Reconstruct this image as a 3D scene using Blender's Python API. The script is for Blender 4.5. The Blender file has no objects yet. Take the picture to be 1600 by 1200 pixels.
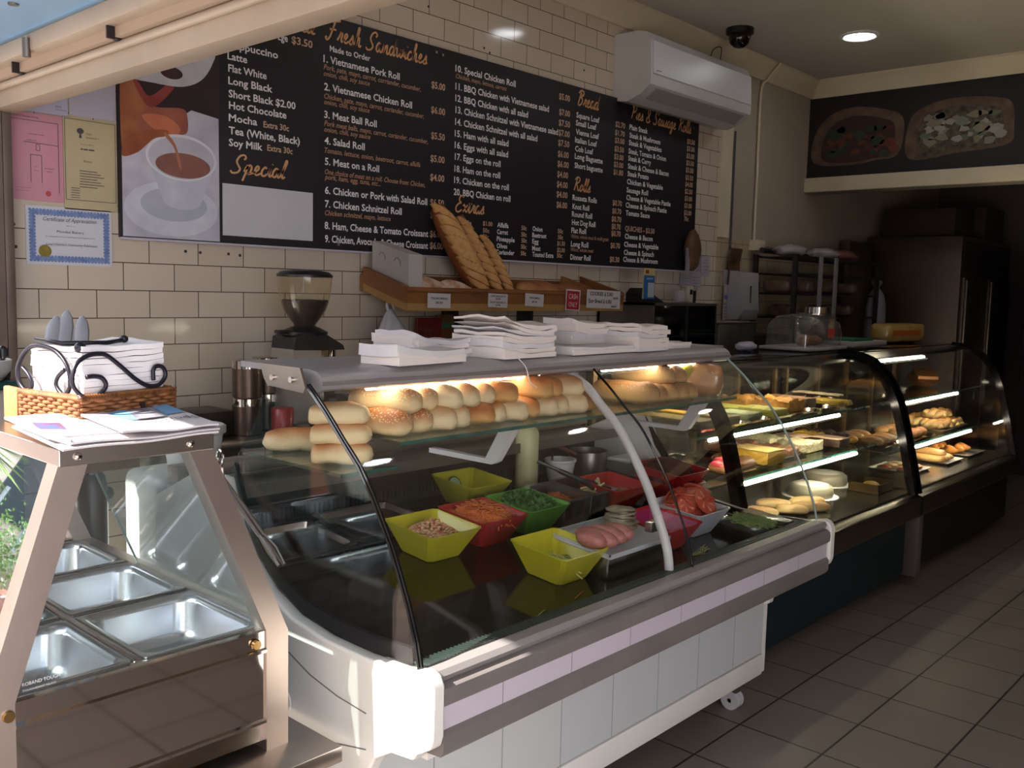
import bpy, bmesh, math, random
from mathutils import Vector, Matrix, Euler, noise
# ---------------------------------------------------------------- camera, sky, sun, exposure
scene = bpy.context.scene
col = scene.collection
R_RIGHT = (0.6740678, -0.7382858, 0.0238068)
R_DOWN = (-0.0569283, -0.0840560, -0.9948335)
R_FWD = (0.7364726, 0.6692299, -0.0986888)
cam_data = bpy.data.cameras.new('camera')
cam = bpy.data.objects.new('camera', cam_data)
col.objects.link(cam)
r_, d_, f_ = Vector(R_RIGHT), Vector(R_DOWN), Vector(R_FWD)
cam.matrix_world = Matrix(((r_.x, -d_.x, -f_.x, 0.0), (r_.y, -d_.y, -f_.y, 0.0), (r_.z, -d_.z, -f_.z, 1.5), (0, 0, 0, 1)))
cam_data.sensor_fit = 'HORIZONTAL'; cam_data.sensor_width = 36.0; cam_data.lens = 32.882
cam_data.clip_start = 0.05; cam_data.clip_end = 200
scene.camera = cam
world = bpy.data.worlds.new('sky'); scene.world = world; world.use_nodes = True
bg = world.node_tree.nodes['Background']
bg.inputs['Color'].default_value = (0.93, 0.91, 0.97, 1); bg.inputs['Strength'].default_value = 4.4
sun_data = bpy.data.lights.new('sun', 'SUN'); sun = bpy.data.objects.new('sun', sun_data); col.objects.link(sun)
SUN_DIR = Vector((0.77, -0.16, -0.645)).normalized()
sun.rotation_euler = SUN_DIR.to_track_quat('-Z', 'Y').to_euler(); sun.location = (-6, 2, 6)
sun_data.energy = 15.0; sun_data.angle = 0.0093; sun_data.color = (1.0, 0.95, 0.86)
vs = scene.view_settings
vs.view_transform = 'Standard'; vs.look = 'None'; vs.gamma = 1; vs.use_curve_mapping = False; vs.exposure = 0.5
cy = scene.cycles
cy.use_denoising = True; cy.max_bounces = 9; cy.diffuse_bounces = 4; cy.glossy_bounces = 5; cy.transmission_bounces = 6
cy.transparent_max_bounces = 32; cy.sample_clamp_indirect = 10.0; cy.caustics_reflective = False; cy.caustics_refractive = False
TUBE_E, DOWN_E = 70.0, 12.0
# ---------------------------------------------------------------- materials
M = {}
def rgb(h):
    return tuple(((int(h[i:i+2], 16) / 255 + .055) / 1.055) ** 2.4 if int(h[i:i+2], 16) > 10 else int(h[i:i+2], 16) / 255 / 12.92 for i in (0, 2, 4)) + (1,)
def newmat(n):
    m = bpy.data.materials.new(n); m.use_nodes = True
    return m, m.node_tree, m.node_tree.nodes['Principled BSDF']
def mat(n, c, rough=.5, metal=0., c2=None, scale=20., bump=0., bscale=60., coat=0., spec=.5, detail=4., emit=None, sss=0.):
    """procedural material: two tones mixed by noise, optional noise bump"""
    if n in M: return M[n]
    m, t, p = newmat(n)
    c = rgb(c) if isinstance(c, str) else tuple(c) + (1,) if len(c) == 3 else c
    c2 = c if c2 is None else (rgb(c2) if isinstance(c2, str) else c2)
    tc = t.nodes.new('ShaderNodeTexCoord'); nz = t.nodes.new('ShaderNodeTexNoise')
    nz.inputs['Scale'].default_value = scale; nz.inputs['Detail'].default_value = detail
    t.links.new(tc.outputs['Object'], nz.inputs['Vector'])
    ramp = t.nodes.new('ShaderNodeValToRGB')
    ramp.color_ramp.elements[0].position = .35; ramp.color_ramp.elements[1].position = .65
    ramp.color_ramp.elements[0].color = c; ramp.color_ramp.elements[1].color = c2
    t.links.new(nz.outputs['Fac'], ramp.inputs['Fac']); t.links.new(ramp.outputs['Color'], p.inputs['Base Color'])
    p.inputs['Roughness'].default_value = rough; p.inputs['Metallic'].default_value = metal
    p.inputs['Specular IOR Level'].default_value = spec; p.inputs['Coat Weight'].default_value = coat
    if sss: p.inputs['Subsurface Weight'].default_value = sss; p.inputs['Subsurface Radius'].default_value = (.01, .006, .004)
    if bump:
        n2 = t.nodes.new('ShaderNodeTexNoise'); n2.inputs['Scale'].default_value = bscale; n2.inputs['Detail'].default_value = 5
        t.links.new(tc.outputs['Object'], n2.inputs['Vector'])
        b = t.nodes.new('ShaderNodeBump'); b.inputs['Strength'].default_value = bump; b.inputs['Distance'].default_value = .01
        t.links.new(n2.outputs['Fac'], b.inputs['Height']); t.links.new(b.outputs['Normal'], p.inputs['Normal'])
    if emit:
        p.inputs['Emission Color'].default_value = emit[0] + (1,); p.inputs['Emission Strength'].default_value = emit[1]
    M[n] = m; return m
def glass(n, tint=(.93, .97, .95), refl=1.0, rough=0.0, ior=1.5, dirt=0.):
    """thin sheet glass: clear transmission plus fresnel reflection"""
    if n in M: return M[n]
    m, t, p = newmat(n); t.nodes.remove(p)
    out = t.nodes['Material Output']
    tr = t.nodes.new('ShaderNodeBsdfTransparent'); tr.inputs['Color'].default_value = tint + (1,)
    gl = t.nodes.new('ShaderNodeBsdfGlossy'); gl.inputs['Roughness'].default_value = rough; gl.inputs['Color'].default_value = (1, 1, 1, 1)
    fr = t.nodes.new('ShaderNodeFresnel'); ge = t.nodes.new('ShaderNodeNewGeometry')
    io = t.nodes.new('ShaderNodeMapRange'); io.inputs[3].default_value = ior; io.inputs[4].default_value = 1 / ior   # a thin sheet reflects alike on both faces
    t.links.new(ge.outputs['Backfacing'], io.inputs[0]); t.links.new(io.outputs[0], fr.inputs['IOR'])
    mu = t.nodes.new('ShaderNodeMath'); mu.operation = 'MULTIPLY'; mu.inputs[1].default_value = refl
    mx = t.nodes.new('ShaderNodeMixShader')
    t.links.new(fr.outputs[0], mu.inputs[0]); t.links.new(mu.outputs[0], mx.inputs[0])
    t.links.new(tr.outputs[0], mx.inputs[1]); t.links.new(gl.outputs[0], mx.inputs[2])
    last = mx
    if dirt:
        df = t.nodes.new('ShaderNodeBsdfDiffuse'); df.inputs['Color'].default_value = (.8, .85, .85, 1)
        m2 = t.nodes.new('ShaderNodeMixShader'); m2.inputs[0].default_value = dirt
        t.links.new(mx.outputs[0], m2.inputs[1]); t.links.new(df.outputs[0], m2.inputs[2]); last = m2
    t.links.new(last.outputs[0], out.inputs['Surface'])
    M[n] = m; return m
def emitter(n, c, e):
    if n in M: return M[n]
    m, t, p = newmat(n)
    p.inputs['Base Color'].default_value = c + (1,); p.inputs['Emission Color'].default_value = c + (1,); p.inputs['Emission Strength'].default_value = e
    M[n] = m; return m
def brick_mat(n, c1, c2, mortar, w, h, msize, rough, axes, off=(0, 0), offset=.5, bump=.35, spec=.5, rv=.0):
    """tiles: brick texture driven by world position on the two given axes"""
    m, t, p = newmat(n)
    g = t.nodes.new('ShaderNodeNewGeometry'); s = t.nodes.new('ShaderNodeSeparateXYZ'); cb = t.nodes.new('ShaderNodeCombineXYZ')
    t.links.new(g.outputs['Position'], s.inputs[0])
    for i, a in enumerate(axes):
        ad = t.nodes.new('ShaderNodeMath'); ad.operation = 'ADD'; ad.inputs[1].default_value = off[i]
        t.links.new(s.outputs[a], ad.inputs[0]); t.links.new(ad.outputs[0], cb.inputs[i])
    b = t.nodes.new('ShaderNodeTexBrick'); t.links.new(cb.outputs[0], b.inputs['Vector'])
    b.inputs['Color1'].default_value = c1; b.inputs['Color2'].default_value = c2; b.inputs['Mortar'].default_value = mortar
    b.inputs['Scale'].default_value = 1; b.inputs['Brick Width'].default_value = w; b.inputs['Row Height'].default_value = h
    b.inputs['Mortar Size'].default_value = msize; b.inputs['Mortar Smooth'].default_value = .1; b.offset = offset; b.squash = 1
    nz = t.nodes.new('ShaderNodeTexNoise'); nz.inputs['Scale'].default_value = 3.; nz.inputs['Detail'].default_value = 6
    t.links.new(g.outputs['Position'], nz.inputs['Vector'])
    mx = t.nodes.new('ShaderNodeMix'); mx.data_type = 'RGBA'; mx.blend_type = 'MULTIPLY'; mx.inputs[0].default_value = .25
    t.links.new(b.outputs['Color'], mx.inputs[6])
    rp = t.nodes.new('ShaderNodeValToRGB'); rp.color_ramp.elements[0].color = (.6, .58, .55, 1); rp.color_ramp.elements[1].color = (1, 1, 1, 1)
    t.links.new(nz.outputs['Fac'], rp.inputs[0]); t.links.new(rp.outputs[0], mx.inputs[7])
    t.links.new(mx.outputs[2], p.inputs['Base Color'])
    inv = t.nodes.new('ShaderNodeMath'); inv.operation = 'SUBTRACT'; inv.inputs[0].default_value = 1
    t.links.new(b.outputs['Fac'], inv.inputs[1])
    bp = t.nodes.new('ShaderNodeBump'); bp.inputs['Strength'].default_value = bump; bp.inputs['Distance'].default_value = .003
    t.links.new(inv.outputs[0], bp.inputs['Height']); t.links.new(bp.outputs[0], p.inputs['Normal'])
    p.inputs['Roughness'].default_value = rough; p.inputs['Specular IOR Level'].default_value = spec
    M[n] = m; return m
def crust(n, pale, brown, lo, hi, rough=.6, scale=14., seeds=0., amp=.5):
    """baked dough: crust on the upward faces, pale flanks, broken by noise; optional seeds"""
    if n in M: return M[n]
    m, t, p = newmat(n)
    tc = t.nodes.new('ShaderNodeTexCoord'); s = t.nodes.new('ShaderNodeSeparateXYZ'); t.links.new(tc.outputs['Normal'], s.inputs[0])
    oi = t.nodes.new('ShaderNodeObjectInfo')
    va = t.nodes.new('ShaderNodeVectorMath'); va.operation = 'ADD'
    t.links.new(tc.outputs['Object'], va.inputs[0]); t.links.new(oi.outputs['Random'], va.inputs[1])
    nz = t.nodes.new('ShaderNodeTexNoise'); nz.inputs['Scale'].default_value = scale; nz.inputs['Detail'].default_value = 5
    t.links.new(va.outputs[0], nz.inputs['Vector'])
    a = t.nodes.new('ShaderNodeMath'); a.operation = 'MULTIPLY_ADD'; a.inputs[1].default_value = amp
    t.links.new(nz.outputs['Fac'], a.inputs[0]); t.links.new(s.outputs['Z'], a.inputs[2])
    rr = t.nodes.new('ShaderNodeMath'); rr.operation = 'MULTIPLY_ADD'; rr.inputs[1].default_value = .45
    t.links.new(oi.outputs['Random'], rr.inputs[0]); t.links.new(a.outputs[0], rr.inputs[2])
    mr = t.nodes.new('ShaderNodeMapRange'); mr.inputs[1].default_value = lo; mr.inputs[2].default_value = hi
    t.links.new(rr.outputs[0], mr.inputs[0])
    mx = t.nodes.new('ShaderNodeMix'); mx.data_type = 'RGBA'; mx.inputs[6].default_value = rgb(pale); mx.inputs[7].default_value = rgb(brown)
    t.links.new(mr.outputs[0], mx.inputs[0]); last = mx.outputs[2]
    if seeds:
        v = t.nodes.new('ShaderNodeTexVoronoi'); v.inputs['Scale'].default_value = 170; t.links.new(tc.outputs['Object'], v.inputs['Vector'])
        lt = t.nodes.new('ShaderNodeMath'); lt.operation = 'LESS_THAN'; lt.inputs[1].default_value = .33
        t.links.new(v.outputs['Distance'], lt.inputs[0])
        up = t.nodes.new('ShaderNodeMath'); up.operation = 'GREATER_THAN'; up.inputs[1].default_value = .35; t.links.new(s.outputs['Z'], up.inputs[0])
        mu = t.nodes.new('ShaderNodeMath'); mu.operation = 'MULTIPLY'; t.links.new(lt.outputs[0], mu.inputs[0]); t.links.new(up.outputs[0], mu.inputs[1])
        m3 = t.nodes.new('ShaderNodeMath'); m3.operation = 'MULTIPLY'; m3.inputs[1].default_value = seeds; t.links.new(mu.outputs[0], m3.inputs[0])
        mx2 = t.nodes.new('ShaderNodeMix'); mx2.data_type = 'RGBA'; mx2.inputs[7].default_value = rgb('F0DDA8')
        t.links.new(m3.outputs[0], mx2.inputs[0]); t.links.new(last, mx2.inputs[6]); last = mx2.outputs[2]
    t.links.new(last, p.inputs['Base Color'])
    n2 = t.nodes.new('ShaderNodeTexNoise'); n2.inputs['Scale'].default_value = 55; n2.inputs['Detail'].default_value = 4
    t.links.new(va.outputs[0], n2.inputs['Vector'])
    b = t.nodes.new('ShaderNodeBump'); b.inputs['Strength'].default_value = .35; b.inputs['Distance'].default_value = .006
    t.links.new(n2.outputs['Fac'], b.inputs['Height']); t.links.new(b.outputs[0], p.inputs['Normal'])
    p.inputs['Roughness'].default_value = rough
    M[n] = m; return m
STEEL = mat('stainless_steel', 'B4ACA6', .3, 1., 'A89F99', 6)
STEEL2 = mat('polished_steel', 'BFB5AE', .05, 1., 'BAB2AC', 5)
STEELB = mat('brushed_bright_steel', 'B9ABA3', .4, 1., 'AFA199', 7)
STEELP = mat('pan_steel', 'B9BCC4', .24, 1., 'AFB2BA', 8)
DSTEEL = mat('dull_grey_metal', '8A8480', .45, .9, '7C7672', 7)
BLACK = mat('black_plastic', '17151A', .35, 0, '1D1B20', 10)
BLKGLOSS = mat('black_gloss', '07070A', .06, 0, '0A0A0C', 8, spec=.5)
CHROME_BLK = mat('black_chrome', '1B1A1D', .12, .9, '232124', 8)
WHITEP = mat('white_plastic', 'DAD9DA', .4, 0, 'D2D1D3', 6)
CREAM = mat('cream_paint', 'D8CDB6', .6, 0, 'D0C4AC', 3)
PAPER = mat('white_paper', 'E4E1DE', .8, 0, 'DCD8D6', 9)
GLASS = glass('case_glass', (.975, .985, .98), 1.0)
GLASSB = glass('bain_glass', (.955, .98, .975), 1.1, dirt=.02)
SHELFG = glass('shelf_glass', (.88, .96, .93), 1.0)
GEDGE = mat('green_glass_edge', '1E4A44', .1, 0, '2A5F57', 30)
GASKET = mat('rubber_gasket', '101014', .5, 0, '16161A', 20)
TUBE = emitter('fluorescent_tube', (1.0, .97, .76), 17.0); TUBEW = emitter('warm_fluorescent_tube', (1.0, .88, .62), TUBE_E)
# ---------------------------------------------------------------- mesh builder
class G:
    def __init__(s): s.bm = bmesh.new(); s.mx = Matrix()
    def v(s, p): return s.bm.verts.new(s.mx @ Vector(p))
    def f(s, vs):
        try: return s.bm.faces.new(vs)
        except ValueError: return None
    def poly(s, pts): return s.f([s.v(p) for p in pts])
    def box(s, x0, x1, y0, y1, z0, z1, b=0, seg=2):
        vs = [s.v((x, y, z)) for x in (x0, x1) for y in (y0, y1) for z in (z0, z1)]
        fs = [s.f([vs[i] for i in q]) for q in ((0, 1, 3, 2), (4, 6, 7, 5), (0, 4, 5, 1), (2, 3, 7, 6), (0, 2, 6, 4), (1, 5, 7, 3))]
        if b:
            es = list({e for f in fs for e in f.edges})
            bmesh.ops.bevel(s.bm, geom=es, offset=b, segments=seg, profile=.5, affect='EDGES')
        return s
    def ring(s, c, ax, r, n, ref=None, r2=None):
        ax = Vector(ax).normalized(); ref = Vector(ref) if ref else (Vector((0, 0, 1)) if abs(ax.z) < .9 else Vector((1, 0, 0)))
        u = ax.cross(ref).normalized(); w = ax.cross(u); c = Vector(c); r2 = r if r2 is None else r2
        return [s.v(c + u * (r * math.cos(2 * math.pi * k / n)) + w * (r2 * math.sin(2 * math.pi * k / n))) for k in range(n)]
    def skin(s, rings, caps=True, closed=False):
        n = len(rings[0]); L = len(rings)
        for i in range(L if closed else L - 1):
            a, b = rings[i], rings[(i + 1) % L]
            for k in range(n): s.f([a[k], a[(k + 1) % n], b[(k + 1) % n], b[k]])
        if caps and not closed: s.f(list(reversed(rings[0]))); s.f(rings[-1])
        return s
    def cyl(s, p0, p1, r0, r1=None, n=20):
        p0, p1 = Vector(p0), Vector(p1); ax = p1 - p0
        return s.skin([s.ring(p0, ax, r0, n), s.ring(p1, ax, r0 if r1 is None else r1, n)])
    def tube(s, pts, r, n=8, closed=False, r2=None):
        pts = [Vector(p) for p in pts]; L = len(pts); rings = []; ref = None
        for i, p in enumerate(pts):
            if closed: t = pts[(i + 1) % L] - pts[i - 1]
            else: t = pts[min(i + 1, L - 1)] - pts[max(i - 1, 0)]
            t = t.normalized() if t.length > 1e-9 else Vector((0, 0, 1))
            if ref is None: ref = Vector((0, 0, 1)) if abs(t.z) < .9 else Vector((1, 0, 0))
            u = (ref - t * ref.dot(t)); u = u.normalized() if u.length > 1e-6 else t.orthogonal().normalized()
            ref = u; w = t.cross(u); rr = r[i] if isinstance(r, (list, tuple)) else r; rb = rr if r2 is None else r2
            rings.append([s.v(p + u * (rr * math.cos(2 * math.pi * k / n)) + w * (rb * math.sin(2 * math.pi * k / n))) for k in range(n)])
        return s.skin(rings, True, closed)
    def lathe(s, prof, c=(0, 0, 0), n=28, caps=True):
        c = Vector(c)
        return s.skin([s.ring(c + Vector((0, 0, z)), (0, 0, 1), max(r, 1e-4), n) for r, z in prof], caps)
    def prism(s, pts, ax, a0, a1):
        def P(q, a): return {'x': (a, q[0], q[1]), 'y': (q[0], a, q[1]), 'z': (q[0], q[1], a)}[ax]
        A = [s.v(P(q, a0)) for q in pts]; B = [s.v(P(q, a1)) for q in pts]
        return s.skin([A, B])
    def sheet(s, prof, x0, x1, th=.006):
        """curved sheet: (y,z) polyline given thickness, drawn along X"""
        n = len(prof); off = []
        for i in range(n):
            t = Vector(prof[min(i + 1, n - 1)]) - Vector(prof[max(i - 1, 0)]); t.normalize()
            off.append((prof[i][0] + t.y * th, prof[i][1] - t.x * th))
        return s.prism(list(prof) + off[::-1], 'x', x0, x1)
    def blob(s, c, rx, ry, rz, nz=0., seed=0, sub=2, fr=3., rot=None):
        r = bmesh.ops.create_icosphere(s.bm, subdivisions=sub, radius=1); c = Vector(c)
        for v in r['verts']:
            k = 1 + nz * noise.noise(v.co * fr + Vector((seed * 7.3, seed, -seed)))
            p = Vector((v.co.x * rx * k, v.co.y * ry * k, v.co.z * rz * k))
            if rot is not None: p = rot @ p
            v.co = s.mx @ (c + p)
        return s
    def bar(s, L, W, H, p=4., q=3., flat=.55, nz=.03, seed=0, nu=18, nv=16, bend=0.):
        """dough bar along Y, base on z=0"""
        rings = []
        for i in range(nu + 1):
            t = -1 + 2 * i / nu; t = math.copysign(abs(t) ** .8, t)
            k = max(1 - abs(t) ** p, 0.0004) ** (1 / p); ring = []
            for j in range(nv):
                a = 2 * math.pi * j / nv; cx = math.copysign(abs(math.cos(a)) ** (2 / q), math.cos(a)); cz = math.copysign(abs(math.sin(a)) ** (2 / q), math.sin(a))
                z = cz * (1 if cz > 0 else flat); P = Vector((cx * W / 2 * k, t * L / 2, (z + flat) / (1 + flat) * H * 1.0))
                P.z = H * flat / (1 + flat) + (P.z - H * flat / (1 + flat)) * k + bend * (t * t)
                P += Vector((cx, 0, cz)) * nz * W * noise.noise(P * 25 + Vector((seed * 3.1, seed * 1.7, 0)))
                ring.append(s.v(P))
            rings.append(ring)
        return s.skin(rings)
    def make(s, name, material, parent=None, smooth=38, base=True, mods=()):
        bm = s.bm
        bmesh.ops.recalc_face_normals(bm, faces=bm.faces[:])
        me = bpy.data.meshes.new(name); o = bpy.data.objects.new(name, me)
        if parent is None and base:
            xs = [v.co for v in bm.verts]
            lo = Vector((min(c.x for c in xs), min(c.y for c in xs), min(c.z for c in xs))); hi = Vector((max(c.x for c in xs), max(c.y for c in xs), max(c.z for c in xs)))
            o.location = ((lo.x + hi.x) / 2, (lo.y + hi.y) / 2, lo.z)
            for v in bm.verts: v.co -= o.location
        bm.to_mesh(me); bm.free()
        for m_ in (material if isinstance(material, (list, tuple)) else [material]): me.materials.append(m_)
        if smooth:
            for p in me.polygons: p.use_smooth = True
            me.set_sharp_from_angle(angle=math.radians(smooth))
        col.objects.link(o)
        if parent is not None: attach(o, parent)
        return o
def world_of(o):
    m = Matrix.LocRotScale(o.location, o.rotation_euler, o.scale)
    return (world_of(o.parent) @ o.matrix_parent_inverse @ m) if o.parent else m
def attach(o, parent):
    o.parent = parent; o.matrix_parent_inverse = world_of(parent).inverted()
def tag(o, label, cat, group=None, kind=None):
    o['label'] = label; o['category'] = cat
    if group: o['group'] = group
    if kind: o['kind'] = kind
    return o
def thing(name, loc, label, cat, group=None, rz=0.):
    o = bpy.data.objects.new(name, None); col.objects.link(o); o.location = loc; o.rotation_euler = (0, 0, rz); o.empty_display_size = .05
    return tag(o, label, cat, group)
def struct(o, kind='structure'):
    o['kind'] = kind; return o
def dup(src, loc=None, rot=None, label=None, scale=None):
    """copy a thing with its parts and sub-parts"""
    r = src.copy(); col.objects.link(r)
    if loc is not None: r.location = loc
    if rot is not None: r.rotation_euler = rot
    if scale is not None: r.scale = scale if isinstance(scale, (tuple, list)) else (scale,) * 3
    if label: r['label'] = label
    for ch in src.children:
        c = ch.copy(); c.parent = r; col.objects.link(c)
        for g in ch.children:
            d = g.copy(); d.parent = c; col.objects.link(d)
    return r
def local(g, name, m_, root, smooth=180):
    """a part modelled in its thing's own coordinates"""
    o = g.make(name, m_, base=False, smooth=smooth); o.parent = root; return o
ORD = 'first second third fourth fifth sixth seventh eighth ninth tenth eleventh twelfth thirteenth fourteenth fifteenth'.split()
def arc(pts, n=6):
    """Catmull-Rom through points"""
    P = [Vector(p) for p in pts]; out = []
    for i in range(len(P) - 1):
        a, b, c, d = P[max(i - 1, 0)], P[i], P[i + 1], P[min(i + 2, len(P) - 1)]
        for k in range(n):
            t = k / n
            out.append(.5 * ((2 * b) + (c - a) * t + (2 * a - 5 * b + 4 * c - d) * t * t + (3 * b - a - 3 * c + d) * t ** 3))
    out.append(P[-1]); return out
# ---- lettering
def text_bm(g, txt, place, w=None, h=.03, shear=0., bold=0., space=1.):
    """flat letters: place(u, v) -> point; u along the line, v up; scaled to width w and cap height h"""
    cu = bpy.data.curves.new('t', 'FONT'); cu.body = txt; cu.size = 1; cu.shear = shear; cu.offset = bold; cu.space_character = space; cu.resolution_u = 2
    o = bpy.data.objects.new('t', cu); col.objects.link(o)
    me = bpy.data.meshes.new_from_object(o.evaluated_get(bpy.context.evaluated_depsgraph_get()))
    bpy.data.objects.remove(o); bpy.data.curves.remove(cu)
    if not me.vertices: return 0
    x0 = min(v.co.x for v in me.vertices); x1 = max(v.co.x for v in me.vertices)
    k = h / .729; kx = k if w is None else w / (x1 - x0)
    vs = [g.v(place((v.co.x - x0) * kx, v.co.y * k)) for v in me.vertices]
    for p in me.polygons: g.f([vs[i] for i in p.vertices])
    bpy.data.meshes.remove(me); return (x1 - x0) * kx
# single-stroke brush script, x-height 1, ascender about 2
SCR = {
 'F': (1.5, [[(.1, .25), (0, .05), (.25, -.1), (.55, .35), (.75, 1.2), (.95, 2.0)], [(.25, 1.75), (.5, 2.05), (1.0, 2.0), (1.6, 2.15)], [(.35, 1.05), (.8, 1.1), (1.2, 1.1)]]),
 'S': (1.35, [[(0, .2), (.2, -.05), (.7, .05), (.9, .45), (.65, .85), (.45, 1.25), (.65, 1.8), (1.05, 2.0), (1.3, 1.75), (1.15, 1.5)]]),
 'E': (1.25, [[(1.15, 1.8), (.95, 2.05), (.55, 1.85), (.5, 1.4), (.85, 1.15), (.45, 1.0), (.1, .55), (.25, .05), (.7, 0), (1.1, .3)]]),
 'B': (1.35, [[(.3, 0), (.45, .8), (.65, 1.9)], [(.2, 1.6), (.6, 2.05), (1.15, 1.9), (1.15, 1.45), (.65, 1.1), (1.05, .95), (1.05, .4), (.65, 0), (.25, .15)]]),
 'R': (1.4, [[(.2, 0), (.4, .9), (.6, 1.9)], [(.15, 1.6), (.55, 2.05), (1.15, 1.9), (1.1, 1.4), (.6, 1.05), (.85, .6), (1.1, .05), (1.35, .2)]]),
 'P': (1.3, [[(.2, 0), (.4, .9), (.6, 1.9)], [(.15, 1.6), (.55, 2.05), (1.15, 1.9), (1.15, 1.35), (.8, 1.0), (.5, .95)]]),
 '&': (1.4, [[(1.2, .3), (.8, 0), (.3, .05), (.2, .5), (.7, .95), (1.0, 1.5), (.7, 1.9), (.4, 1.6), (.7, .9), (1.1, .1)]]),
 'r': (.75, [[(0, .1), (.25, .6), (.35, 1.05), (.4, .9), (.6, .9), (.5, .3), (.6, .02), (.8, .2)]]),
 'e': (.75, [[(0, .15), (.35, .5), (.5, .8), (.35, 1.0), (.15, .7), (.15, .2), (.4, 0), (.75, .25)]]),
 's': (.75, [[(0, .15), (.3, .6), (.45, 1.0), (.5, .6), (.55, .2), (.3, 0), (.1, .15)], [(.45, .05), (.75, .2)]]),
 'h': (.95, [[(0, .15), (.35, 1.0), (.5, 1.8), (.4, 2.0), (.3, 1.6), (.2, 0), (.4, .7), (.6, .95), (.65, .6), (.65, .1), (.8, 0), (.95, .2)]]),
 'a': (.9, [[(.6, .85), (.35, 1.0), (.1, .6), (.1, .15), (.35, 0), (.6, .5), (.65, .9), (.62, .2), (.75, 0), (.92, .2)]]),
 'n': (1.0, [[(0, .15), (.2, .85), (.25, .9), (.22, 0), (.4, .65), (.65, .95), (.68, .5), (.7, .1), (.85, 0), (1.0, .2)]]),
 'd': (.95, [[(.6, .85), (.35, 1.0), (.1, .6), (.1, .15), (.35, 0), (.6, .5), (.85, 2.0), (.68, .3), (.75, 0), (.95, .2)]]),
 'w': (1.25, [[(0, .8), (.15, .95), (.2, .3), (.35, 0), (.6, .4), (.68, .9), (.68, .3), (.85, 0), (1.1, .5), (1.1, .95), (1.05, .7), (1.3, .75)]]),
 'i': (.5, [[(0, .15), (.2, .6), (.28, .95), (.22, .2), (.32, 0), (.5, .2)], [(.38, 1.35), (.42, 1.42)]]),
 'c': (.7, [[(.55, .8), (.4, 1.0), (.12, .6), (.15, .1), (.4, 0), (.7, .25)]]),
 'p': (.95, [[(0, .2), (.25, .95), (.2, .2), (.0, -.8)], [(.2, .5), (.45, 1.0), (.7, .75), (.6, .15), (.35, .02), (.55, .02), (.95, .2)]]),
 'l': (.5, [[(0, .15), (.35, 1.1), (.5, 1.85), (.38, 2.0), (.25, 1.3), (.2, .2), (.35, 0), (.52, .2)]]),
 'x': (.85, [[(0, .75), (.2, .95), (.4, .5), (.6, .05), (.85, .2)], [(.75, .95), (.45, .55), (.1, .02)]]),
 't': (.6, [[(0, .2), (.35, 1.1), (.45, 1.6), (.3, .6), (.28, .1), (.42, 0), (.6, .2)], [(.1, 1.1), (.65, 1.15)]]),
 'o': (.85, [[(.4, 1.0), (.12, .6), (.15, .1), (.4, 0), (.65, .4), (.55, .9), (.4, 1.0), (.6, .8), (.85, .85)]]),
 'u': (1.0, [[(0, .6), (.2, .95), (.18, .3), (.35, 0), (.6, .5), (.68, .95), (.65, .2), (.8, 0), (1.0, .2)]]),
 'g': (.9, [[(.6, .85), (.35, 1.0), (.1, .6), (.15, .1), (.4, .05), (.65, .9), (.55, -.3), (.3, -.8), (.1, -.6), (.5, -.1), (.9, .2)]]),
 ' ': (.7, [])}
def script_bm(g, txt, place, w, h, wt=.15):
    tot = sum(SCR[c][0] for c in txt); kx = w / tot; k = h / 2.05; x = 0
    for c in txt:
        for st in SCR[c][1]:
            P = arc([(x + a + .18 * b, b, 0) for a, b in st], 4); wd = wt
            L = []; Rr = []
            for i, q in enumerate(P):
                t = P[min(i + 1, len(P) - 1)] - P[max(i - 1, 0)]; t.normalize()
                n_ = Vector((-t.y, t.x, 0)) * wd * .5
                L.append(g.v(place((q.x + n_.x) * kx, (q.y + n_.y) * k))); Rr.append(g.v(place((q.x - n_.x) * kx, (q.y - n_.y) * k)))
            for i in range(len(P) - 1): g.f([L[i], L[i + 1], Rr[i + 1], Rr[i]])
        x += SCR[c][0]
# ================================================================ setting
WY = 3.3            # tiled wall plane
CZ = 3.14           # ceiling
TILEW = brick_mat('cream_wall_tiles', rgb('D2C4B4'), rgb('CCBDAD'), rgb('54453D'), .194, .099, .0018, .1, ('X', 'Z'), (-1.356 + .194 * 4, -1.371 + 10 * .198), .5, .3, .5)
PAINT = mat('beige_wall_paint', 'B3A697', .7, 0, 'AA9C8D', 2)
CEILM = mat('ceiling_paint', 'B9B0AA', .8, 0, 'B3AAA4', 2)
FLOORM = brick_mat('grey_floor_tiles', rgb('847A74'), rgb('7D746E'), rgb('3A312E'), .302, .302, .004, .38, ('X', 'Y'), (-3.505 + 5 * .302 * 8, -.909 + 8 * .302 * 2), 0., .25, .4)
def wallbox(name, x0, x1, y0, y1, z0, z1, m, b=0):
    return struct(G().box(x0, x1, y0, y1, z0, z1, b).make(name, m, base=False))
wallbox('floor', -.4, 11, -3, 5, -.1, 0, FLOORM)
wallbox('wall_back', 1.16, 5.66, WY, WY + .15, 0, CZ, TILEW)
wallbox('wall_back_painted', 5.8, 10.2, WY, WY + .15, 1.9, CZ, PAINT)
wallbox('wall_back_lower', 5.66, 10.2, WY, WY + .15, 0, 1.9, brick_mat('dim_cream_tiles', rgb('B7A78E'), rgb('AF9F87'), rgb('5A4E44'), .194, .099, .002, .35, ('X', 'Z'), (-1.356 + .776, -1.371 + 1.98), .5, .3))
wallbox('trim_1', 5.66, 5.8, WY - .012, WY + .15, 1.9, CZ, CREAM)
wallbox('wall_right', 1.06, 10.15, -2.7, -2.55, 0, CZ, PAINT)
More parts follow.
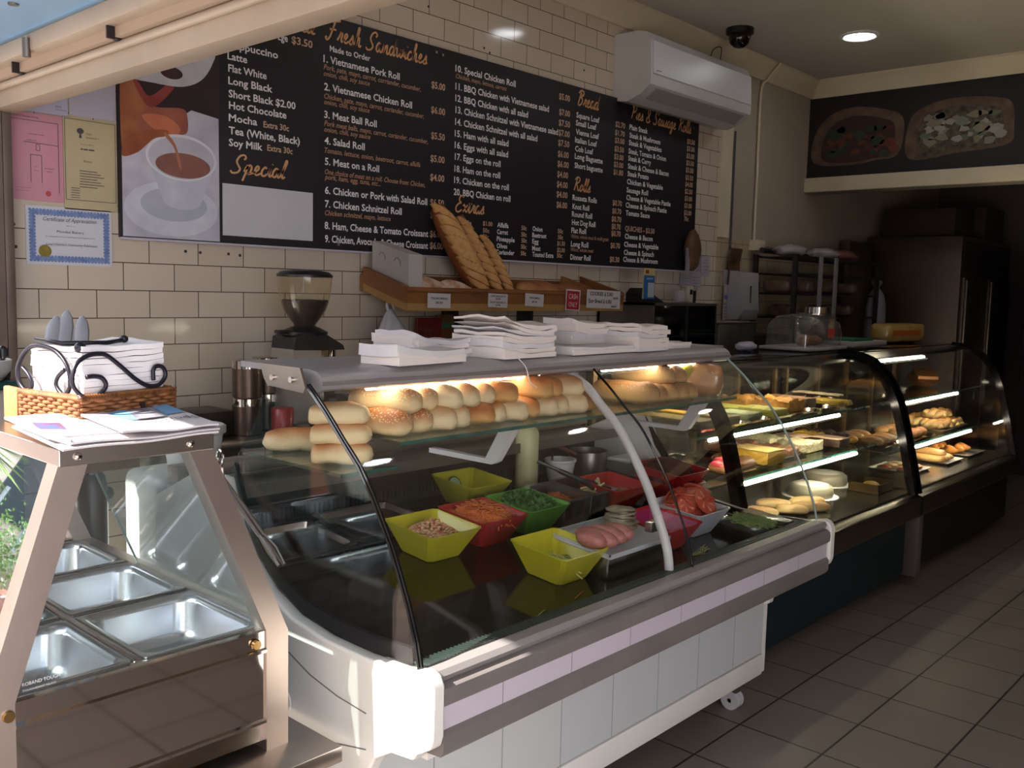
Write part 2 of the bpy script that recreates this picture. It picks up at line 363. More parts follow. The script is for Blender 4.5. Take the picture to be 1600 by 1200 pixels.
wallbox('wall_end', 10.0, 10.15, -2.7, 5, 0, CZ, mat('dim_back_wall', '6E6468', .8))
wallbox('ceiling', 1.0, 10.1, -2.7, WY + .15, CZ, CZ + .1, CEILM)
# cove cornice along the tiled wall and the bulkhead
cor = [(WY, CZ - .12), (WY - .02, CZ - .12), (WY - .045, CZ - .075), (WY - .09, CZ - .03), (WY - .11, CZ - .015), (WY - .11, CZ), (WY, CZ)]
struct(G().prism(cor, 'x', 1.2, 6.98).make('trim_2', CREAM, base=False, smooth=50))
cx = [(6.98, CZ - .12), (6.96, CZ - .12), (6.935, CZ - .075), (6.89, CZ - .03), (6.87, CZ - .015), (6.87, CZ), (6.98, CZ)]
struct(G().prism(cx, 'y', -2.5, WY).make('trim_3', CREAM, base=False, smooth=50))
# bulkhead over the kitchen opening
wallbox('wall_bulkhead', 6.98, 7.14, -2.55, WY, 2.312, CZ, PAINT)
wallbox('trim_4', 6.93, 6.979, -2.55, WY, 2.312, 2.42, CREAM, .004)
# shopfront: end channel, sliding track beam, fascia above
g = G(); g.box(1.02, 1.09, 3.2, 3.38, 0, 2.05); g.box(1.098, 1.122, 3.2, 3.38, 0, 2.05); g.box(1.13, 1.16, 3.22, 3.38, 0, 2.6, .004)
struct(g.make('trim_5', mat('brown_grey_metal', '7A6A62', .5, .6, '6B5C55', 5), base=False))
wallbox('wall_front_fascia', 1.06, 1.2, -2.55, 3.45, 2.2, CZ + .1, CREAM)
wallbox('wall_left_return', .98, 1.16, 3.38, 3.6, 0, CZ, CREAM)
AWCREAM = mat('track_cream', 'A89888', .5, 0, '9C8C7C', 4, spec=.4)
tr = thing('shopfront_track', (1.1, .5, 2.02), 'cream sliding shutter track running overhead across the shopfront opening', 'track')
y0, y1 = -2.5, 3.4
G().box(1.1, 1.17, y0, y1, 2.022, 2.2, .003).make('beam', AWCREAM, tr)
G().tube([(1.09, y0, 2.078), (1.09, y1, 2.078)], .011, 10).make('lower_rail', AWCREAM, tr)
G().box(1.035, 1.09, y0, y1, 2.115, 2.165, .008).make('upper_rail', AWCREAM, tr)
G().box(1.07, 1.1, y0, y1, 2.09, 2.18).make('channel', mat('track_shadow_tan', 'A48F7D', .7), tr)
for k in range(9):
    yy = -1.9 + k * .6
    g = G(); g.box(1.05, 1.098, yy, yy + .006, 2.085, 2.118); g.box(1.07, 1.09, yy - .002, yy + .016, 2.084, 2.092, .002)
    g.make('bracket', BLACK, tr)
g = G(); g.cyl((1.03, 2.74, 2.1), (1.03, 2.74, 2.15), .011, n=10); g.make('guide_pin', DSTEEL, tr)
fl = thing('flap', (.3, .5, 2.17), 'pale blue sheet metal flap hinged open above the shopfront track', 'awning flap')
BLUE = mat('blue_sheet', '7A9CBA', .45, .1, '7193B2', 3)
g = G(); g.poly([(1.04, -2.5, 2.172), (1.04, 3.4, 2.172), (-.35, 3.4, 2.297), (-.35, -2.5, 2.297)]); g.poly([(1.04, -2.5, 2.184), (1.04, 3.4, 2.184), (-.35, 3.4, 2.309), (-.35, -2.5, 2.309)])
g.box(-.37, -.35, -2.5, 3.4, 2.277, 2.322); g.box(1.03, 1.045, -2.5, 3.4, 2.168, 2.19)
g.make('flap_sheet', BLUE, fl, smooth=0)
for (x, y) in ((.93, 2.55), (.93, 1.7), (.93, .8), (.2, 2.3), (.2, 1.2)):
    zz = 2.172 + (1.04 - x) / 1.54 * .138
    G().cyl((x, y, zz - .004), (x, y, zz + .002), .013, n=12).make('screw', DSTEEL, fl)
# ---- street side, reflected things plus unseen sun and sky blockers
struct(G().box(-14, -.4, -10, 17, -.12, -.005).make('pavement', mat('pale_concrete', 'B8B0A6', .8, 0, 'A79F95', 2), base=False))
bd = thing('street_building', (-6, 14, 0), 'pale concrete apartment block up the street', 'building')
g = G(); g.box(-13, .8, 13, 17, 0, 7); g.make('wall', mat('pale_render', 'D2CDC8', .8, 0, 'ADA69E', .7), bd, smooth=0)
for k in range(8):
    for j in range(2): G().box(-10.6 + k * 1.5, -9.8 + k * 1.5, 12.97, 13.02, 1.25 + j * 2.8, 2.2 + j * 2.8).make('window', mat('dark_window', '3A444C', .1), bd, smooth=0)
for j in range(2): G().box(-11, -.2, 12.2, 13, .78 + j * 2.8, .95 + j * 2.8).make('balcony', mat('balcony_slab', '8E8982', .8), bd, smooth=0)
for k in range(6): G().box(-4.6 + k * .5, -4.56 + k * .5, 12.2, 12.24, .95, 1.6).make('railing', mat('rail_blue_grey', '8FA0AE', .5), bd, smooth=0)
ob = thing('sky_block_building', (-8.5, 1, 0), 'unseen low brown brick shop row added across the street to block low sky', 'building')  # out of view, added to cut low sky light on the floor
G().box(-12, -8, -9, 11, 0, 4.6).make('wall', mat('opposite_render', '7E736A', .8, 0, '6E645C', .6), ob, smooth=0)
for k in range(6): G().box(-8.02, -7.96, -8 + k * 3, -6.2 + k * 3, .4, 2.4).make('shop_window', mat('dark_window', '3A444C', .1), ob, smooth=0)
rnd = random.Random(4)
pm = thing('palm_tree', (-2.25, 10.3, 0), 'green fan palm standing on the pavement', 'palm')
G().tube([(-2.25, 10.3, 0), (-2.3, 10.3, .8), (-2.25, 10.32, 1.75)], [.13, .11, .1], 10).make('trunk', mat('palm_trunk', '6B5A48', .9, 0, '54463A', 30), pm)
g = G()
for k in range(26):
    a = k * 2.399; el = .9 - k * .055; L = .62
    c = Vector((-2.25, 10.32, 1.75)); dirv = Vector((math.cos(a) * math.cos(el), math.sin(a) * math.cos(el), math.sin(el)))
    up = Vector((0, 0, 1)); sd = dirv.cross(up).normalized()
    for j in range(-5, 6):
        b0 = c + dirv * .2; tip = c + dirv * L + sd * j * .07 - up * (.06 + abs(j) * .014)
        m_ = b0.lerp(tip, .5); w_ = sd * .022
        g.poly([b0 - w_ * .3, m_ - w_, tip, m_ + w_, b0 + w_ * .3])
g.make('fronds', mat('palm_green', '7DA04A', .5, 0, '567B35', 5), pm)
sb = thing('street_shrub', (-1.05, 5.4, 0), 'bushy dark green shrub in a planter on the pavement', 'shrub')
g = G(); g.box(-1.5, -.65, 5.2, 5.8, 0, .8, .02); g.make('planter', mat('brown_planter', '7A4A3A', .8), sb)
g = G()
for k in range(1100):
    p = Vector((rnd.gauss(0, .1), rnd.gauss(0, .1), rnd.gauss(0, .1))) + Vector((-1.03, 5.42, .98)); n_ = Vector((rnd.uniform(-1, 1), rnd.uniform(-1, 1), rnd.uniform(-.3, 1))).normalized()
    u = n_.orthogonal().normalized() * .013; w_ = n_.cross(u)
    g.poly([p - u, p - w_ * .5, p + u, p + w_ * .5])
g.make('foliage', mat('shrub_green', '3F6B2E', .5, 0, '6E9A44', 4), sb)
_m, _t, _p = newmat('sun_block_canvas'); _tl = _t.nodes.new('ShaderNodeBsdfTranslucent'); _tl.inputs['Color'].default_value = rgb('D8CDBE'); _mx = _t.nodes.new('ShaderNodeMixShader'); _mx.inputs[0].default_value = .4
_p.inputs['Base Color'].default_value = rgb('CFC6BA'); _p.inputs['Roughness'].default_value = .9
_t.links.new(_p.outputs[0], _mx.inputs[1]); _t.links.new(_tl.outputs[0], _mx.inputs[2]); _t.links.new(_mx.outputs[0], _t.nodes['Material Output'].inputs['Surface']); M['sun_block_canvas'] = _m   # cloth that lets some daylight through
aw = thing('sun_block_awning', (-1.1, -.4, 2.75), 'unseen wide canvas awning added to keep sun off the entrance floor', 'awning')  # out of view, added to shade the floor before the counter
g = G(); g.poly([(-2.6, -2.6, 2.88), (-2.6, 1.8, 2.88), (1.06, 1.8, 3.12), (1.06, -2.6, 3.12)]); g.make('canvas', mat('sun_block_canvas', '8E8A84', .9), aw, smooth=0)
G().box(-2.62, -2.58, -2.6, 1.8, 2.72, 2.9).make('valance', mat('sun_block_canvas', '8E8A84', .9), aw, smooth=0)
# ---------------------------------------------------------------- ceiling fittings
dl0 = thing('downlight', (3.0, 2.42, CZ), 'x', 'ceiling light', 'recessed ceiling downlights')
g = G(); g.lathe([(.115, -.001), (.118, -.006), (.1, -.012), (.088, -.004), (.085, .0)], n=32, caps=False); g.make('trim_ring', WHITEP, base=False).parent = dl0
g = G(); g.cyl((0, 0, -.006), (0, 0, -.001), .088, n=32); g.make('lamp_disc', emitter('downlight_glow', (.93, .96, 1.0), DOWN_E), base=False).parent = dl0
dl0['label'] = 'round white downlight in ceiling over the deli counter, near the front'
for (x, y, l) in ((4.5, 2.4, 'round white downlight in ceiling left of the air conditioner'), (5.89, 2.49, 'round lit downlight in ceiling between the camera dome and the sandwich banner'),
                  (2.95, 1.09, 'round downlight above the customer side of the deli counter'), (4.54, 1.135, 'round downlight above the customer aisle, mid shop'), (6.05, 1.15, 'round downlight above the customer aisle, far end')):
    dup(dl0, (x, y, CZ), label=l)
dc = thing('security_camera', (5.31, 3.0, CZ), 'small black dome camera fixed to the ceiling', 'camera')
g = G(); g.lathe([(.085, CZ), (.085, CZ - .03), (.07, CZ - .04)], (5.31, 3.0, 0)); g.make('base', BLACK, dc)
g = G(); g.lathe([(.066, CZ - .035), (.066, CZ - .06), (.055, CZ - .09), (.03, CZ - .112), (.002, CZ - .118)], (5.31, 3.0, 0)); g.make('dome', BLKGLOSS, dc)
ac = thing('air_conditioner', (5.0, WY, 2.62), 'long white split air conditioner mounted high on the tiled wall', 'air conditioner')
ACW = mat('aircon_white', 'C9C6C8', .45, 0, 'C2BFC2', 3)
pr = [(WY, 2.60), (3.2, 2.585), (3.1, 2.62), (3.045, 2.665), (3.04, 2.70), (3.05, 2.9), (3.08, 2.95), (3.14, 2.965), (WY, 2.965)]
G().prism(pr, 'x', 4.43, 5.57).make('body', ACW, ac, smooth=25)
G().prism([(3.0395, 2.72), (3.033, 2.725), (3.042, 2.9), (3.05, 2.905)], 'x', 4.445, 5.555).make('front_panel', mat('aircon_panel', 'CFCED4', .3), ac)
G().prism([(3.12, 2.606), (3.055, 2.655), (3.05, 2.65), (3.115, 2.6)], 'x', 4.5, 5.5).make('louvre', mat('aircon_louvre', '9C979A', .5), ac)
g = G(); g.poly([(4.47 + .05 * u, 3.0325, 2.735 + .006 * v + .004 * u) for u, v in ((0, 0), (.3, .6), (.6, .2), (1, .5), (1, 1), (.6, .8), (.3, 1.3), (0, .8))]); g.make('maker_mark', BLACK, ac, smooth=0)
# cables and conduit on the wall
def pipe(name, pts, r, m, label, cat, n=8): return tag(G().tube(arc(pts, 5), r, n).make(name, m), label, cat)
pipe('conduit', [(6.14, 3.28, 1.9), (6.14, 3.28, 2.4), (6.14, 3.28, 2.93), (6.16, 3.24, 3.02), (6.2, 3.17, 3.13)], .009, CREAM, 'thin cream conduit running up the painted wall to the ceiling', 'conduit')
pipe('cable', [(5.83, 3.29, 1.82), (5.83, 3.29, 2.2), (5.82, 3.285, 2.62)], .007, mat('grey_cable', '4A4A55', .5), 'dark grey cable running down the wall edge beside the white trim', 'cable')
pipe('aircon_wire', [(5.3, 3.2, 2.96), (5.34, 3.2, 3.05), (5.44, 3.2, 3.08), (5.45, 3.22, 2.96)], .004, mat('brown_wire', '5A4636', .6), 'looped brown wire above the air conditioner', 'wire')
jb = G().box(6.1, 6.24, 3.24, WY, 1.83, 1.905, .006).make('junction_box', CREAM); tag(jb, 'small cream junction box at the foot of the wall conduit', 'junction box')
# ---------------------------------------------------------------- sandwich banner
BX = 6.965
bn = thing('sandwich_banner', (BX, 1.6, 2.42), 'long black banner picturing two filled sandwiches on the bulkhead', 'banner')
G().box(BX, 6.979, -2.4, 3.3, 2.425, 3.018).make('board', mat('banner_black', '16121A', .5), bn)
def yz(pts, off): return [(BX - off, y, z) for y, z in pts]
S1 = [(3.246, 2.536), (3.243, 2.753), (3.124, 2.885), (2.93, 2.924), (2.691, 2.875), (2.586, 2.805), (2.583, 2.624), (2.632, 2.537), (2.762, 2.524), (2.952, 2.501)]
S2 = [(2.531, 2.516), (2.539, 2.778), (2.421, 2.877), (2.21, 2.909), (1.963, 2.88), (1.869, 2.827), (1.85, 2.666), (1.882, 2.564), (2.184, 2.533)]
def smooth_loop(pts, n=5):
    q = arc([(a, b, 0) for a, b in [pts[-1]] + pts + pts[:2]], n); return [(v.x, v.y) for v in q[n:-n - 1]]
def shrink(pts, k, dy=0, dz=0):
    cy_ = sum(p[0] for p in pts) / len(pts); cz_ = sum(p[1] for p in pts) / len(pts)
    return [(cy_ + (p[0] - cy_) * k + dy, cz_ + (p[1] - cz_) * k + dz) for p in pts]
for nm, S, inner, bits in (('pork_roll_picture', S1, '36201E', ('6E3428', '2C3A2A', '4A2620', '5A3024', '24342A')), ('chicken_roll_picture', S2, '5E5A4C', ('908E8C', '7C7E74', '5E6856', '9A9694', '847C6C'))):
    g = G(); g.poly(yz(smooth_loop(S), .002)); p_ = g.make(nm, mat('printed_' + nm, '6A5444', .6, 0, '4E3A2E', 12), bn, smooth=0)
    g = G(); g.poly(yz(smooth_loop(shrink(S, .8, 0, -.02)), .003)); g.make('filling', mat('fill_' + nm, inner, .6, 0, '3A2420', 25), p_, smooth=0)
    rr = random.Random(7)
    for ci, cc in enumerate(bits):
        g = G()
        for k in range(9):
            cy_ = sum(q[0] for q in S) / len(S) + rr.uniform(-.26, .26); cz_ = sum(q[1] for q in S) / len(S) + rr.uniform(-.11, .09) - .02
            n_ = 7; r0 = rr.uniform(.02, .05)
            g.poly([(BX - .004 - ci * .0004, cy_ + math.cos(a) * r0 * rr.uniform(.6, 1.4), cz_ + math.sin(a) * r0 * rr.uniform(.4, .9)) for a in [2 * math.pi * j / n_ for j in range(n_)]])
        g.make('shred_print', mat('shred_%s' % cc, cc, .6), p_, smooth=0)
# ---------------------------------------------------------------- menu board
BY = 3.266
mb = thing('menu_board', (3.43, BY, 1.66), 'long black menu board with gold and white lettering on the tiled wall', 'menu board')
G().box(1.533, 5.32, BY, WY - .002, 1.658, 2.612, .002).make('board', mat('menu_black', '130F16', .6, 0, '16121A', 5), mb)
G().box(1.533, 5.32, BY - .002, BY + .02, 1.65, 1.658).make('bottom_edge', mat('menu_edge', 'B9B3C2', .4), mb)
def bp(off): return lambda pts: [(x, BY - off, z) for x, z in pts]
LW = mat('menu_white', 'E9E6EA', .6); LG = mat('menu_gold', 'CBA68C', .6); LB = mat('menu_bronze', 'B88D72', .6); LO = mat('menu_orange', 'D6A070', .6)
MENU=[('Lge', 'w', 2.172, 2.465, 0.045, 0.0291),('$3.50', 'p', 2.235, 2.465, 0.101, 0.0297),('Cappuccino', 'w', 1.947, 2.392, 0.225, 0.0284),
('Latte', 'w', 1.949, 2.348, 0.085, 0.0281),('Flat White', 'w', 1.952, 2.303, 0.168, 0.0284),('Long Black', 'w', 1.952, 2.257, 0.194, 0.0285),
('Short Black $2.00', 'w', 1.953, 2.209, 0.301, 0.0288),('Hot Chocolate', 'w', 1.954, 2.166, 0.257, 0.0287),('Mocha', 'w', 1.953, 2.12, 0.124, 0.0284),
('Extra 30c', 'p', 2.105, 2.118, 0.118, 0.0242),('Tea (White, Black)', 'w', 1.953, 2.072, 0.322, 0.029),('Soy Milk', 'w', 1.953, 2.027, 0.147, 0.0285),
('Extra 30c', 'p', 2.122, 2.03, 0.118, 0.0243),('Made to Order', 'w', 2.421, 2.471, 0.214, 0.0243),('1. Vietnamese Pork Roll', 'w', 2.39, 2.422, 0.412, 0.0301),
('Pork, pate, mayo, carrot, corriander, cucumber,', 'd', 2.391, 2.393, 0.536, 0.0222),('onion, chili, soy sauce', 'd', 2.391, 2.367, 0.242, 0.0216),('$5.00', 'p', 2.993, 2.422, 0.087, 0.0311),
('2. Vietnamese Chicken Roll', 'w', 2.394, 2.31, 0.483, 0.0304),('Chicken, pate, mayo, carrot, coriander, cucumber,', 'd', 2.394, 2.276, 0.556, 0.0223),('onion, chili, soy sauce', 'd', 2.394, 2.253, 0.239, 0.0217),
('$6.00', 'p', 2.993, 2.31, 0.089, 0.0312),('3. Meat Ball Roll', 'w', 2.395, 2.198, 0.279, 0.03),('Pork meat balls, mayo, carrot, coriander, cucumber,', 'd', 2.395, 2.166, 0.581, 0.0224),
('onion, chili, soy sauce', 'd', 2.395, 2.142, 0.244, 0.0217),('$5.50', 'p', 2.996, 2.194, 0.087, 0.0313),('4. Salad Roll', 'w', 2.397, 2.092, 0.212, 0.0299),
('Tomato, lettuce, onion, beetroot, carrot, alfalfa', 'd', 2.397, 2.056, 0.534, 0.0224),('$5.00', 'p', 2.994, 2.09, 0.09, 0.0313),('5. Meat on a Roll', 'w', 2.399, 2.007, 0.291, 0.0302),
('One choice of meat on a roll. Choose from: Chicken,', 'd', 2.399, 1.968, 0.563, 0.0225),('pork, ham, egg, tuna, etc...', 'd', 2.399, 1.947, 0.301, 0.022),('$4.00', 'p', 2.994, 2.004, 0.09, 0.0314),
('6. Chicken or Pork with Salad Roll', 'w', 2.4, 1.888, 0.578, 0.031),('$6.50', 'p', 2.996, 1.889, 0.088, 0.0315),('7. Chicken Schnitzel Roll', 'w', 2.4, 1.832, 0.423, 0.0307),
('$6.00', 'p', 2.997, 1.831, 0.086, 0.0315),('Chicken schnitzel, mayo, lettuce', 'd', 2.4, 1.799, 0.359, 0.0222),('8. Ham, Cheese & Tomato Croissant', 'w', 2.399, 1.742, 0.588, 0.0312),
('$6.00', 'p', 2.997, 1.743, 0.086, 0.0316),('9. Chicken, Avocado & Cheese Croissant', 'w', 2.401, 1.687, 0.585, 0.0312),('$6.00', 'p', 2.998, 1.689, 0.086, 0.0316),
('10. Special Chicken Roll', 'w', 3.144, 2.523, 0.422, 0.0312),('11. BBQ Chicken with Vietnamese salad', 'w', 3.146, 2.441, 0.683, 0.0319),('12. BBQ Chicken with all salad', 'w', 3.147, 2.387, 0.518, 0.0315),
('13. Chicken Schnitzel with Vietnamese salad', 'w', 3.149, 2.333, 0.759, 0.0322),('14. Chicken Schnitzel with all salad', 'w', 3.148, 2.278, 0.595, 0.0318),('15. Ham with all salad', 'w', 3.147, 2.224, 0.376, 0.0313),
('16. Eggs with all salad', 'w', 3.148, 2.17, 0.374, 0.0313),('17. Eggs on the roll', 'w', 3.15, 2.116, 0.318, 0.0312),('18. Ham on the roll', 'w', 3.149, 2.06, 0.318, 0.0312),
('19. Chicken on the roll', 'w', 3.148, 2.007, 0.385, 0.0314),('20. BBQ Chicken on roll', 'w', 3.147, 1.951, 0.4, 0.0315),('Chicken, mayo, lettuce, carrots', 'd', 3.147, 2.493, 0.353, 0.0217),
('$5.00', 'p', 3.909, 2.521, 0.092, 0.0325),('$7.00', 'p', 3.913, 2.441, 0.092, 0.0325),('$7.50', 'p', 3.913, 2.385, 0.095, 0.0326),
('$7.00', 'p', 3.913, 2.333, 0.095, 0.0326),('$7.50', 'p', 3.912, 2.28, 0.095, 0.0326),('$6.00', 'p', 3.912, 2.222, 0.092, 0.0327),
('$6.00', 'p', 3.912, 2.17, 0.095, 0.0327),('$4.00', 'p', 3.912, 2.115, 0.092, 0.0327),('$4.00', 'p', 3.911, 2.062, 0.092, 0.0328),
('$4.00', 'p', 3.911, 2.009, 0.093, 0.0328),('$6.00', 'p', 3.913, 1.954, 0.09, 0.0329),('Avocado', 'w', 3.153, 1.815, 0.117, 0.0232),
('Alfalfa', 'w', 3.454, 1.819, 0.083, 0.0243),('Carrot', 'w', 3.453, 1.785, 0.081, 0.0243),('Pineapple', 'w', 3.452, 1.75, 0.134, 0.0244),
('Olives', 'w', 3.453, 1.715, 0.078, 0.0243),('Coriander', 'w', 3.447, 1.684, 0.139, 0.0244),('Onion', 'w', 3.723, 1.817, 0.08, 0.0253),
('Beetroot', 'w', 3.722, 1.784, 0.114, 0.0253),('Egg', 'w', 3.723, 1.752, 0.051, 0.0252),('Meat', 'w', 3.724, 1.716, 0.067, 0.0253),
('Toasted Extra', 'w', 3.726, 1.684, 0.173, 0.0255),('$1.00', 'p', 3.35, 1.82, 0.069, 0.0222),('50c', 'p', 3.351, 1.786, 0.046, 0.0222),
('50c', 'p', 3.35, 1.756, 0.043, 0.0222),('50c', 'p', 3.635, 1.816, 0.042, 0.0232),('50c', 'p', 3.636, 1.783, 0.042, 0.0232),
('50c', 'p', 3.638, 1.752, 0.042, 0.0232),('50c', 'p', 3.636, 1.72, 0.042, 0.0233),('50c', 'p', 3.635, 1.686, 0.042, 0.0233),
('50c', 'p', 3.93, 1.818, 0.044, 0.0242),('50c', 'p', 3.932, 1.786, 0.044, 0.0243),('$1.50', 'p', 3.928, 1.752, 0.066, 0.0243),
('$2.00', 'p', 3.929, 1.717, 0.066, 0.0243),('50c', 'p', 3.928, 1.687, 0.046, 0.0243),('Square Loaf', 'w', 4.06, 2.448, 0.207, 0.03),
('Small Loaf', 'w', 4.057, 2.406, 0.183, 0.0299),('Vienna Loaf', 'w', 4.059, 2.359, 0.207, 0.03),('Italian Loaf', 'w', 4.055, 2.315, 0.195, 0.03),
('Cob Loaf', 'w', 4.058, 2.269, 0.16, 0.03),('Long Baguette', 'w', 4.057, 2.228, 0.252, 0.0302),('Short baguette', 'w', 4.057, 2.179, 0.255, 0.0302),
('Rosseta Rolls', 'w', 4.048, 2.005, 0.219, 0.0302),('Knot Roll', 'w', 4.05, 1.957, 0.149, 0.0301),('Round Roll', 'w', 4.047, 1.915, 0.181, 0.0302),
('Hot Dog Roll', 'w', 4.049, 1.871, 0.211, 0.0303),('Flat Roll', 'w', 4.046, 1.827, 0.131, 0.0301),('Long Roll', 'w', 4.046, 1.753, 0.155, 0.0302),
('Dinner Roll', 'w', 4.044, 1.681, 0.181, 0.0303),('White, whole meal & multi grain', 'd', 4.047, 1.799, 0.341, 0.0216),('White, whole meal', 'd', 4.045, 1.727, 0.205, 0.0214),
('$2.70', 'p', 4.418, 2.451, 0.094, 0.0313),('$1.70', 'p', 4.417, 2.404, 0.094, 0.0313),('$3.00', 'p', 4.417, 2.361, 0.094, 0.0313),
('$3.50', 'p', 4.417, 2.313, 0.091, 0.0313),('$3.00', 'p', 4.416, 2.269, 0.091, 0.0314),('$3.00', 'p', 4.416, 2.225, 0.091, 0.0314),
('$1.80', 'p', 4.415, 2.182, 0.094, 0.0314),('$0.70', 'p', 4.416, 2.007, 0.091, 0.0315),('$0.70', 'p', 4.415, 1.961, 0.088, 0.0315),
('$0.70', 'p', 4.412, 1.915, 0.094, 0.0316),('$0.70', 'p', 4.414, 1.872, 0.088, 0.0316),('$0.70', 'p', 4.414, 1.832, 0.091, 0.0316),
('$0.70', 'p', 4.411, 1.763, 0.091, 0.0316),('$0.30', 'p', 4.407, 1.683, 0.094, 0.0317),('Plain Steak', 'w', 4.556, 2.454, 0.187, 0.0302),
('Steak & Mushroom', 'w', 4.559, 2.408, 0.321, 0.0305),('Steak & Vegetables', 'w', 4.555, 2.365, 0.342, 0.0305),('Steak, Tomato & Onion', 'w', 4.555, 2.317, 0.395, 0.0307),
('Steak & Curry', 'w', 4.554, 2.276, 0.235, 0.0304),('Steak & Cheese & Bacon', 'w', 4.554, 2.23, 0.431, 0.0308),('Steak Potato', 'w', 4.553, 2.187, 0.218, 0.0304),
('Chicken & Vegetable', 'w', 4.55, 2.141, 0.378, 0.0307),('Sausage Roll', 'w', 4.549, 2.093, 0.221, 0.0304),('Cheese & Vegetable Pastie', 'w', 4.549, 2.049, 0.471, 0.0309),
('Cheese & Spinach Pastie', 'w', 4.545, 2.005, 0.435, 0.0309),('Tomato Sauce', 'w', 4.548, 1.96, 0.249, 0.0305),('Cheese & Bacon', 'w', 4.547, 1.824, 0.291, 0.0307),
('Cheese & Vegetable', 'w', 4.543, 1.777, 0.361, 0.0308),('Cheese & Spinach', 'w', 4.543, 1.73, 0.315, 0.0308),('Cheese & Mushroom', 'w', 4.539, 1.689, 0.364, 0.0309),
('$3.50', 'p', 5.181, 2.455, 0.091, 0.0305),('$3.50', 'p', 5.181, 2.411, 0.091, 0.0305),('$3.50', 'p', 5.181, 2.366, 0.091, 0.0305),
('$3.50', 'p', 5.181, 2.322, 0.09, 0.0305),('$3.50', 'p', 5.18, 2.278, 0.09, 0.0306),('$3.50', 'p', 5.18, 2.231, 0.09, 0.0306),
('$4.00', 'p', 5.18, 2.189, 0.089, 0.0306),('$2.50', 'p', 5.179, 2.144, 0.089, 0.0306),('$3.00', 'p', 5.179, 2.1, 0.089, 0.0306),
('$3.00', 'p', 5.179, 2.055, 0.088, 0.0307),('$3.00', 'p', 5.179, 2.01, 0.088, 0.0307),('70c', 'p', 5.182, 1.972, 0.053, 0.0306),
('QUICHES - $3.50', 'p', 4.547, 1.87, 0.308, 0.0307),('al', 's', 2.283, 2.521, 0.062, 0.0518),('Special', 's', 1.958, 1.929, 0.243, 0.0628),
('Fresh Sandwiches', 's', 2.4, 2.519, 0.564, 0.0694),('Extras', 's', 3.156, 1.874, 0.202, 0.0684),('Bread', 's', 4.057, 2.516, 0.198, 0.0704),
('Rolls', 's', 4.051, 2.058, 0.154, 0.0637),('Pies & Sausage Rolls', 's', 4.565, 2.52, 0.657, 0.07)]

gs = {}
def section(t, k, x, z):
    if k == 's': return t
    if x < 2.375: return 'coffee'
    if x < 3.17: return 'sandwich'
    if x < 4.07: return ('extras%d' % (x > 3.6) if z < 1.905 else 'roll')
    if x < 4.49: return 'bread' if z > 2.12 else 'small'
    return 'pies' if z > 1.85 else 'quiche'
for (t, k, x, z, w, h) in MENU:
    g = gs.setdefault((k, section(t, k, x, z)), G())
    pl = (lambda x, z: (lambda u, v: (x + u, BY - .002, z + v)))(x, z)
    if k == 's': script_bm(g, t, pl, w, h * 1.15, .2)
    else: text_bm(g, t, pl, w, h, shear=.25 if k == 'd' else 0., bold=.02 if k != 'd' else .012)
for (k, s_), g in gs.items(): g.make({'w': 'item_lettering', 'p': 'price_lettering', 'd': 'description_lettering', 's': 'heading_lettering'}[k], {'w': LW, 'p': LG, 'd': LB, 's': LO}[k], mb, smooth=0)
G().box(1.925, 2.338, BY - .004, BY - .0005, 1.6875, 1.884).make('specials_panel', mat('specials_white', 'C9C8CF', .35, 0, 'C3C2CA', 3), mb)
for (x, z) in ((2.47, 1.68), (3.02, 2.585), (3.06, 2.58), (4.1, 2.575), (5.25, 2.56), (2.44, 2.59)):
    G().cyl((x, BY - .006, z), (x, BY, z), .006, n=10).make('screw', STEEL, mb)
# printed photograph of tea poured into a cup
ph = G(); ph.poly(bp(.0012)([(1.534, 1.66), (1.915, 1.66), (1.915, 2.611), (1.534, 2.611)])); pho = ph.make('tea_photograph', mat('print_dark', '3A2428', .5, 0, '1E161B', 4), mb, smooth=0)
def layer(nm, pts, c, off, c2=None, sm=True, sc=8):
    g = G(); g.poly(bp(off)(smooth_loop(pts) if sm else pts)); return g.make(nm, mat('print_' + nm + c, c, .5, 0, c2 or c, sc), pho, smooth=0)
def ell(cx_, cz_, a, b, n=40, t0=0, t1=2 * math.pi): return [(cx_ + a * math.cos(t0 + (t1 - t0) * k / n), cz_ + b * math.sin(t0 + (t1 - t0) * k / n)) for k in range(n + (0 if t1 - t0 > 6.2 else 1))]
layer('table_cloth', [(1.535, 1.662), (1.912, 1.662), (1.91, 2.12), (1.80, 2.135), (1.535, 1.95)], 'A9A6B8', .0016, 'C2C0CE', False)
layer('saucer', ell(1.722, 1.768, .182, .098), 'B9BCCB', .002, 'CFD1DC')
layer('saucer_well', ell(1.73, 1.785, .13, .06), 'A3A7B8', .0023, 'B0B3C4')
layer('cup_body', [(1.622, 1.965)] + ell(1.76, 1.80, .075, .03, 14, math.pi, 2 * math.pi) + [(1.898, 1.95)], 'C6C8D4', .0026, 'B3B6C6', False)
layer('cup_rim', ell(1.76, 1.958, .139, .083), 'DADBE2', .003, 'D2D3DC')
layer('cup_inside', ell(1.76, 1.956, .13, .075), 'B2B0BE', .0034, 'BFBECA')
layer('tea_surface', ell(1.765, 1.93, .108, .045), '8E6258', .0038, '7A5048')
layer('hand', [(1.585, 2.119), (1.677, 2.126), (1.763, 2.135), (1.783, 2.11), (1.78, 2.05), (1.729, 2.038), (1.676, 2.03), (1.585, 2.02)], 'A3604E', .0028, '8E4E42')
layer('thumb', [(1.61, 2.09), (1.69, 2.1), (1.75, 2.07), (1.74, 2.04), (1.66, 2.045)], 'C87A58', .0032, 'B8664A')
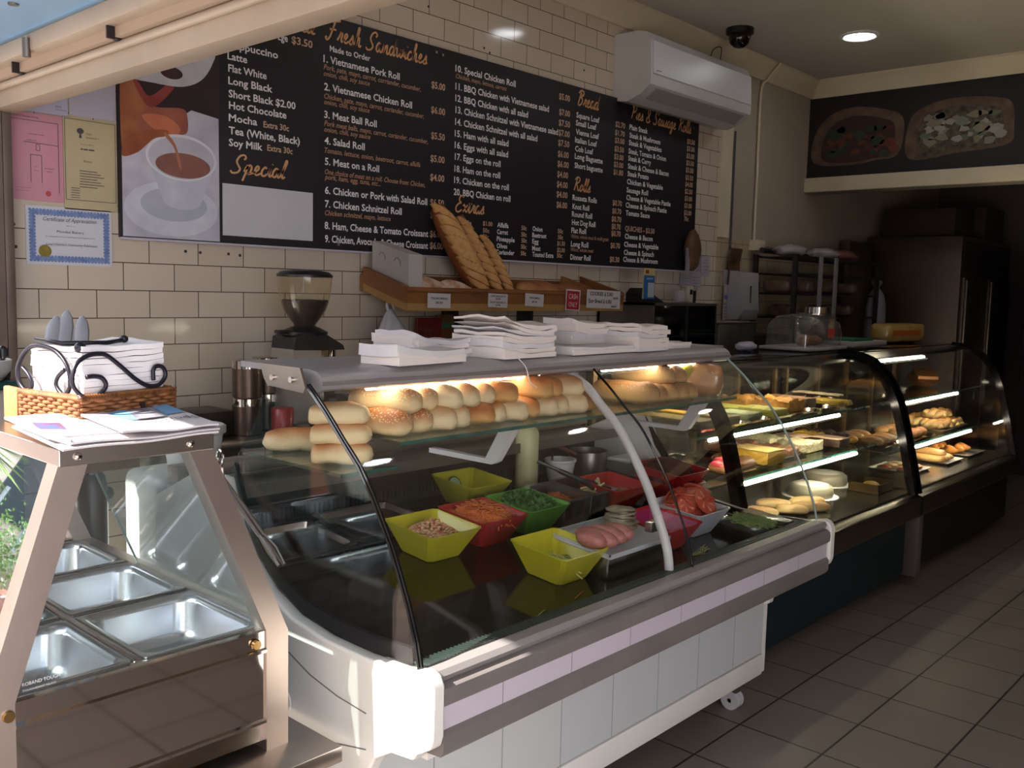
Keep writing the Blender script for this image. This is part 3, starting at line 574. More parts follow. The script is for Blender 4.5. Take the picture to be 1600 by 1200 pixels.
layer('teapot_body', [(1.534, 2.22), (1.568, 2.218), (1.6, 2.17), (1.63, 2.126), (1.59, 2.074), (1.592, 2.03), (1.56, 1.99), (1.534, 1.972)], 'A86A44', .0036, '84462E')
layer('teapot_handle', [(1.575, 2.21), (1.64, 2.12), (1.73, 2.2), (1.72, 2.225), (1.64, 2.16), (1.6, 2.2)], '93403A', .004, '7A302C')
layer('spout', [(1.534, 1.941), (1.557, 2.01), (1.64, 2.042), (1.705, 2.049), (1.695, 2.027), (1.651, 2.012), (1.591, 1.958)], 'A4603A', .0042, '84452C')
layer('tea_stream', [(1.7, 2.04), (1.735, 2.0), (1.757, 1.925), (1.748, 1.922), (1.728, 1.99), (1.692, 2.03)], 'B4765C', .0046, 'A4644C')
layer('white_pot', [(1.572, 2.215), (1.7, 2.27), (1.88, 2.351), (1.885, 2.317), (1.841, 2.251), (1.764, 2.213), (1.654, 2.208)], 'B8B4C2', .0046, 'CBC8D4')
layer('strainer', ell(1.722, 2.255, .043, .022), '2A1A1E', .005, '4A2A26')
# ---------------------------------------------------------------- papers on the tiled wall
def sheet(nm, x0, x1, z0, z1, m_, label, cat='notice', y=WY - .004, th=.0016):
    o = thing(nm, ((x0 + x1) / 2, y, z0), label, cat); G().box(x0, x1, y - th, y + .002, z0, z1).make('sheet', m_, o); return o
def wr(parent, items, y, m_, nm='lettering'):
    g = G()
    for (t, x, z, w, h, *k) in items: text_bm(g, t, (lambda x, z: lambda u, v: (x + u, y, z + v))(x, z), w, h, shear=k[0] if k else 0)
    return g.make(nm, m_, parent, smooth=0)
INK = mat('ink', '4A4048', .7); INKD = mat('dark_ink', '2E2A38', .7)
yl = WY - .0075
c = sheet('certificate', 1.221, 1.508, 1.552, 1.746, mat('certificate_paper', 'CBCBD4', .6), 'white certificate of appreciation with scalloped blue border and gold seal', 'certificate')
g = G()
def dots(x0, x1, z0, z1, st, r):
    nx, nz = round((x1 - x0) / st), round((z1 - z0) / st)
    P = [(x0 + (x1 - x0) * k / nx, z) for k in range(nx + 1) for z in (z0, z1)] + [(x, z0 + (z1 - z0) * k / nz) for k in range(1, nz) for x in (x0, x1)]
    for x, z in P: g.poly([(x + r * math.cos(a), yl, z + r * math.sin(a)) for a in [2 * math.pi * j / 12 for j in range(12)]])
dots(1.235, 1.494, 1.566, 1.732, .0112, .0052); dots(1.247, 1.482, 1.578, 1.72, .0112, .0052)
for (a, b, c_, d) in ((1.235, 1.494, 1.566, 1.578), (1.235, 1.494, 1.72, 1.732), (1.235, 1.247, 1.578, 1.72), (1.482, 1.494, 1.578, 1.72)): g.poly([(a, yl - .0006, c_), (b, yl - .0006, c_), (b, yl - .0006, d), (a, yl - .0006, d)])
g.make('border', mat('cert_blue', '5E74A6', .6, 0, '7A8EBA', 60), c, smooth=0)
wr(c, [('Certificate of Appreciation', 1.276, 1.698, .178, .014, .3), ('Mondial Bakery', 1.32, 1.66, .09, .009), ('in recognition of your contribution and support of the', 1.283, 1.645, .165, .0045, .3), ("Local Children's Community Publication", 1.283, 1.617, .172, .0085, .3), ('Given to', 1.352, 1.683, .03, .004, .3)], yl, INKD)
g = G(); g.poly([(1.28 + .021 * math.cos(a), yl - .0003, 1.597 + .021 * math.sin(a)) for a in [2 * math.pi * j / 24 for j in range(24)]]); g.make('seal', mat('gold_seal', '8A7A34', .4, .4, '9E8C40', 60), c, smooth=0)
pk = sheet('permit', 1.162, 1.346, 1.762, 2.046, mat('pink_paper', 'C98F9E', .7, 0, 'C38898', 6), 'pink permit sheet with a small plan drawing taped to the wall', 'notice', WY - .006)
g = G()
def ln(g, x0, z0, x1, z1, w=.0008, y=yl - .003):
    d = Vector((x1 - x0, 0, z1 - z0)).normalized(); n_ = Vector((-d.z, 0, d.x)) * w
    g.poly([(x0 - n_.x, y, z0 - n_.z), (x1 - n_.x, y, z1 - n_.z), (x1 + n_.x, y, z1 + n_.z), (x0 + n_.x, y, z0 + n_.z)])
for q in ((1.24, 1.91, 1.24, 1.82), (1.275, 1.91, 1.275, 1.82), (1.24, 1.91, 1.275, 1.91), (1.258, 1.945, 1.27, 1.945), (1.258, 1.945, 1.258, 1.925), (1.27, 1.945, 1.27, 1.925), (1.258, 1.925, 1.27, 1.925), (1.22, 1.95, 1.33, 1.947), (1.18, 2.02, 1.33, 2.02), (1.18, 1.78, 1.18, 2.02), (1.33, 1.79, 1.33, 2.02)): ln(g, *q)
g.make('plan_lines', INK, pk, smooth=0)
wr(pk, [('Permit for Outdoor Dining', 1.183, 2.029, .085, .0055), ('LICENSED AREA', 1.235, 1.975, .05, .0035), ('KERB LINE', 1.23, 1.955, .03, .003), ('LOT', 1.252, 1.87, .01, .004), ('Shop', 1.25, 1.858, .014, .004), ('Footpath', 1.285, 1.868, .03, .004), ('tables', 1.29, 1.858, .02, .004), ('Conditions apply to this permit', 1.19, 1.80, .05, .003), ('See reverse for details', 1.19, 1.79, .04, .003)], yl - .003, INK)
g = G(); g.poly([(1.294 + .009 * math.cos(a), yl - .003, 1.787 + .009 * math.sin(a)) for a in [2 * math.pi * j / 18 for j in range(18)]]); g.make('seal', mat('red_seal', 'B04A48', .6), pk, smooth=0)
ye = sheet('registration', 1.348, 1.53, 1.742, 2.052, mat('cream_sheet', 'BDB08E', .7, 0, 'B7AA88', 6), 'pale yellow printed registration sheet with a palm emblem beside the pink permit', 'notice')
g = G()
for q in ((1.353, 1.775, 1.353, 2.045), (1.525, 1.775, 1.525, 2.045), (1.353, 2.045, 1.525, 2.045), (1.353, 1.775, 1.525, 1.775)): ln(g, *q, w=.0009, y=yl)
for k, (x0, x1) in enumerate(((1.405, 1.413), (1.415, 1.43), (1.433, 1.452))): ln(g, x0, 1.948, x1, 1.948, .0022, yl)
for k in range(7): ln(g, 1.4, 1.875 - k * .009, 1.46 + .012 * (k % 3), 1.875 - k * .009, .0012, yl)
for k in range(5): ln(g, 1.37, 1.815 - k * .008, 1.4, 1.815 - k * .008, .001, yl)
g.poly([(1.405 + .012 * math.cos(a), yl, 2.008 + .01 * math.sin(a)) for a in [2 * math.pi * j / 12 for j in range(12)]]); g.poly([(1.4, yl, 1.985), (1.41, yl, 1.985), (1.407, yl, 2.0), (1.403, yl, 2.0)])
g.make('printed_lines', INK, ye, smooth=0)
wr(ye, [('PORT', 1.425, 1.998, .02, .006), ('BAKERY', 1.425, 1.986, .045, .005), ('This is to certify that', 1.405, 1.963, .045, .004), ('Business', 1.415, 1.905, .028, .008)], yl, INK)
b1 = sheet('letter', 1.18, 1.366, 2.05, 2.2, mat('lilac_paper', 'B6B3CC', .7), 'lilac printed letter above the pink permit, partly behind the shopfront track')
wr(b1, [('NSW', 1.325, 2.075, .02, .006), ('Food Authority', 1.325, 2.066, .035, .004), ('certificate number', 1.19, 2.06, .04, .004)], yl, INK)
sheet('blank_letter', 1.37, 1.53, 2.058, 2.25, mat('grey_lilac_paper', 'B3AFC0', .7), 'blank pale letter beside the printed lilac letter, next to the menu photo')
RC = mat('receipt_paper', 'A7A3AE', .7, 0, '9C98A4', 10)
for i, (x0, x1, z0, z1, rz, l) in enumerate(((5.34, 5.45, 1.635, 1.79, .04, 'long receipt slip pinned just right of the menu board end'), (5.46, 5.57, 1.63, 1.765, -.02, 'receipt slip pinned rightmost beside the white trim'), (5.2, 5.34, 1.555, 1.64, .1, 'crumpled slip pinned under the menu board corner'), (5.33, 5.46, 1.55, 1.65, -.03, 'square slip pinned between the other receipts, lower row'))):
    o = sheet('receipt', x0, x1, z0, z1, RC, l, 'receipt', WY - .006 - i * .002); o.rotation_euler = (0, rz, 0)
    g = G()
    for k in range(4): ln(g, x0 + .02, z1 - .03 - k * .02, x1 - .02 - .02 * (k % 2), z1 - .03 - k * .02, .001, WY - .0085 - i * .002)
    g.make('print', INK, o, smooth=0)
bgm = thing('hanging_loaf_bag', (5.22, 3.2, 1.67), 'dark bread loaf in clear bag hung over the right end of the menu board', 'bread bag')
G().blob((5.22, 3.215, 1.79), .075, .045, .13, .12, 3, 3).make('loaf', mat('brown_loaf', '6A4A2E', .7, 0, '4E3522', 14), bgm)
g = G(); g.box(5.14, 5.17, 3.2, 3.215, 1.655, 1.8); g.box(5.27, 5.3, 3.2, 3.215, 1.655, 1.8); g.make('bag_edge', mat('bag_grey', '8E8A98', .4), bgm)
for i, (x, z) in enumerate(((1.79, 1.62), (1.85, 1.618), (1.97, 1.618), (2.02, 1.615), (1.185, 1.68), (1.19, 1.607), (3.37, 2.68), (3.41, 2.665), (3.0, 2.79), (4.16, 2.72))):
    tag(G().cyl((x, WY - .0012, z), (x, WY + .001, z), .006, n=10).make('drill_hole', mat('hole_dark', '3A302C', .8)), 'small dark drill hole in the cream tiles, %s of the scattered holes' % ORD[i], 'hole', 'drill holes in the wall tiles')
# ================================================================ deli counter
DX0, DX1 = 1.24, 3.08
def deck_z(y): return .70 + .1 * (y - 1.4)
deli = thing('deli_counter', (2.16, 1.9, 0), 'white curved glass deli counter with grey bumper rails on castors', 'deli counter')
CASEW = mat('case_white', 'E6E3DE', .45, 0, 'DFDCD6', 4)
GUN = mat('bumper_grey', '77706E', .5, 0, '6E6866', 6)
curve = [(2.069, 1.02), (2.017, .907), (1.96, .838), (1.877, .777), (1.773, .738), (1.651, .722), (1.516, .72), (1.392, .727), (1.345, .735)]
front = [(1.355, .735), (1.367, .786), (1.393, .854), (1.424, .92), (1.45, .97), (1.508, 1.06), (1.555, 1.12), (1.612, 1.17), (1.67, 1.223), (1.741, 1.28)]
endp = [(1.325, .742), (1.305, .735), (1.295, .715), (1.295, .61), (1.302, .588), (1.325, .573), (1.34, .565), (1.352, .548), (1.42, .54), (1.47, .51), (1.5, .46), (1.508, .41), (1.53, .4), (1.53, .13), (2.42, .13), (2.42, .92), (2.2, 1.02)] + curve[:-1]
for (x0, x1) in ((1.215, 1.25), (3.07, 3.105)):
    ep = G().prism(endp, 'x', x0, x1).make('end_panel', CASEW, deli, smooth=30)
    bv = ep.modifiers.new('round', 'BEVEL'); bv.width = .006; bv.segments = 3; bv.limit_method = 'ANGLE'; bv.angle_limit = math.radians(35)
    xs = x0 - .0008 if x0 < 2 else x1 + .0008
    g = G(); g.tube([(xs, 1.8, .66), (xs, 1.7, .625), (xs, 1.6, .607), (xs, 1.5, .6)], .0015, 6); g.tube([(xs, 1.68, .48), (xs, 1.5, .52)], .0015, 6)
    g.make('panel_seam', mat('seam_grey', '6E6A66', .8), ep)
    g = G(); g.cyl((xs - .002, 1.81, .53), (xs + .003, 1.81, .53), .035, n=28); g.make('cover_cap', CASEW, ep)
# gasket lip inside each end and its tempered glass
for (x0, x1, gx) in ((1.25, 1.262, 1.232), (3.0655, 3.07, 3.082)):
    pts = curve[:-1]; up = [(y + .004, z + (.035 if gx < 2 else .004)) for y, z in pts]
    G().prism(pts + up[::-1], 'x', x0, x1).make('gasket', GASKET, deli)
    eg = [(y + .0, z - .004) for y, z in curve[:-1]] + front + [(1.871, 1.298)]
    G().prism(eg, 'x', gx - .003, gx + .003).make('end_glass', GLASS, deli, smooth=0)
    G().tube([(gx, y, z) for y, z in front], .004, 6).make('glass_edge', BLKGLOSS if gx < 2 else mat('clear_edge', '9FB4B0', .1), deli)
fr = [v.to_2d() for v in arc([(y, z, 0) for y, z in front], 3)]; fr = [(v.x, v.y) for v in fr]
for (x0, x1) in ((1.238, 2.262), (2.268, 3.078)):
    fg = G().sheet(fr, x0, x1, .006).make('front_glass', GLASS, deli, smooth=60)
    G().tube([(x0, y - .002, z) for y, z in fr], .0045 if x0 < 2 else .0035, 6).make('pane_edge', BLKGLOSS, fg)
# roof with its brackets, lights
roof = [(1.742, 1.262), (1.728, 1.268), (1.722, 1.28), (1.728, 1.297), (1.745, 1.308), (1.78, 1.312), (2.06, 1.312), (2.06, 1.298), (1.86, 1.296), (1.845, 1.268)]
G().prism(roof, 'x', 1.262, 3.09).make('roof_rail', mat('brushed_roof', 'A8A3A6', .35, .3, '9E999C', 5), deli, smooth=30)
G().prism([(1.7205, 1.286), (1.7185, 1.283), (1.7215, 1.277), (1.7235, 1.28)], 'x', 1.262, 3.09).make('roof_groove', GUN, deli)
for x in (1.224, 3.088):
    br = G().prism([(1.915, 1.318), (1.755, 1.318), (1.735, 1.275), (1.742, 1.262), (1.885, 1.268), (1.9, 1.285)], 'x', x, x + .006).make('end_bracket', STEEL, deli, smooth=0)
    for y in (1.86, 1.785):
        G().cyl((x - .006, y, 1.289), (x + .004, y, 1.289), .007, n=12).make('screw', STEEL2, br)
for (a, b) in ((1.42, 2.05), (2.36, 2.9)):
    tb = G().cyl((a, 1.762, 1.262), (b, 1.762, 1.262), .008, n=10).make('light_tube', TUBE, deli)
    G().box(a - .05, b + .05, 1.755, 1.79, 1.269, 1.275).make('light_batten', WHITEP, tb)
# curved post behind the glass joint
pp = [(y + .028, z) for y, z in front]; pp[-1] = (1.79, 1.265); pp[0] = (1.385, .715)
post = G().tube(arc([(2.2, y, z) for y, z in pp], 3), .0135, 10).make('curved_post', WHITEP, deli)
G().box(2.18, 2.225, 1.75, 1.8, 1.235, 1.27, .003).make('post_clamp', WHITEP, post); G().box(2.185, 2.23, 1.44, 1.465, .83, .86, .003).make('glass_clip', STEEL, post)
# glass shelf for the rolls
SZ = 1.142
ss_ = G().box(1.266, 1.43, 1.66, 2.07, 1.077, 1.085).make('side_ledge', SHELFG, deli, smooth=0); G().box(1.266, 1.43, 1.657, 1.66, 1.077, 1.085).make('shelf_edge', GEDGE, ss_)
sh = G().box(1.432, 3.02, 1.652, 2.07, SZ - .009, SZ).make('glass_shelf', SHELFG, deli, smooth=0)
G().box(1.432, 3.02, 1.649, 1.652, SZ - .009, SZ).make('shelf_edge', GEDGE, sh); 
for x in (1.95, 2.98):
    g = G(); g.prism([(1.735, SZ - .01), (1.79, SZ - .01), (1.86, 1.015), (2.1, 1.015), (2.1, 1.0), (1.835, 1.0), (1.815, 1.01)], 'x', x - .012, x + .012); g.make('shelf_bracket', WHITEP, deli, smooth=0)
for x in (2.3,):
    g = G(); g.prism([(1.9, 1.3), (1.96, 1.3), (2.12, 1.05), (2.06, 1.05)], 'x', x - .018, x + .018); g.make('rear_post', mat('post_grey', 'A8A5A6', .5), deli, smooth=0)
# well: deck, back wall, rear ledge
dk = [(1.40, deck_z(1.40)), (2.32, deck_z(2.32)), (2.32, deck_z(2.32) - .02), (1.40, deck_z(1.4) - .02)]
G().prism(dk, 'x', 1.25, 3.07).make('display_deck', mat('black_deck', '0C0B0D', .07, 0, '0F0E10', 5, spec=.6), deli, smooth=0)
bw = G().box(1.25, 3.07, 2.32, 2.34, .7, .94).make('rear_wall', mat('well_black', '1A181C', .4, 0, '141317', 6), deli, smooth=0)
g = G()
for k in range(100):
    x = 1.33 + k * .017; g.box(x, x + .007, 2.317, 2.321, .81, .845)
v_ = g.make('vent_slot', mat('slot_black', '020203', .9), bw, smooth=0); v_['kind'] = 'stuff'
g = G(); g.prism([(2.2, .945), (2.42, .945), (2.42, .92), (2.33, .92), (2.33, .93), (2.2, .93)], 'x', 1.25, 3.07); g.box(1.25, 3.07, 2.195, 2.2, .925, .96); g.make('rear_ledge', DSTEEL, deli, smooth=0)
G().box(1.25, 3.07, 2.36, 2.42, .96, 1.0, .004).make('rear_rail', mat('rail_tan', '8B8078', .4, .7), deli)
g = G(); g.box(1.25, 3.07, 1.358, 1.402, .69, .729)
g.make('front_gutter', mat('gutter_black', '17191A', .4), deli, smooth=0)
g = G()
for k in range(150):
    x = 1.262 + k * .012
    g.mx = Matrix.Translation((x, 1.38, .7315)) @ Matrix.Rotation(.5, 4, 'Z'); g.box(-.002, .002, -.02, .02, -.002, .003); g.mx = Matrix()
g.make('vent_grille', mat('grille_green', '3E4B47', .35, .4), deli, smooth=0)
# front: sill, bumpers, tile band, lower panel, castors
G().prism([(1.356, .735), (1.318, .737), (1.31, .726), (1.318, .712), (1.345, .708), (1.356, .7)], 'x', 1.25, 3.07).make('sill', mat('sill_grey', '9A9494', .4, .3), deli)
G().prism([(1.345, .712), (1.31, .712), (1.299, .704), (1.296, .69), (1.298, .672), (1.306, .664), (1.345, .664)], 'x', 1.25, 3.07).make('bumper', GUN, deli)
G().prism([(1.345, .615), (1.306, .615), (1.298, .606), (1.298, .572), (1.306, .56), (1.345, .556), (1.5, .54), (1.5, .55)], 'x', 1.25, 3.07).make('bumper', GUN, deli)
TB = brick_mat('band_tiles', rgb('C9BEC9'), rgb('C4B9C5'), rgb('8D8590'), .2366, 1.0, .0015, .45, ('X', 'Z'), (-1.433 + .2366 * 4, 3.2), 0., .2)
G().box(1.25, 3.07, 1.307, 1.345, .614, .665).make('tile_band', TB, deli, smooth=0)
G().box(1.25, 3.07, 1.345, 2.3, .54, .69).make('carcass', CASEW, deli, smooth=0)
TL = brick_mat('front_panel_tiles', rgb('C6CACB'), rgb('C0C5C7'), rgb('8C9092'), .2366, 2.0, .0018, .3, ('X', 'Z'), (-2.153 + .2366 * 8, 3.0), 0., .25)
G().box(1.25, 3.072, 1.53, 1.56, .21, .545).make('lower_panel', TL, deli, smooth=0)
G().box(1.25, 3.072, 1.525, 1.56, .13, .206, .003).make('kick_strip', CASEW, deli)
g = G(); g.box(1.25, 3.07, 1.56, 2.42, .13, .55); g.make('base_box', mat('base_dark', '38343A', .6), deli, smooth=0)
g = G(); g.prism([(1.35, .553), (1.42, .553), (1.46, .53), (1.495, .48), (1.51, .4), (1.53, .39), (1.53, .556)], 'x', 3.072, 3.1); g.make('corbel', CASEW, deli)
for (x, y) in ((3.0, 1.6), (1.33, 1.6), (1.33, 2.35), (3.0, 2.35)):
    cs = G(); cs.cyl((x - .022, y, .035), (x - .008, y, .035), .035, n=24); cs.cyl((x + .008, y, .035), (x + .022, y, .035), .035, n=24); cs.cyl((x - .022, y, .035), (x + .022, y, .035), .008)
    co = cs.make('castor', mat('castor_white', 'B9B6BA', .4), deli)
    G().box(x - .02, x + .02, y - .025, y + .025, .065, .13, .004).make('castor_bracket', DSTEEL, co)
# ---------------------------------------------------------------- rolls on the glass shelf
ROLLA = crust('roll_pale', 'E3CBA0', 'BA702C', .78, 1.6)
ROLLB = crust('roll_seeded', 'DFC394', 'B0602A', .6, 1.35, seeds=.75)
ROLLC = crust('roll_brown', 'D9A662', 'B0662A', .15, 1.1)
protos = {}
def roll(kind, loc, label, rz=0., s=1., group='bread rolls on the glass shelf', dims=(.205, .079, .066)):
    rx = random.Random(label).uniform(-.02, .02)
    if (kind, dims) not in protos:
        o = G().bar(*dims, p=3.0, q=2.4, nz=.09, seed=len(protos)).make('bread_roll', {'a': ROLLA, 'b': ROLLB, 'c': ROLLC, 'd': ROLLS}[kind], base=False, smooth=180)
        protos[(kind, dims)] = o; o.location = loc; o.rotation_euler = (0, rx, rz); o.scale = (s,) * 3
    else: o = dup(protos[(kind, dims)], loc, (0, rx, rz), scale=s)
    return tag(o, label, 'bread roll', group)
ROLLS = crust('roll_rustic', 'C9A067', '9A5F2E', .3, 1.3, seeds=.25)
names = {'a': 'pale', 'b': 'sesame seeded', 'c': 'golden brown'}
bot = [(1.497, 'b'), (1.577, 'b'), (1.64, 'a'), (1.703, 'a'), (1.785, 'c'), (1.85, 'a'), (1.915, 'a'), (1.98, 'c'), (2.055, 'a'), (2.12, 'a'), (2.18, 'a'), (2.25, 'c')]
for i, (x, k) in enumerate(bot):
    roll(k, (x - .03, 1.785 + (.0, .012, -.008, .006)[i % 4], SZ), '%s roll, %s from the left end in the bottom layer on the glass shelf' % (names[k], ORD[i]), rz=(.36, .3, .4, .33, .44, .28)[i % 6])
top = [(1.54, 'b', .0), (1.605, 'b', .05), (1.672, 'a', .02), (1.747, 'a', .0), (1.822, 'a', -.05), (1.885, 'c', -.02), (2.03, 'c', -.16), (2.105, 'c', .0), (2.175, 'a', .1)]
for i, (x, k, r) in enumerate(top):
    roll(k, (x - .03, 1.80 + (.0, .014, -.01)[i % 3], SZ + .049), '%s roll, %s from the left lying in the top layer of rolls' % (names[k], ORD[i]), rz=.36 + r, s=1.15 if i == 6 else 1.)
for i, (dz, y, x, l) in enumerate(((0, 1.765, 1.352, 'bottom'), (.044, 1.775, 1.356, 'middle'), (.088, 1.79, 1.362, 'top'))):
    roll('a', (x, y, 1.0855 + dz), 'pale bread roll, %s of the stack of three at the left end of the counter' % l, rz=.75, dims=(.148, .1, .054))
roll('a', (1.375, 1.97, 1.0855), 'pale roll lying alone behind the stack of three rolls', rz=1.0, s=.9)
for i, (x, y, z, l, s) in enumerate(((2.54, 1.80, 0, 'leftmost in the lower layer right of the white post', 1.15), (2.60, 1.79, 0, 'second in the lower layer right of the white post', 1.), (2.66, 1.785, 0, 'third in the lower layer right of the white post', 1.), (2.715, 1.78, 0, 'fourth in the lower layer right of the white post', 1.), (2.77, 1.78, 0, 'last in the lower layer right of the white post', 1.), (2.67, 1.82, .052, 'left of two on top of the rustic pile', 1.1), (2.745, 1.81, .052, 'right of two on top of the rustic pile', 1.))):
    roll('d', (x, y, SZ + z), 'floured rustic roll, ' + l, rz=.15, s=s, group='rustic rolls on the shelf by the packaged loaf', dims=(.22, .082, .066))
lf = thing('packaged_loaf', (2.925, 1.79, SZ), 'loaf in printed clear plastic bag with yellow label at the right shelf end', 'packaged bread')
lo = local(G().bar(.24, .13, .12, p=6, q=5, flat=.9, nz=.04, seed=4), 'loaf', mat('wrapped_crust', '9A6A48', .25, 0, 'B98A62', 18, coat=.6), lf); lo.rotation_euler = (0, 0, .5)
local(G().blob((-.05, .02, .095), .07, .06, .045, .15, 2, 3), 'yellow_label', mat('yellow_film', 'C8CC3E', .3, 0, 'B2A632', 25, coat=.5), lf)
local(G().blob((.05, -.045, .055), .065, .045, .06, .12, 5, 3), 'bag_end', mat('clear_film', 'B0A08C', .2, 0, '8E6E56', 30, coat=.5), lf)
# ---------------------------------------------------------------- salad bowls on the deck
DT = math.atan(.1)
def plastic(n, c, c2): return mat(n, c, .3, 0, c2, 6, coat=.2)
YEL = plastic('yellow_melamine', 'C9C22A', 'C3BB26'); RED = plastic('red_melamine', 'B51F24', 'AE1C22'); GRN = plastic('green_melamine', '5DA336', '579C32'); WHB = plastic('white_melamine', 'CFCFD8', 'CACAD4'); PNK = plastic('magenta_melamine', 'B03A6A', 'A83464')
def bowl(name, x, y, m_, label, s=.205, h=.088, rz=0., dz=0., inner=None):
    o = thing(name, (x, y, deck_z(y) + .0015 + dz), label, 'bowl', 'square salad bowls in the deli counter'); o.rotation_euler = (DT, 0, rz)
    def sq(r, z, c=.012): return [(sx * (r - c * a), sy * (r - c * b), z) for sx, sy, a, b in ((1, 1, 0, 1), (1, 1, 1, 0), (-1, 1, 1, 0), (-1, 1, 0, 1), (-1, -1, 0, 1), (-1, -1, 1, 0), (1, -1, 1, 0), (1, -1, 0, 1))]
    g = G(); R_, B_ = s / 2, s * .31
    rings = [[g.v(p) for p in sq(r, z)] for r, z in ((B_ - .004, 0), (B_, .004), (R_ - .003, h - .004), (R_, h), (R_ - .005, h + .001), (R_ - .009, h - .004), (B_ - .002, .008))]
    g.skin(rings, True)
    b = g.make('bowl_shell', m_, base=False, smooth=25); b.parent = o
    if inner:
        g = G(); rr = [[g.v(p) for p in sq(r, z)] for r, z in ((B_ - .001, .009), (R_ - .0105, h - .005))]
        g.skin(rr, False); b2 = g.make('bowl_lining', inner, base=False, smooth=25); b2.parent = o
    return o
def strands(g, n, r, z0, zh, L, w, seed, curl=.4):
    rr = random.Random(seed)
    for k in range(n):
        a = rr.uniform(0, 6.28); q = r * math.sqrt(rr.random()); x, y = q * math.cos(a), q * math.sin(a); z = z0 + zh * (1 - (q / r) ** 2) * rr.uniform(.6, 1)
        d = rr.uniform(0, 6.28); l = L * rr.uniform(.5, 1); dz = rr.uniform(-.25, .35)
        p = [Vector((x + math.cos(d + curl * t) * l * t, y + math.sin(d + curl * t) * l * t, z + dz * l * t - .3 * l * t * t)) for t in (-.5, 0, .5)]
        g.tube(p, w, 4)
def mound(g, r, z0, h, seed, nz=.25, sq=4.):
    g.mx = Matrix.Translation((0, 0, z0)); g.blob((0, 0, 0), r, r, h, nz, seed, 4, 2.5); g.mx = Matrix()
b = bowl('salad_bowl', 1.78, 1.915, YEL, 'yellow square bowl of crabmeat-like shredded salad, front left on the deck')
g = G(); mound(g, .07, .045, .03, 3); rr = random.Random(5)
for k in range(240):
    a = rr.uniform(0, 6.28); q = .068 * math.sqrt(rr.random()); g.blob((q * math.cos(a), q * math.sin(a) , .062 + .045 * (1 - q / .068) * rr.uniform(.5, 1)), .007, .005, .004, .2, k, 1)
food = local(g, 'shredded_salad', mat('crab_salad', 'D9B896', .6, 0, 'D08A60', 60), b); food['kind'] = 'stuff'
b = bowl('salad_bowl', 2.22, 2.2, YEL, 'yellow square bowl with a slice of cucumber, at the back of the deck')
g = G(); g.mx = Matrix.Translation((-.035, .045, .055)) @ Matrix.Rotation(1.15, 4, 'X'); g.cyl((0, 0, 0), (0, 0, .004), .028, n=24); cu_ = local(g, 'cucumber_slice', mat('cucumber_flesh', '9DB08A', .4), b, 30)
g = G(); g.mx = Matrix.Translation((-.035, .045, .055)) @ Matrix.Rotation(1.15, 4, 'X'); g.tube([(.028 * math.cos(k * .2618), .028 * math.sin(k * .2618), .002) for k in range(24)], .003, 6, True); local(g, 'cucumber_skin', mat('cucumber_skin', '24401E', .4), b)
b = bowl('salad_bowl', 1.993, 1.925, RED, 'red square bowl heaped with shredded carrot')
g = G(); mound(g, .082, .06, .04, 6); strands(g, 420, .088, .07, .045, .06, .0018, 2)
local(g, 'shredded_carrot', mat('carrot_shred', 'C9622E', .5, 0, 'D87A3C', 40), b)['kind'] = 'stuff'
b = bowl('salad_bowl', 2.202, 1.93, GRN, 'green square bowl filled with chopped coriander')
g = G(); mound(g, .08, .06, .035, 8); rr = random.Random(9)
for k in range(420):
    a = rr.uniform(0, 6.28); q = .09 * math.sqrt(rr.random()); p = Vector((q * math.cos(a), q * math.sin(a), .075 + .035 * (1 - q / .09) + rr.uniform(0, .012))); n_ = Vector((rr.uniform(-1, 1), rr.uniform(-1, 1), rr.uniform(.2, 1))).normalized(); u = n_.orthogonal().normalized() * rr.uniform(.005, .011); w_ = n_.cross(u)
    g.poly([p - u, p - w_ * .6, p + u, p + w_ * .6])
local(g, 'chopped_coriander', mat('coriander_green', '2E5A24', .5, 0, '4F8436', 60), b)['kind'] = 'stuff'
b = bowl('salad_bowl', 1.962, 1.60, YEL, 'yellow square bowl with a little shredded lettuce, nearest the front glass', h=.09)
g = G(); strands(g, 110, .066, .03, .02, .06, .0022, 4); local(g, 'lettuce_shreds', mat('pale_lettuce', 'B9BF6A', .5, 0, 'D6D79A', 30), b)
b = bowl('salad_bowl', 2.652, 1.925, RED, 'red square bowl of sliced onion pieces beside the steel pot', rz=-.05, s=.2)
g = G()
for k, (x, y, z) in enumerate(((-.03, .02, .05), (.03, .0, .045), (.045, -.01, .05), (0, .04, .045), (.02, -.04, .045), (-.05, -.03, .045))): g.blob((x, y, z), .028, .022, .012, .3, k, 2)
local(g, 'chicken_pieces', mat('pale_meat', 'B8A08C', .5, 0, '8E7462', 40), b)
b0 = bowl('salad_bowl', 2.885, 1.84, RED, 'lower of two nested red bowls under the heap of pate', s=.2)
b = bowl('salad_bowl', 2.885, 1.84, RED, 'upper red bowl heaped with dark brown pate, right end of the deck', s=.215, dz=.045)
g = G(); g.mx = Matrix.Translation((0, 0, .06)); g.blob((0, 0, .0), .095, .092, .055, .12, 3, 4, 2.2); g.blob((-.03, .01, .03), .05, .04, .032, .2, 8, 3); local(g, 'pate', mat('dark_pate', '552822', .8, 0, '40201C', 14, bump=.3, spec=.2), b)
b = bowl('salad_bowl', 2.44, 1.59, RED, 'red square bowl with magenta lining near the white post', inner=PNK, h=.085)
g = G(); mound(g, .06, .01, .012, 2); local(g, 'beetroot', mat('beetroot_magenta', '9C2C56', .4, 0, 'B34A70', 30), b)
b = bowl('salad_bowl', 2.662, 1.618, WHB, 'white square bowl heaped with sliced tomato', rz=.0)
rr = random.Random(12)
TOMS = mat('tomato_red', 'B5402C', .35, 0, 'C25440', 20); TOMF = mat('tomato_flesh', 'D68468', .4, 0, 'DDA284', 40)
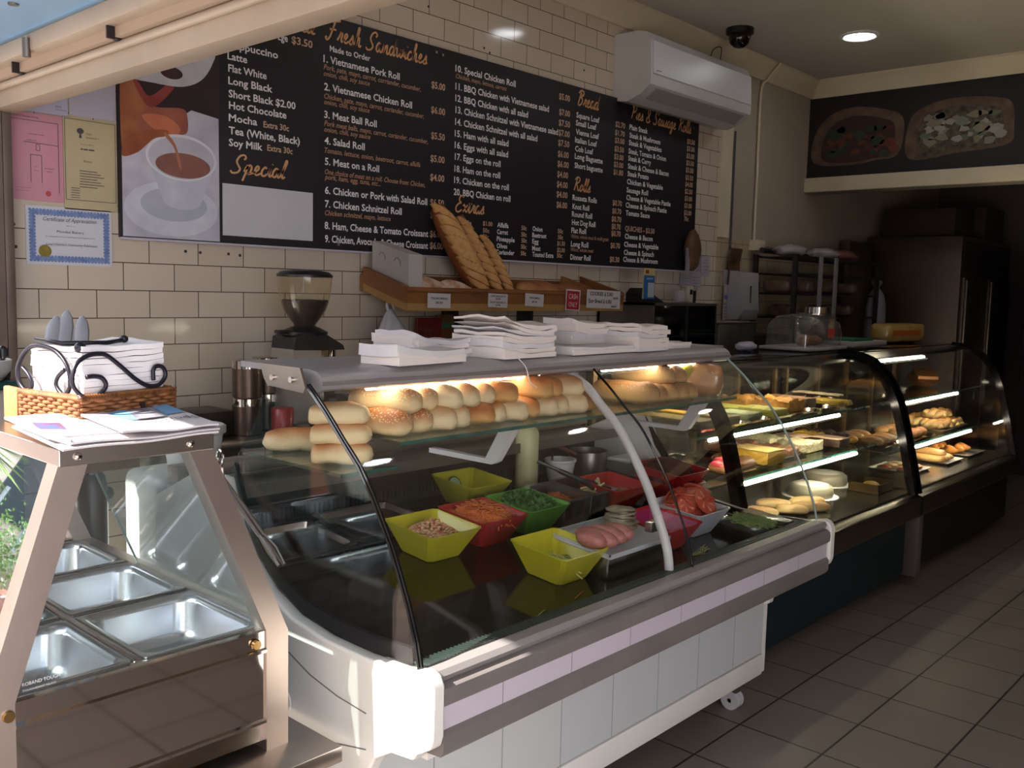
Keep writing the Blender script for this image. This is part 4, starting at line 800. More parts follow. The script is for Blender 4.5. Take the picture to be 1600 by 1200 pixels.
spots = [(-.012, -.06, .115, -1.0, 0, .046)]
for k in range(30):
    u_ = rr.uniform(0, 6.28); q_ = rr.uniform(.15, 1) ** .6 * .078; spots.append((q_ * math.cos(u_), q_ * math.sin(u_), .075 + .06 * (1 - (q_ / .085) ** 2), 1.0 * math.sin(u_) * q_ / .08 + rr.uniform(-.5, .5), .9 * math.cos(u_) * q_ / .08 + rr.uniform(-.5, .5), rr.uniform(.03, .042)))
for k, (x, y, z, ax_, ay_, r) in enumerate(spots):
    mm = Matrix.Translation((x, y, z)) @ Euler((-ax_ if k else .85, ay_, 0)).to_matrix().to_4x4()
    g = G(); g.mx = mm; g.lathe([(r * .9, -.004), (r, -.001), (r, .003), (r * .93, .0045)], n=20); sl = local(g, 'tomato_slice', TOMS, b, 30)
    g = G(); g.mx = mm
    for j in range(6):
        a = j * 1.047; pts = [(r * .2 * math.cos(a), r * .2 * math.sin(a), .0052), (r * .75 * math.cos(a + .35), r * .75 * math.sin(a + .35), .0052), (r * .85 * math.cos(a + .52), r * .85 * math.sin(a + .52), .0052), (r * .75 * math.cos(a + .7), r * .75 * math.sin(a + .7), .0052)]; g.poly(pts)
    f_ = g.make('seed_pattern', TOMF, base=False, smooth=0); f_.parent = sl
g = G(); mound(g, .072, .045, .06, 5, .1); local(g, 'tomato_heap', TOMS, b)
# steel pans with carrot and onion, white tray of meats, pots
def gnpan(name, x, y, w, l, h, label, m_=STEELP):
    o = thing(name, (x, y, deck_z(y) + .002), label, 'pan'); o.rotation_euler = (DT, 0, 0)
    def rr_(a, b, z, c): return [(sx * (a - c * p), sy * (b - c * q), z) for sx, sy, p, q in ((1, 1, 0, 1), (1, 1, .3, .3), (1, 1, 1, 0), (-1, 1, 1, 0), (-1, 1, .3, .3), (-1, 1, 0, 1), (-1, -1, 0, 1), (-1, -1, .3, .3), (-1, -1, 1, 0), (1, -1, 1, 0), (1, -1, .3, .3), (1, -1, 0, 1))]
    a, b = w / 2, l / 2; g = G()
    g.skin([[g.v(p) for p in rr_(*q)] for q in ((a - .025, b - .025, 0, .025), (a - .014, b - .014, .01, .02), (a - .011, b - .011, h - .003, .02), (a, b, h - .003, .012), (a, b, h, .012), (a - .012, b - .012, h, .02), (a - .016, b - .016, .012, .02), (a - .03, b - .03, .003, .025))])
    p_ = g.make('pan_body', m_, base=False, smooth=40); p_.parent = o; return o
p_ = gnpan('steel_pan', 2.375, 1.95, .14, .2, .085, 'small steel pan of grated carrot next to the green bowl')
g = G(); mound(g, .05, .04, .025, 2); strands(g, 120, .055, .05, .03, .04, .0016, 7); local(g, 'grated_carrot', mat('carrot_shred', 'C9622E'), p_)['kind'] = 'stuff'
p_ = gnpan('steel_pan', 2.523, 1.955, .15, .2, .085, 'small steel pan with cheese pieces and a dark spoon handle')
g = G()
for k in range(5): g.mx = Matrix.Translation((.02 + .012 * k, -.02 + .015 * (k % 3), .05 + .006 * k)) @ Euler((.3 * k, .4, k)).to_matrix().to_4x4(); g.box(-.025, .025, -.018, .018, -.003, .003)
local(g, 'cheese_slice', mat('pale_cheese', 'C8BE8C', .5), p_, 0)
sp = tag(G().tube(arc([(2.37, 2.03, .93), (2.43, 1.97, .895), (2.5, 1.92, .855), (2.53, 1.91, .83)], 4), [.006] * 4 + [.009] * 6 + [.006] * 3, 8, r2=.004).make('serving_spoon', BLACK), 'black serving spoon leaning in the steel pans', 'spoon')
tr_ = thing('meat_tray', (2.19, 1.6, deck_z(1.6) + .002), 'white tray on a steel pan holding sliced ham and chicken', 'tray'); tr_.rotation_euler = (DT, 0, 0)
g = G(); g.box(-.14, .14, -.11, .1, 0, .062, .008); local(g, 'pan_base', STEELP, tr_, 40)
g = G(); g.box(-.15, .15, -.12, .11, .062, .07, .004); g.box(-.15, -.144, -.12, .11, .07, .078); g.box(.144, .15, -.12, .11, .07, .078); g.box(-.15, .15, -.12, -.114, .07, .078); g.box(-.15, .15, .104, .11, .07, .078); local(g, 'tray_top', mat('tray_white', 'B9BCC2', .35), tr_, 40)
ZT = deck_z(1.6) + .073
g = G()
for k in range(9):
    t = k / 8; g.mx = Matrix.Translation((2.045 + .11 * t, 1.545 + .012 * math.sin(k * 2.1), ZT + .024 + .004 * math.sin(k * 1.7))) @ Euler((.1, .5, .25 + .12 * math.sin(k))).to_matrix().to_4x4(); g.blob((0, 0, 0), .03, .054 - .012 * abs(t - .5), .026, .1, k, 3, 4)
g.mx = Matrix(); tag(g.make('sliced_ham', mat('ham_pink', 'B9796F', .45, 0, 'A96C64', 25, bump=.3), smooth=180), 'folded pink sliced ham on the left of the white tray', 'ham')
g = G(); rr = random.Random(6)
for k in range(10):
    g.mx = Matrix.Translation((2.262 + rr.uniform(-.008, .008), 1.605 + rr.uniform(-.008, .008), ZT + .008 + k * .0065)) @ Euler((rr.uniform(-.12, .12), rr.uniform(-.12, .12), rr.uniform(0, 6))).to_matrix().to_4x4(); g.blob((0, 0, 0), .056 - .0015 * k, .05 - .001 * k, .006, .3, k, 3, 2.5)
g.mx = Matrix(); tag(g.make('sliced_chicken', mat('chicken_grey', 'B9AC98', .55, 0, '8E806C', 40), smooth=180), 'pale stack of sliced chicken on the right of the white tray', 'chicken')
bt = thing('sauce_bottle', (2.51, 2.2, deck_z(2.2)), 'cream coloured squeeze bottle of mayonnaise standing at the back of the deck', 'bottle')
MAYO = mat('mayo_plastic', 'D3CFA0', .35, 0, 'CCC896', 8, sss=.1)
g = G(); g.lathe([(.038, .0), (.042, .006), (.042, .215), (.036, .228), (.03, .232)]); local(g, 'bottle_body', MAYO, bt, 40)
g = G(); g.lathe([(.028, .23), (.028, .25), (.018, .257), (.01, .272), (.006, .285)]); local(g, 'nozzle_cap', mat('cap_cream', 'C9C48C', .35), bt, 40)
cp = thing('sauce_tub', (2.665, 2.17, deck_z(2.17)), 'white plastic tub with a spoon in it beside the squeeze bottle', 'tub')
g = G(); g.lathe([(.04, 0), (.056, .098), (.06, .1), (.06, .108), (.053, .108), (.05, .09), (.036, .004)]); local(g, 'tub_body', WHITEP, cp, 40)
g = G(); g.tube([(-.02, .02, .03), (-.01, .03, .1), (-.006, .034, .13)], .004, 6); local(g, 'spoon', BLACK, cp)
pt = thing('saucepan', (2.87, 2.2, deck_z(2.2)), 'small steel saucepan at the back right of the deck', 'pan')
g = G(); g.lathe([(.07, 0), (.075, .005), (.075, .11), (.078, .113), (.072, .112), (.071, .01)], n=32); local(g, 'pan_body', STEEL, pt, 40)
g = G(); g.tube([(-.07, .0, .1), (-.13, .03, .13), (-.17, .05, .15)], .009, 8, r2=.006); local(g, 'handle', mat('maroon_handle', '5A2226', .4), pt)
ct = thing('clear_container', (2.97, 2.08, deck_z(2.08)), 'clear plastic container with white lid behind the pate bowl', 'container')
g = G(); g.box(-.06, .06, -.05, .05, 0, .09, .006); local(g, 'container_body', glass('clear_plastic', (.8, .82, .82), 1., dirt=.12), ct, 40)
g = G(); g.box(-.064, .064, -.054, .054, .09, .102, .004); local(g, 'lid', WHITEP, ct, 40)
gt = thing('lettuce_tray', (2.88, 1.5, deck_z(1.5)), 'low dark tray of shredded green lettuce at the right end of the deck', 'tray'); gt.rotation_euler = (DT, 0, 0)
g = G(); g.box(-.13, .15, -.09, .085, .001, .03, .005); local(g, 'tray_body', mat('smoked_tray', '1B1E1A', .15), gt, 40)
g = G(); strands(g, 300, .08, .03, .006, .05, .0016, 21); local(g, 'lettuce_shreds', mat('green_lettuce', '6F8A4A', .5, 0, '97A868', 30), gt)['kind'] = 'stuff'
for (x, y, l) in ((1.46, 2.14, 'empty shallow steel pan at the back left of the deck'), (1.78, 2.17, 'empty shallow steel pan behind the front yellow bowl')): gnpan('steel_pan', x, y, .29, .24, .03, l, STEEL)
for i, (x, y, a, c, l) in enumerate(((1.9, 1.47, .5, 'carrot_shred', 'stray orange carrot shred on the black deck near the front yellow bowl'), (1.72, 1.45, .35, 'pale_lettuce', 'long pale lettuce shred lying on the black deck, front left'), (2.52, 1.46, .1, 'pale_lettuce', 'pale shreds fallen on the deck right of the white post'))):
    g = G(); z = deck_z(y) + .003
    for k in range(1 if i < 2 else 8):
        q = (k * .7) % 1 * .05; g.tube([(x - .03 - q, y - .01 + q * .4, z - .001), (x + q, y + .004 * k, z + .0004 + .001 * k), (x + .03, y + .01 + .003 * k, z)], .0012, 5)
    tag(g.make('food_scrap', M[c]), l, 'scrap')
# ---------------------------------------------------------------- paper bags on the roof
RZ = 1.3125
def paperstack(name, x, y, w, d, n, label, rz=0., fold=0., sheets=3, z=RZ, seed=1):
    """folded paper bags: several bundles of slightly shifted sheets"""
    o = thing(name, (x, y, z), label, 'paper stack', 'stacks of white paper bags on the deli counter roof', rz)
    rr = random.Random(seed); zz = 0
    sheets *= 2
    for k in range(sheets):
        h = n / sheets; g = G(); sx, sy = rr.uniform(-.008, .008), rr.uniform(-.009, .009); nn = 10; m_ = 6
        top_, bot_ = [], []
        for j in range(m_ + 1):
            for i in range(nn + 1):
                u = -1 + 2 * i / nn; v = -1 + 2 * j / m_
                bend = fold * (u - .2) ** 2 * (1 if u < .2 else .3)
                px, py = sx + u * w / 2, sy + v * d / 2
                wob = (.004 + .001 * k) * noise.noise(Vector((u * 1.6, v * 1.6, k * .6 + seed * 5)))
                bot_.append(g.v((px, py, max(zz + bend * k * .3 + wob * (k > 0), 0)))); top_.append(g.v((px + rr.uniform(-.002, .002), py + rr.uniform(-.0015, .0015), zz + h + bend + wob)))
        W_ = nn + 1
        for j in range(m_):
            for i in range(nn):
                q = [j * W_ + i, j * W_ + i + 1, (j + 1) * W_ + i + 1, (j + 1) * W_ + i]
                g.f([top_[a] for a in q]); g.f([bot_[a] for a in reversed(q)])
        edge = [i for i in range(nn + 1)] + [j * W_ + nn for j in range(1, m_ + 1)] + [m_ * W_ + i for i in range(nn - 1, -1, -1)] + [j * W_ for j in range(m_ - 1, 0, -1)]
        for a, b in zip(edge, edge[1:] + edge[:1]): g.f([bot_[a], bot_[b], top_[b], top_[a]])
        zz += h - .001
        local(g, 'bag_bundle', BAGP if (k + seed) % 3 else BAGC, o, 30)
    return o
_m, _t, _p = newmat('bag_paper')
_w = _t.nodes.new('ShaderNodeTexWave'); _w.bands_direction = 'Z'; _w.inputs['Scale'].default_value = 130; _w.inputs['Distortion'].default_value = 2
_c = _t.nodes.new('ShaderNodeTexCoord'); _t.links.new(_c.outputs['Object'], _w.inputs['Vector'])
_b = _t.nodes.new('ShaderNodeBump'); _b.inputs['Strength'].default_value = .25; _b.inputs['Distance'].default_value = .002; _t.links.new(_w.outputs['Fac'], _b.inputs['Height']); _t.links.new(_b.outputs[0], _p.inputs['Normal'])
_p.inputs['Base Color'].default_value = rgb('E3DAD6'); _p.inputs['Roughness'].default_value = .85; BAGP = _m; BAGC = mat('bag_paper_cool', 'DAD7DA', .85, 0, 'D2CFD3', 20)
paperstack('paper_bag_stack', 1.60, 1.79, .26, .13, .034, 'low leftmost bundle of white paper bags curling off the deli roof', rz=.12, fold=.012, sheets=1, seed=2)
paperstack('paper_bag_stack', 1.76, 1.93, .24, .15, .05, 'rumpled white bag bundle behind the leftmost bundle', rz=.1, fold=.02, sheets=2, seed=3)
paperstack('paper_bag_stack', 2.0, 1.85, .24, .19, .1, 'tallest stack of white paper bags near the middle of the deli roof', rz=.06, fold=.012, sheets=4, seed=4)
paperstack('paper_bag_stack', 2.36, 1.84, .34, .18, .022, 'flat lilac-white paper bundle under the steel holder', rz=.04, fold=.004, sheets=1, seed=5)
paperstack('paper_bag_stack', 2.62, 1.83, .19, .17, .088, 'rightmost tall stack of white paper bags on the deli roof', rz=.05, fold=.006, sheets=3, seed=6)
paperstack('paper_bag_stack', 2.83, 1.85, .2, .1, .022, 'small white paper strip right of the tall stacks', rz=.03, sheets=1, seed=7)
paperstack('paper_bag_stack', 2.45, 1.93, .22, .12, .07, 'white roll-edged bag bundle between the two tall stacks', rz=.04, fold=.01, sheets=2, seed=8, z=RZ + .022)
hd = tag(G().box(2.2, 2.215, 1.9, 1.98, RZ + .022, RZ + .085).box(2.2, 2.3, 1.965, 1.98, RZ + .022, RZ + .085).make('steel_holder', STEEL, smooth=0), 'bent steel sheet holder between the paper bag stacks', 'holder')
st = tag(G().tube(arc([(1.93, 1.735, RZ + .004), (1.94, 1.712, 1.29), (1.945, 1.7, 1.25), (1.965, 1.69, 1.235)], 5), .0014, 5).make('loose_string', WHITEP), 'loose white string hanging over the front edge of the deli roof', 'string')
# tongs on the end of the counter
tg = thing('tongs', (1.215, 1.95, .85), 'steel tongs hanging on the left end of the deli counter', 'tongs')
g = G(); g.tube([(1.2, 2.055 + .014 * math.cos(k * .5236), 1.075 + .02 * math.sin(k * .5236)) for k in range(12)], .0035, 6, True); g.make('ring', STEEL2, tg)
g = G(); g.box(1.194, 1.206, 2.04, 2.075, 1.02, 1.055, .005); g.make('hinge', STEELB, tg)
for d in (-.006, .006):
    g = G(); g.tube([(1.2 + d * .5, 2.055, 1.03), (1.2 + d, 1.95, .965), (1.2 + d, 1.87, .915)], .004, 6, r2=.006); g.tube([(1.2 + d, 1.87, .915), (1.2 + d * 1.4, 1.83, .89), (1.2 + d * 1.2, 1.79, .862)], [.005, .011, .004], 8, r2=.004); g.make('arm', STEELB, tg)
# ================================================================ cake cabinets
TEAL = mat('dark_teal_laminate', '12262E', .45, 0, '0F2129', 3); BRONZE = mat('brown_black_laminate', '1C1816', .4, 0, '181413', 3)
BAND = mat('cabinet_band', '6F665C', .28, .9, '665D54', 6)
cprof = [(1.675, .485), (1.70, .6), (1.735, .75), (1.78, .92), (1.825, 1.03), (1.88, 1.11), (1.95, 1.17), (2.03, 1.2), (2.12, 1.212)]
cfine = [(v.x, v.y) for v in arc([(y, z, 0) for y, z in cprof], 4)]
DCK = .5
def off_prof(d):
    out = []
    for i in range(len(cfine)):
        t = Vector(cfine[min(i + 1, len(cfine) - 1)]) - Vector(cfine[max(i - 1, 0)]); t.normalize(); out.append((cfine[i][0] + t.y * d, cfine[i][1] - t.x * d))
    return out
def cabinet(X0, X1, front_m, label, shelves, lf, rf, tubes):
    o = thing('cake_cabinet', ((X0 + X1) / 2, 2.1, 0), label, 'cake cabinet')
    G().box(X0, X1, 1.71, 2.5, .06, .375, .003).make('base_cabinet', front_m, o, smooth=0)
    G().box(X0, X1, 1.78, 2.45, 0, .06).make('plinth', BLACK, o, smooth=0)
    G().prism([(1.71, .372), (1.65, .372), (1.645, .38), (1.645, .468), (1.652, .476), (1.672, .478), (1.70, .49), (1.72, .49), (1.72, .372)], 'x', X0, X1).make('front_band', BAND, o, smooth=25)
    G().box(X0 + .02, X1 - .02, 1.7, 2.48, .47, DCK).make('deck', mat('cabinet_deck', '57524A', .18, .8, '4E4A43', 6), o, smooth=0)
    G().sheet(cfine, X0 + .02, X1 - .02, .006).make('curved_glass', GLASS, o, smooth=60)
    G().box(X0, X1, 2.1, 2.52, 1.19, 1.214, .004).make('top', BLKGLOSS, o)
    G().box(X0 + .02, X1 - .02, 2.088, 2.1, 1.158, 1.2).make('light_valance', BLACK, o, smooth=0)  # added strip that hides the upper tube from view
    eg = cprof + [(2.48, 1.212), (2.48, .485)]
    for x in (X0 + .012, X1 - .012): G().prism(eg, 'x', x - .003, x + .003).make('side_glass', GLASS, o, smooth=0)
    outp, inn = off_prof(-.012), off_prof(.03)
    for x, w, m_ in ((X0, lf, CHROME_BLK), (X1, rf, CHROME_BLK)):
        if w: G().prism(outp + inn[::-1], 'x', x - (w if x == X1 else 0), x + (w if x == X0 else 0)).make('arch_frame', m_, o, smooth=40)
    # rear sliding doors with gilt stiles
    rd = G().box(X0 + .02, X1 - .02, 2.485, 2.492, DCK, 1.19).make('rear_door', mat('dark_mirror', '2A2620', .08, .85, '241F1A', 3), o, smooth=0)
    for k in range(5):
        x = X0 + .06 + (X1 - X0 - .12) * k / 4
        G().box(x - .014, x + .014, 2.47, 2.486, DCK, 1.19).make('door_stile', mat('gilt_stile', '6A5030', .35, .7), rd, smooth=0)
    for (z, yf) in shelves:
        s_ = G().box(X0 + .03, X1 - .03, yf, 2.46, z - .008, z).make('glass_shelf', SHELFG, o, smooth=0)
        G().box(X0 + .03, X1 - .03, yf - .004, yf, z - .01, z).make('shelf_edge', GEDGE, s_)
    for (a, b, y, z) in tubes:
        t_ = G().cyl((a, y, z), (b, y, z), .008, n=10).make('light_tube', TUBEW, o)
        G().box(a - .03, b + .03, y + .004, y + .03, z + .009, z + .014).make('light_batten', DSTEEL, t_)
        G().prism([(y - .0145, z - .003), (y - .0115, z - .0095), (y - .006, z - .0135), (y - .0075, z - .015), (y - .013, z - .0108), (y - .0158, z - .003)], 'x', a - .03, b + .03).make('floor_light_shield', DSTEEL, t_, smooth=0)  # added strip that keeps the tube light off the floor
    return o
cab2 = cabinet(3.2, 5.025, TEAL, 'curved glass cake cabinet with dark teal front, nearer of the two', [(.935, 1.94), (.735, 1.89)], .055, .045, [(3.4, 4.8, 2.14, 1.178), (3.35, 4.62, 1.945, .912), (3.45, 4.72, 1.885, .712)])
cab3 = cabinet(5.05, 6.9, BRONZE, 'farther curved glass cake cabinet with brown black front panel', [(.935, 1.92), (.672, 1.89)], .035, .03, [(5.15, 5.82, 1.95, 1.165), (5.45, 6.4, 1.92, .912), (5.6, 6.62, 1.885, .65)])
G().box(5.0, 5.06, 1.64, 1.72, .05, .375, .004).make('joint_post', mat('post_taupe', '5A5250', .5), cab2)
# ---- cakes, each on its tray
def tray(x, y, w, l, z, label, m_=None, rz=0., h=.014):
    o = thing('cake_tray', (x, y, z + .0006), label, 'tray', 'trays of cakes in the cabinets', rz); g = G(); a, b = w / 2, l / 2
    g.skin([[g.v((sx * q, sy * p, zz)) for sx, sy in ((1, 1), (-1, 1), (-1, -1), (1, -1))] for q, p, zz in ((a - .012, b - .012, 0), (a, b, h), (a + .004, b + .004, h), (a - .002, b - .002, h - .001), (a - .013, b - .013, .002))])
    local(g, 'tray_body', m_ or STEEL2, o, 20); return o
def slab(x, y, w, l, h, z, m_, label, rz=0., nz=.0, seed=0, cat='cake', name='cake_slab', topm=None, toph=.0, grp=None):
    g = G(); nx, ny = max(3, int(w / .02)), max(3, int(l / .02)); a, b = w / 2, l / 2
    r = bmesh.ops.create_cube(g.bm, size=1); bmesh.ops.scale(g.bm, vec=(w, l, h), verts=g.bm.verts); bmesh.ops.translate(g.bm, vec=(0, 0, h / 2), verts=g.bm.verts)
    bmesh.ops.bevel(g.bm, geom=g.bm.edges[:], offset=min(.006, h * .25), segments=2, profile=.5, affect='EDGES')
    if nz:
        bmesh.ops.subdivide_edges(g.bm, edges=g.bm.edges[:], cuts=5, use_grid_fill=True)
        for v in g.bm.verts:
            k = noise.noise(v.co * 45 + Vector((seed * 3.3, 0, seed))); v.co += Vector((v.co.x * .05, v.co.y * .02, .5 if v.co.z > h * .5 else 0)) * nz * k * 2
    if topm:
        o = thing(name, (x, y, z), label, cat, grp, rz); local(g, 'cake_base', m_, o, 40)
        t_ = G().box(-a * .985, a * .985, -b * .985, b * .985, h, h + toph, min(.003, toph * .4)); local(t_, 'topping', topm, o, 40); return o
    o = g.make(name, m_, base=False, smooth=40); o.location = (x, y, z); o.rotation_euler = (0, 0, rz); return tag(o, label, cat, grp)
def C(n, c, c2, sc=30, rough=.6, bump=.3, bs=80): return mat(n, c, rough, 0, c2, sc, bump=bump, bscale=bs)
GING = C('ginger_top', '8A7438', '6E5A2A'); CHOC = C('choc_base', '3A2418', '2C1A12', 30, .45); YELT = C('yellow_icing', 'C9A02E', 'B98E28'); PGRN = C('pale_green_icing', 'AEB48A', '9EA67A', 8); LIME = C('lime_icing', '9A9A34', 'A8A23E', 8)
CORN = C('cornflake_orange', 'C08A2E', 'A36A1E', 60, .5, .9, 60); TAN = C('caramel_top', '7A5A3A', '6A4A2E', 10); COCO = C('coconut_white', 'D0C8A4', '9A9270', 70, .8, .9, 120); ROCK = C('shredded_choc', '5A3020', '8A5A3A', 60, .5, 1., 70)
SPON = C('yellow_sponge', 'D2A83A', 'C2962E', 50, .8, .5, 120); SPOT = C('sponge_top', 'B09658', '9E8448', 70, .8, .4, 140); PINK = C('pink_beige_icing', 'BFA08A', 'B8947C', 8, .5, .1); BRN = C('brown_bun', '5E3E26', '4A2E1C', 18, .35, .2); DONUT = C('red_icing', 'B03440', 'C0525A', 14, .25, .1)
Zu, Zl = .9365, .7365
T1 = Zu + .004
tray(3.43, 2.2, .17, .44, Zu, 'tray of two ginger slices, leftmost on the upper shelf behind the black post')
slab(3.43, 2.2, .13, .4, .028, T1, CHOC, 'long brown and ginger iced slice on the leftmost upper tray', topm=GING, toph=.012, nz=0)
tray(3.645, 2.2, .19, .44, Zu, 'tray holding yellow iced and crumbed slices beside the black post, upper shelf')
slab(3.6, 2.28, .08, .26, .028, T1, CHOC, 'brown slice with bright yellow icing behind the black post', topm=YELT, toph=.012)
slab(3.66, 2.1, .13, .18, .026, T1, CHOC, 'short crumb topped slice just right of the black post', topm=GING, toph=.012)
tray(3.87, 2.2, .2, .44, Zu, 'tray with pale green slice, half empty, on the upper shelf')
slab(3.87, 2.1, .14, .17, .034, T1, PGRN, 'pale green iced slice alone at the front of its shiny tray')
tray(4.09, 2.2, .19, .44, Zu, 'tray with lime coloured slices on the upper shelf')
slab(4.08, 2.3, .14, .2, .03, T1, LIME, 'rear lime green slice on the tray left of the cornflake slices')
slab(4.1, 2.1, .14, .19, .036, T1, LIME, 'front lime green slice on the tray left of the cornflake slices')
tray(4.34, 2.2, .26, .44, Zu, 'tray of rough orange cornflake slices on the upper shelf')
slab(4.3, 2.33, .2, .17, .05, T1, CORN, 'rear rough orange cornflake slice, highest on the upper shelf', nz=.03, seed=2)
slab(4.35, 2.14, .17, .19, .055, T1, CORN, 'front rough orange cornflake slice by the glass joint', nz=.03, seed=5)
tray(4.6, 2.2, .18, .44, Zu, 'tray of caramel topped dark slices on the upper shelf')
slab(4.59, 2.2, .12, .24, .04, T1, CHOC, 'upright caramel topped dark slice on the upper shelf', topm=TAN, toph=.006)
tray(4.8, 2.2, .18, .44, Zu, 'tray of lemon slices next to the eclairs')
for i in range(2): slab(4.76 + .07 * i, 2.1 - .02 * i, .06, .2, .028, T1, C('lemon_base', 'A88A2C', 'B4962E'), '%s lemon slice bar on the tray beside the eclairs' % ('left' if i == 0 else 'right'), rz=.1)
tray(4.94, 2.25, .1, .38, Zu, 'tray of striped eclairs at the right end of the upper shelf')
ECL = C('eclair_choc', '2A1812', '35201A', 20, .2, .05); ECW = C('cream_stripe', 'C9BFA0', 'BDB28E', 20)
for i in range(6):
    x, y, z = 4.91 + .052 * (i % 2), 2.12 + .085 * (i // 2), T1 + .004
    o = thing('eclair', (x, y, z), '%s eclair, counting from the front, chocolate with pale cream stripe' % ORD[i], 'eclair', 'eclairs on the upper shelf', .15)
    local(G().bar(.11, .045, .035, p=2.6, q=2.2, seed=i), 'pastry', ECL, o); local(G().bar(.1, .016, .012, p=3, q=2.2, seed=i), 'cream_stripe', ECW, o).location = (0, 0, .03)
TL2 = Zl + .004
tray(3.62, 2.15, .24, .42, Zl, 'tray of iced doughnuts and a foil tin, left end of the lower shelf')
for i, (x, y, m_, l) in enumerate(((3.57, 2.0, DONUT, 'front red iced doughnut left of the black post'), (3.67, 2.04, DONUT, 'second red iced doughnut beside the black post'))):
    o = thing('doughnut', (x, y, TL2), l, 'doughnut', 'iced doughnuts'); R_, r_s = .042, .022
    g = G(); g.tube([(R_ * math.cos(k * .2618), R_ * math.sin(k * .2618), .02) for k in range(24)], r_s, 12, True); local(g, 'dough', C('dough_tan', 'B07A42', 'A06A36'), o)
    g = G(); g.tube([(R_ * math.cos(k * .2618), R_ * math.sin(k * .2618), .027) for k in range(24)], r_s * .9, 12, True); local(g, 'icing', m_, o)
ft = thing('foil_tin', (3.58, 2.24, TL2), 'empty crinkled foil tin behind the doughnuts', 'tin')
g = G(); g.skin([[g.v((sx * a, sy * b, z)) for sx, sy in ((1, 1), (-1, 1), (-1, -1), (1, -1))] for a, b, z in ((.06, .045, 0), (.075, .06, .035), (.08, .065, .036), (.073, .058, .034), (.058, .043, .002))]); local(g, 'tin_body', STEEL2, ft, 20)
tray(3.83, 2.15, .2, .42, Zl, 'shiny tray of brown buns and yellow cake on the lower shelf')
for i, (x, y) in enumerate(((3.745, 1.985), (3.79, 2.02), (3.77, 2.12))): tag(G().blob((x, y, TL2 + .022), .042, .048, .027, .06, i, 3).make('bun', BRN, smooth=180), ('front dark brown glazed bun right of the black post', 'second dark brown bun touching the yellow cake', 'rear pinkish brown bun behind the others')[i], 'bun', 'brown buns on the lower shelf')
slab(3.95, 2.04, .15, .2, .058, TL2, SPON, 'tall yellow sponge cake with tan top on the lower shelf', topm=SPOT, toph=.006, rz=-.06)
tray(4.18, 2.2, .24, .44, Zl, 'tray of dark shredded chocolate slices on the lower shelf')
slab(4.14, 2.28, .2, .2, .045, TL2, ROCK, 'rear dark shredded chocolate slice behind the yellow sponge', nz=.03, seed=3); slab(4.2, 2.08, .17, .18, .04, TL2, ROCK, 'front dark shredded chocolate slice beside the coconut slices', nz=.03, seed=4)
tray(4.42, 2.2, .22, .44, Zl, 'tray of white coconut slices on the lower shelf')
slab(4.4, 2.26, .18, .2, .05, TL2, COCO, 'rear white flecked coconut slice on the lower shelf', nz=.02, seed=6); slab(4.44, 2.06, .17, .17, .046, TL2, COCO, 'front greyish coconut slice at the tray edge', nz=.02, seed=7)
tray(4.7, 2.2, .3, .44, Zl, 'tray of pink topped slabs on the lower shelf')
for i, (x, y) in enumerate(((4.62, 2.18), (4.7, 2.02))): slab(x, y, .12, .17, .038, TL2, CHOC, ('rear', 'front')[i] + ' pinkish iced dark slab on the lower shelf', topm=PINK, toph=.006, rz=-.05)
for i in range(9):
    x, y = 4.72 + .05 * (i % 3) + .012 * (i // 3), 2.12 + .055 * (i // 3)
    o = thing('chocolate_macaroon', (x, y, TL2), 'yellow topped dark biscuit, number %s in the cluster behind the pink slabs' % ORD[i], 'biscuit', 'yellow topped biscuits', i * .7)
    local(G().blob((0, 0, .018), .026, .026, .02, .1, i, 2), 'biscuit', CHOC, o); local(G().blob((0, 0, .034), .02, .022, .012, .15, i, 2), 'yellow_top', YELT, o)
tray(4.9, 2.2, .13, .44, Zl, 'tray of dark brown chocolate pieces at the right end of the lower shelf')
for i in range(8): tag(G().blob((4.87 + .055 * (i % 2), 2.04 + .075 * (i // 2), TL2 + .022), .034, .036, .026, .2, i, 3).make('chocolate_ball', C('dark_choc_ball', '35191A', '4A2422', 25, .4, .4), smooth=180), 'dark chocolate ball, %s from the front at the right end of the lower shelf' % ORD[i], 'chocolate', 'chocolate balls')
tag(G().blob((4.86, 1.965, TL2 + .02), .03, .028, .02, .1, 3, 2).make('jam_biscuit', C('orange_jam', 'B8862E', 'A0701E', 20, .3), smooth=180), 'small orange biscuit at the front right corner of the lower shelf', 'biscuit')
# lower deck of the nearer cabinet
ZD = DCK + .0008
for i, (x, y) in enumerate(((4.5, 2.02), (4.86, 2.1))):
    o = thing('doily_cake', (x, y, ZD), ('nearer', 'farther')[i] + ' round cake under a white glaze on a lace doily, bottom deck', 'cake', 'round cakes on doilies')
    g = G(); n_ = 72; g.skin([[g.v((rr_ * math.cos(2 * math.pi * k / n_), rr_ * math.sin(2 * math.pi * k / n_), z)) for k in range(n_) for rr_ in [(.135 + (.006 if k % 2 else -.003)) * q]] for q, z in ((1, .001), (1, .003), (.4, .003))], True); local(g, 'doily', PAPER, o, 0)
    g = G(); g.lathe([(.11, .003), (.115, .02), (.11, .05), (.095, .062), (.05, .066), (.001, .066)], n=36); local(g, 'cake_body', C('grey_cream_cake', '8E8876', '7C7666', 8, .3, .1), o, 50)
    g = G(); g.lathe([(.085, .063), (.06, .069), (.03, .0695), (.001, .0695)], n=30); local(g, 'white_glaze', mat('glaze_white', 'EDEAE0', .15, 0, 'E2DED2', 8), o, 50)
PAS = crust('pastry_gold', 'CDB07A', '8E6A3A', .4, 1.3)
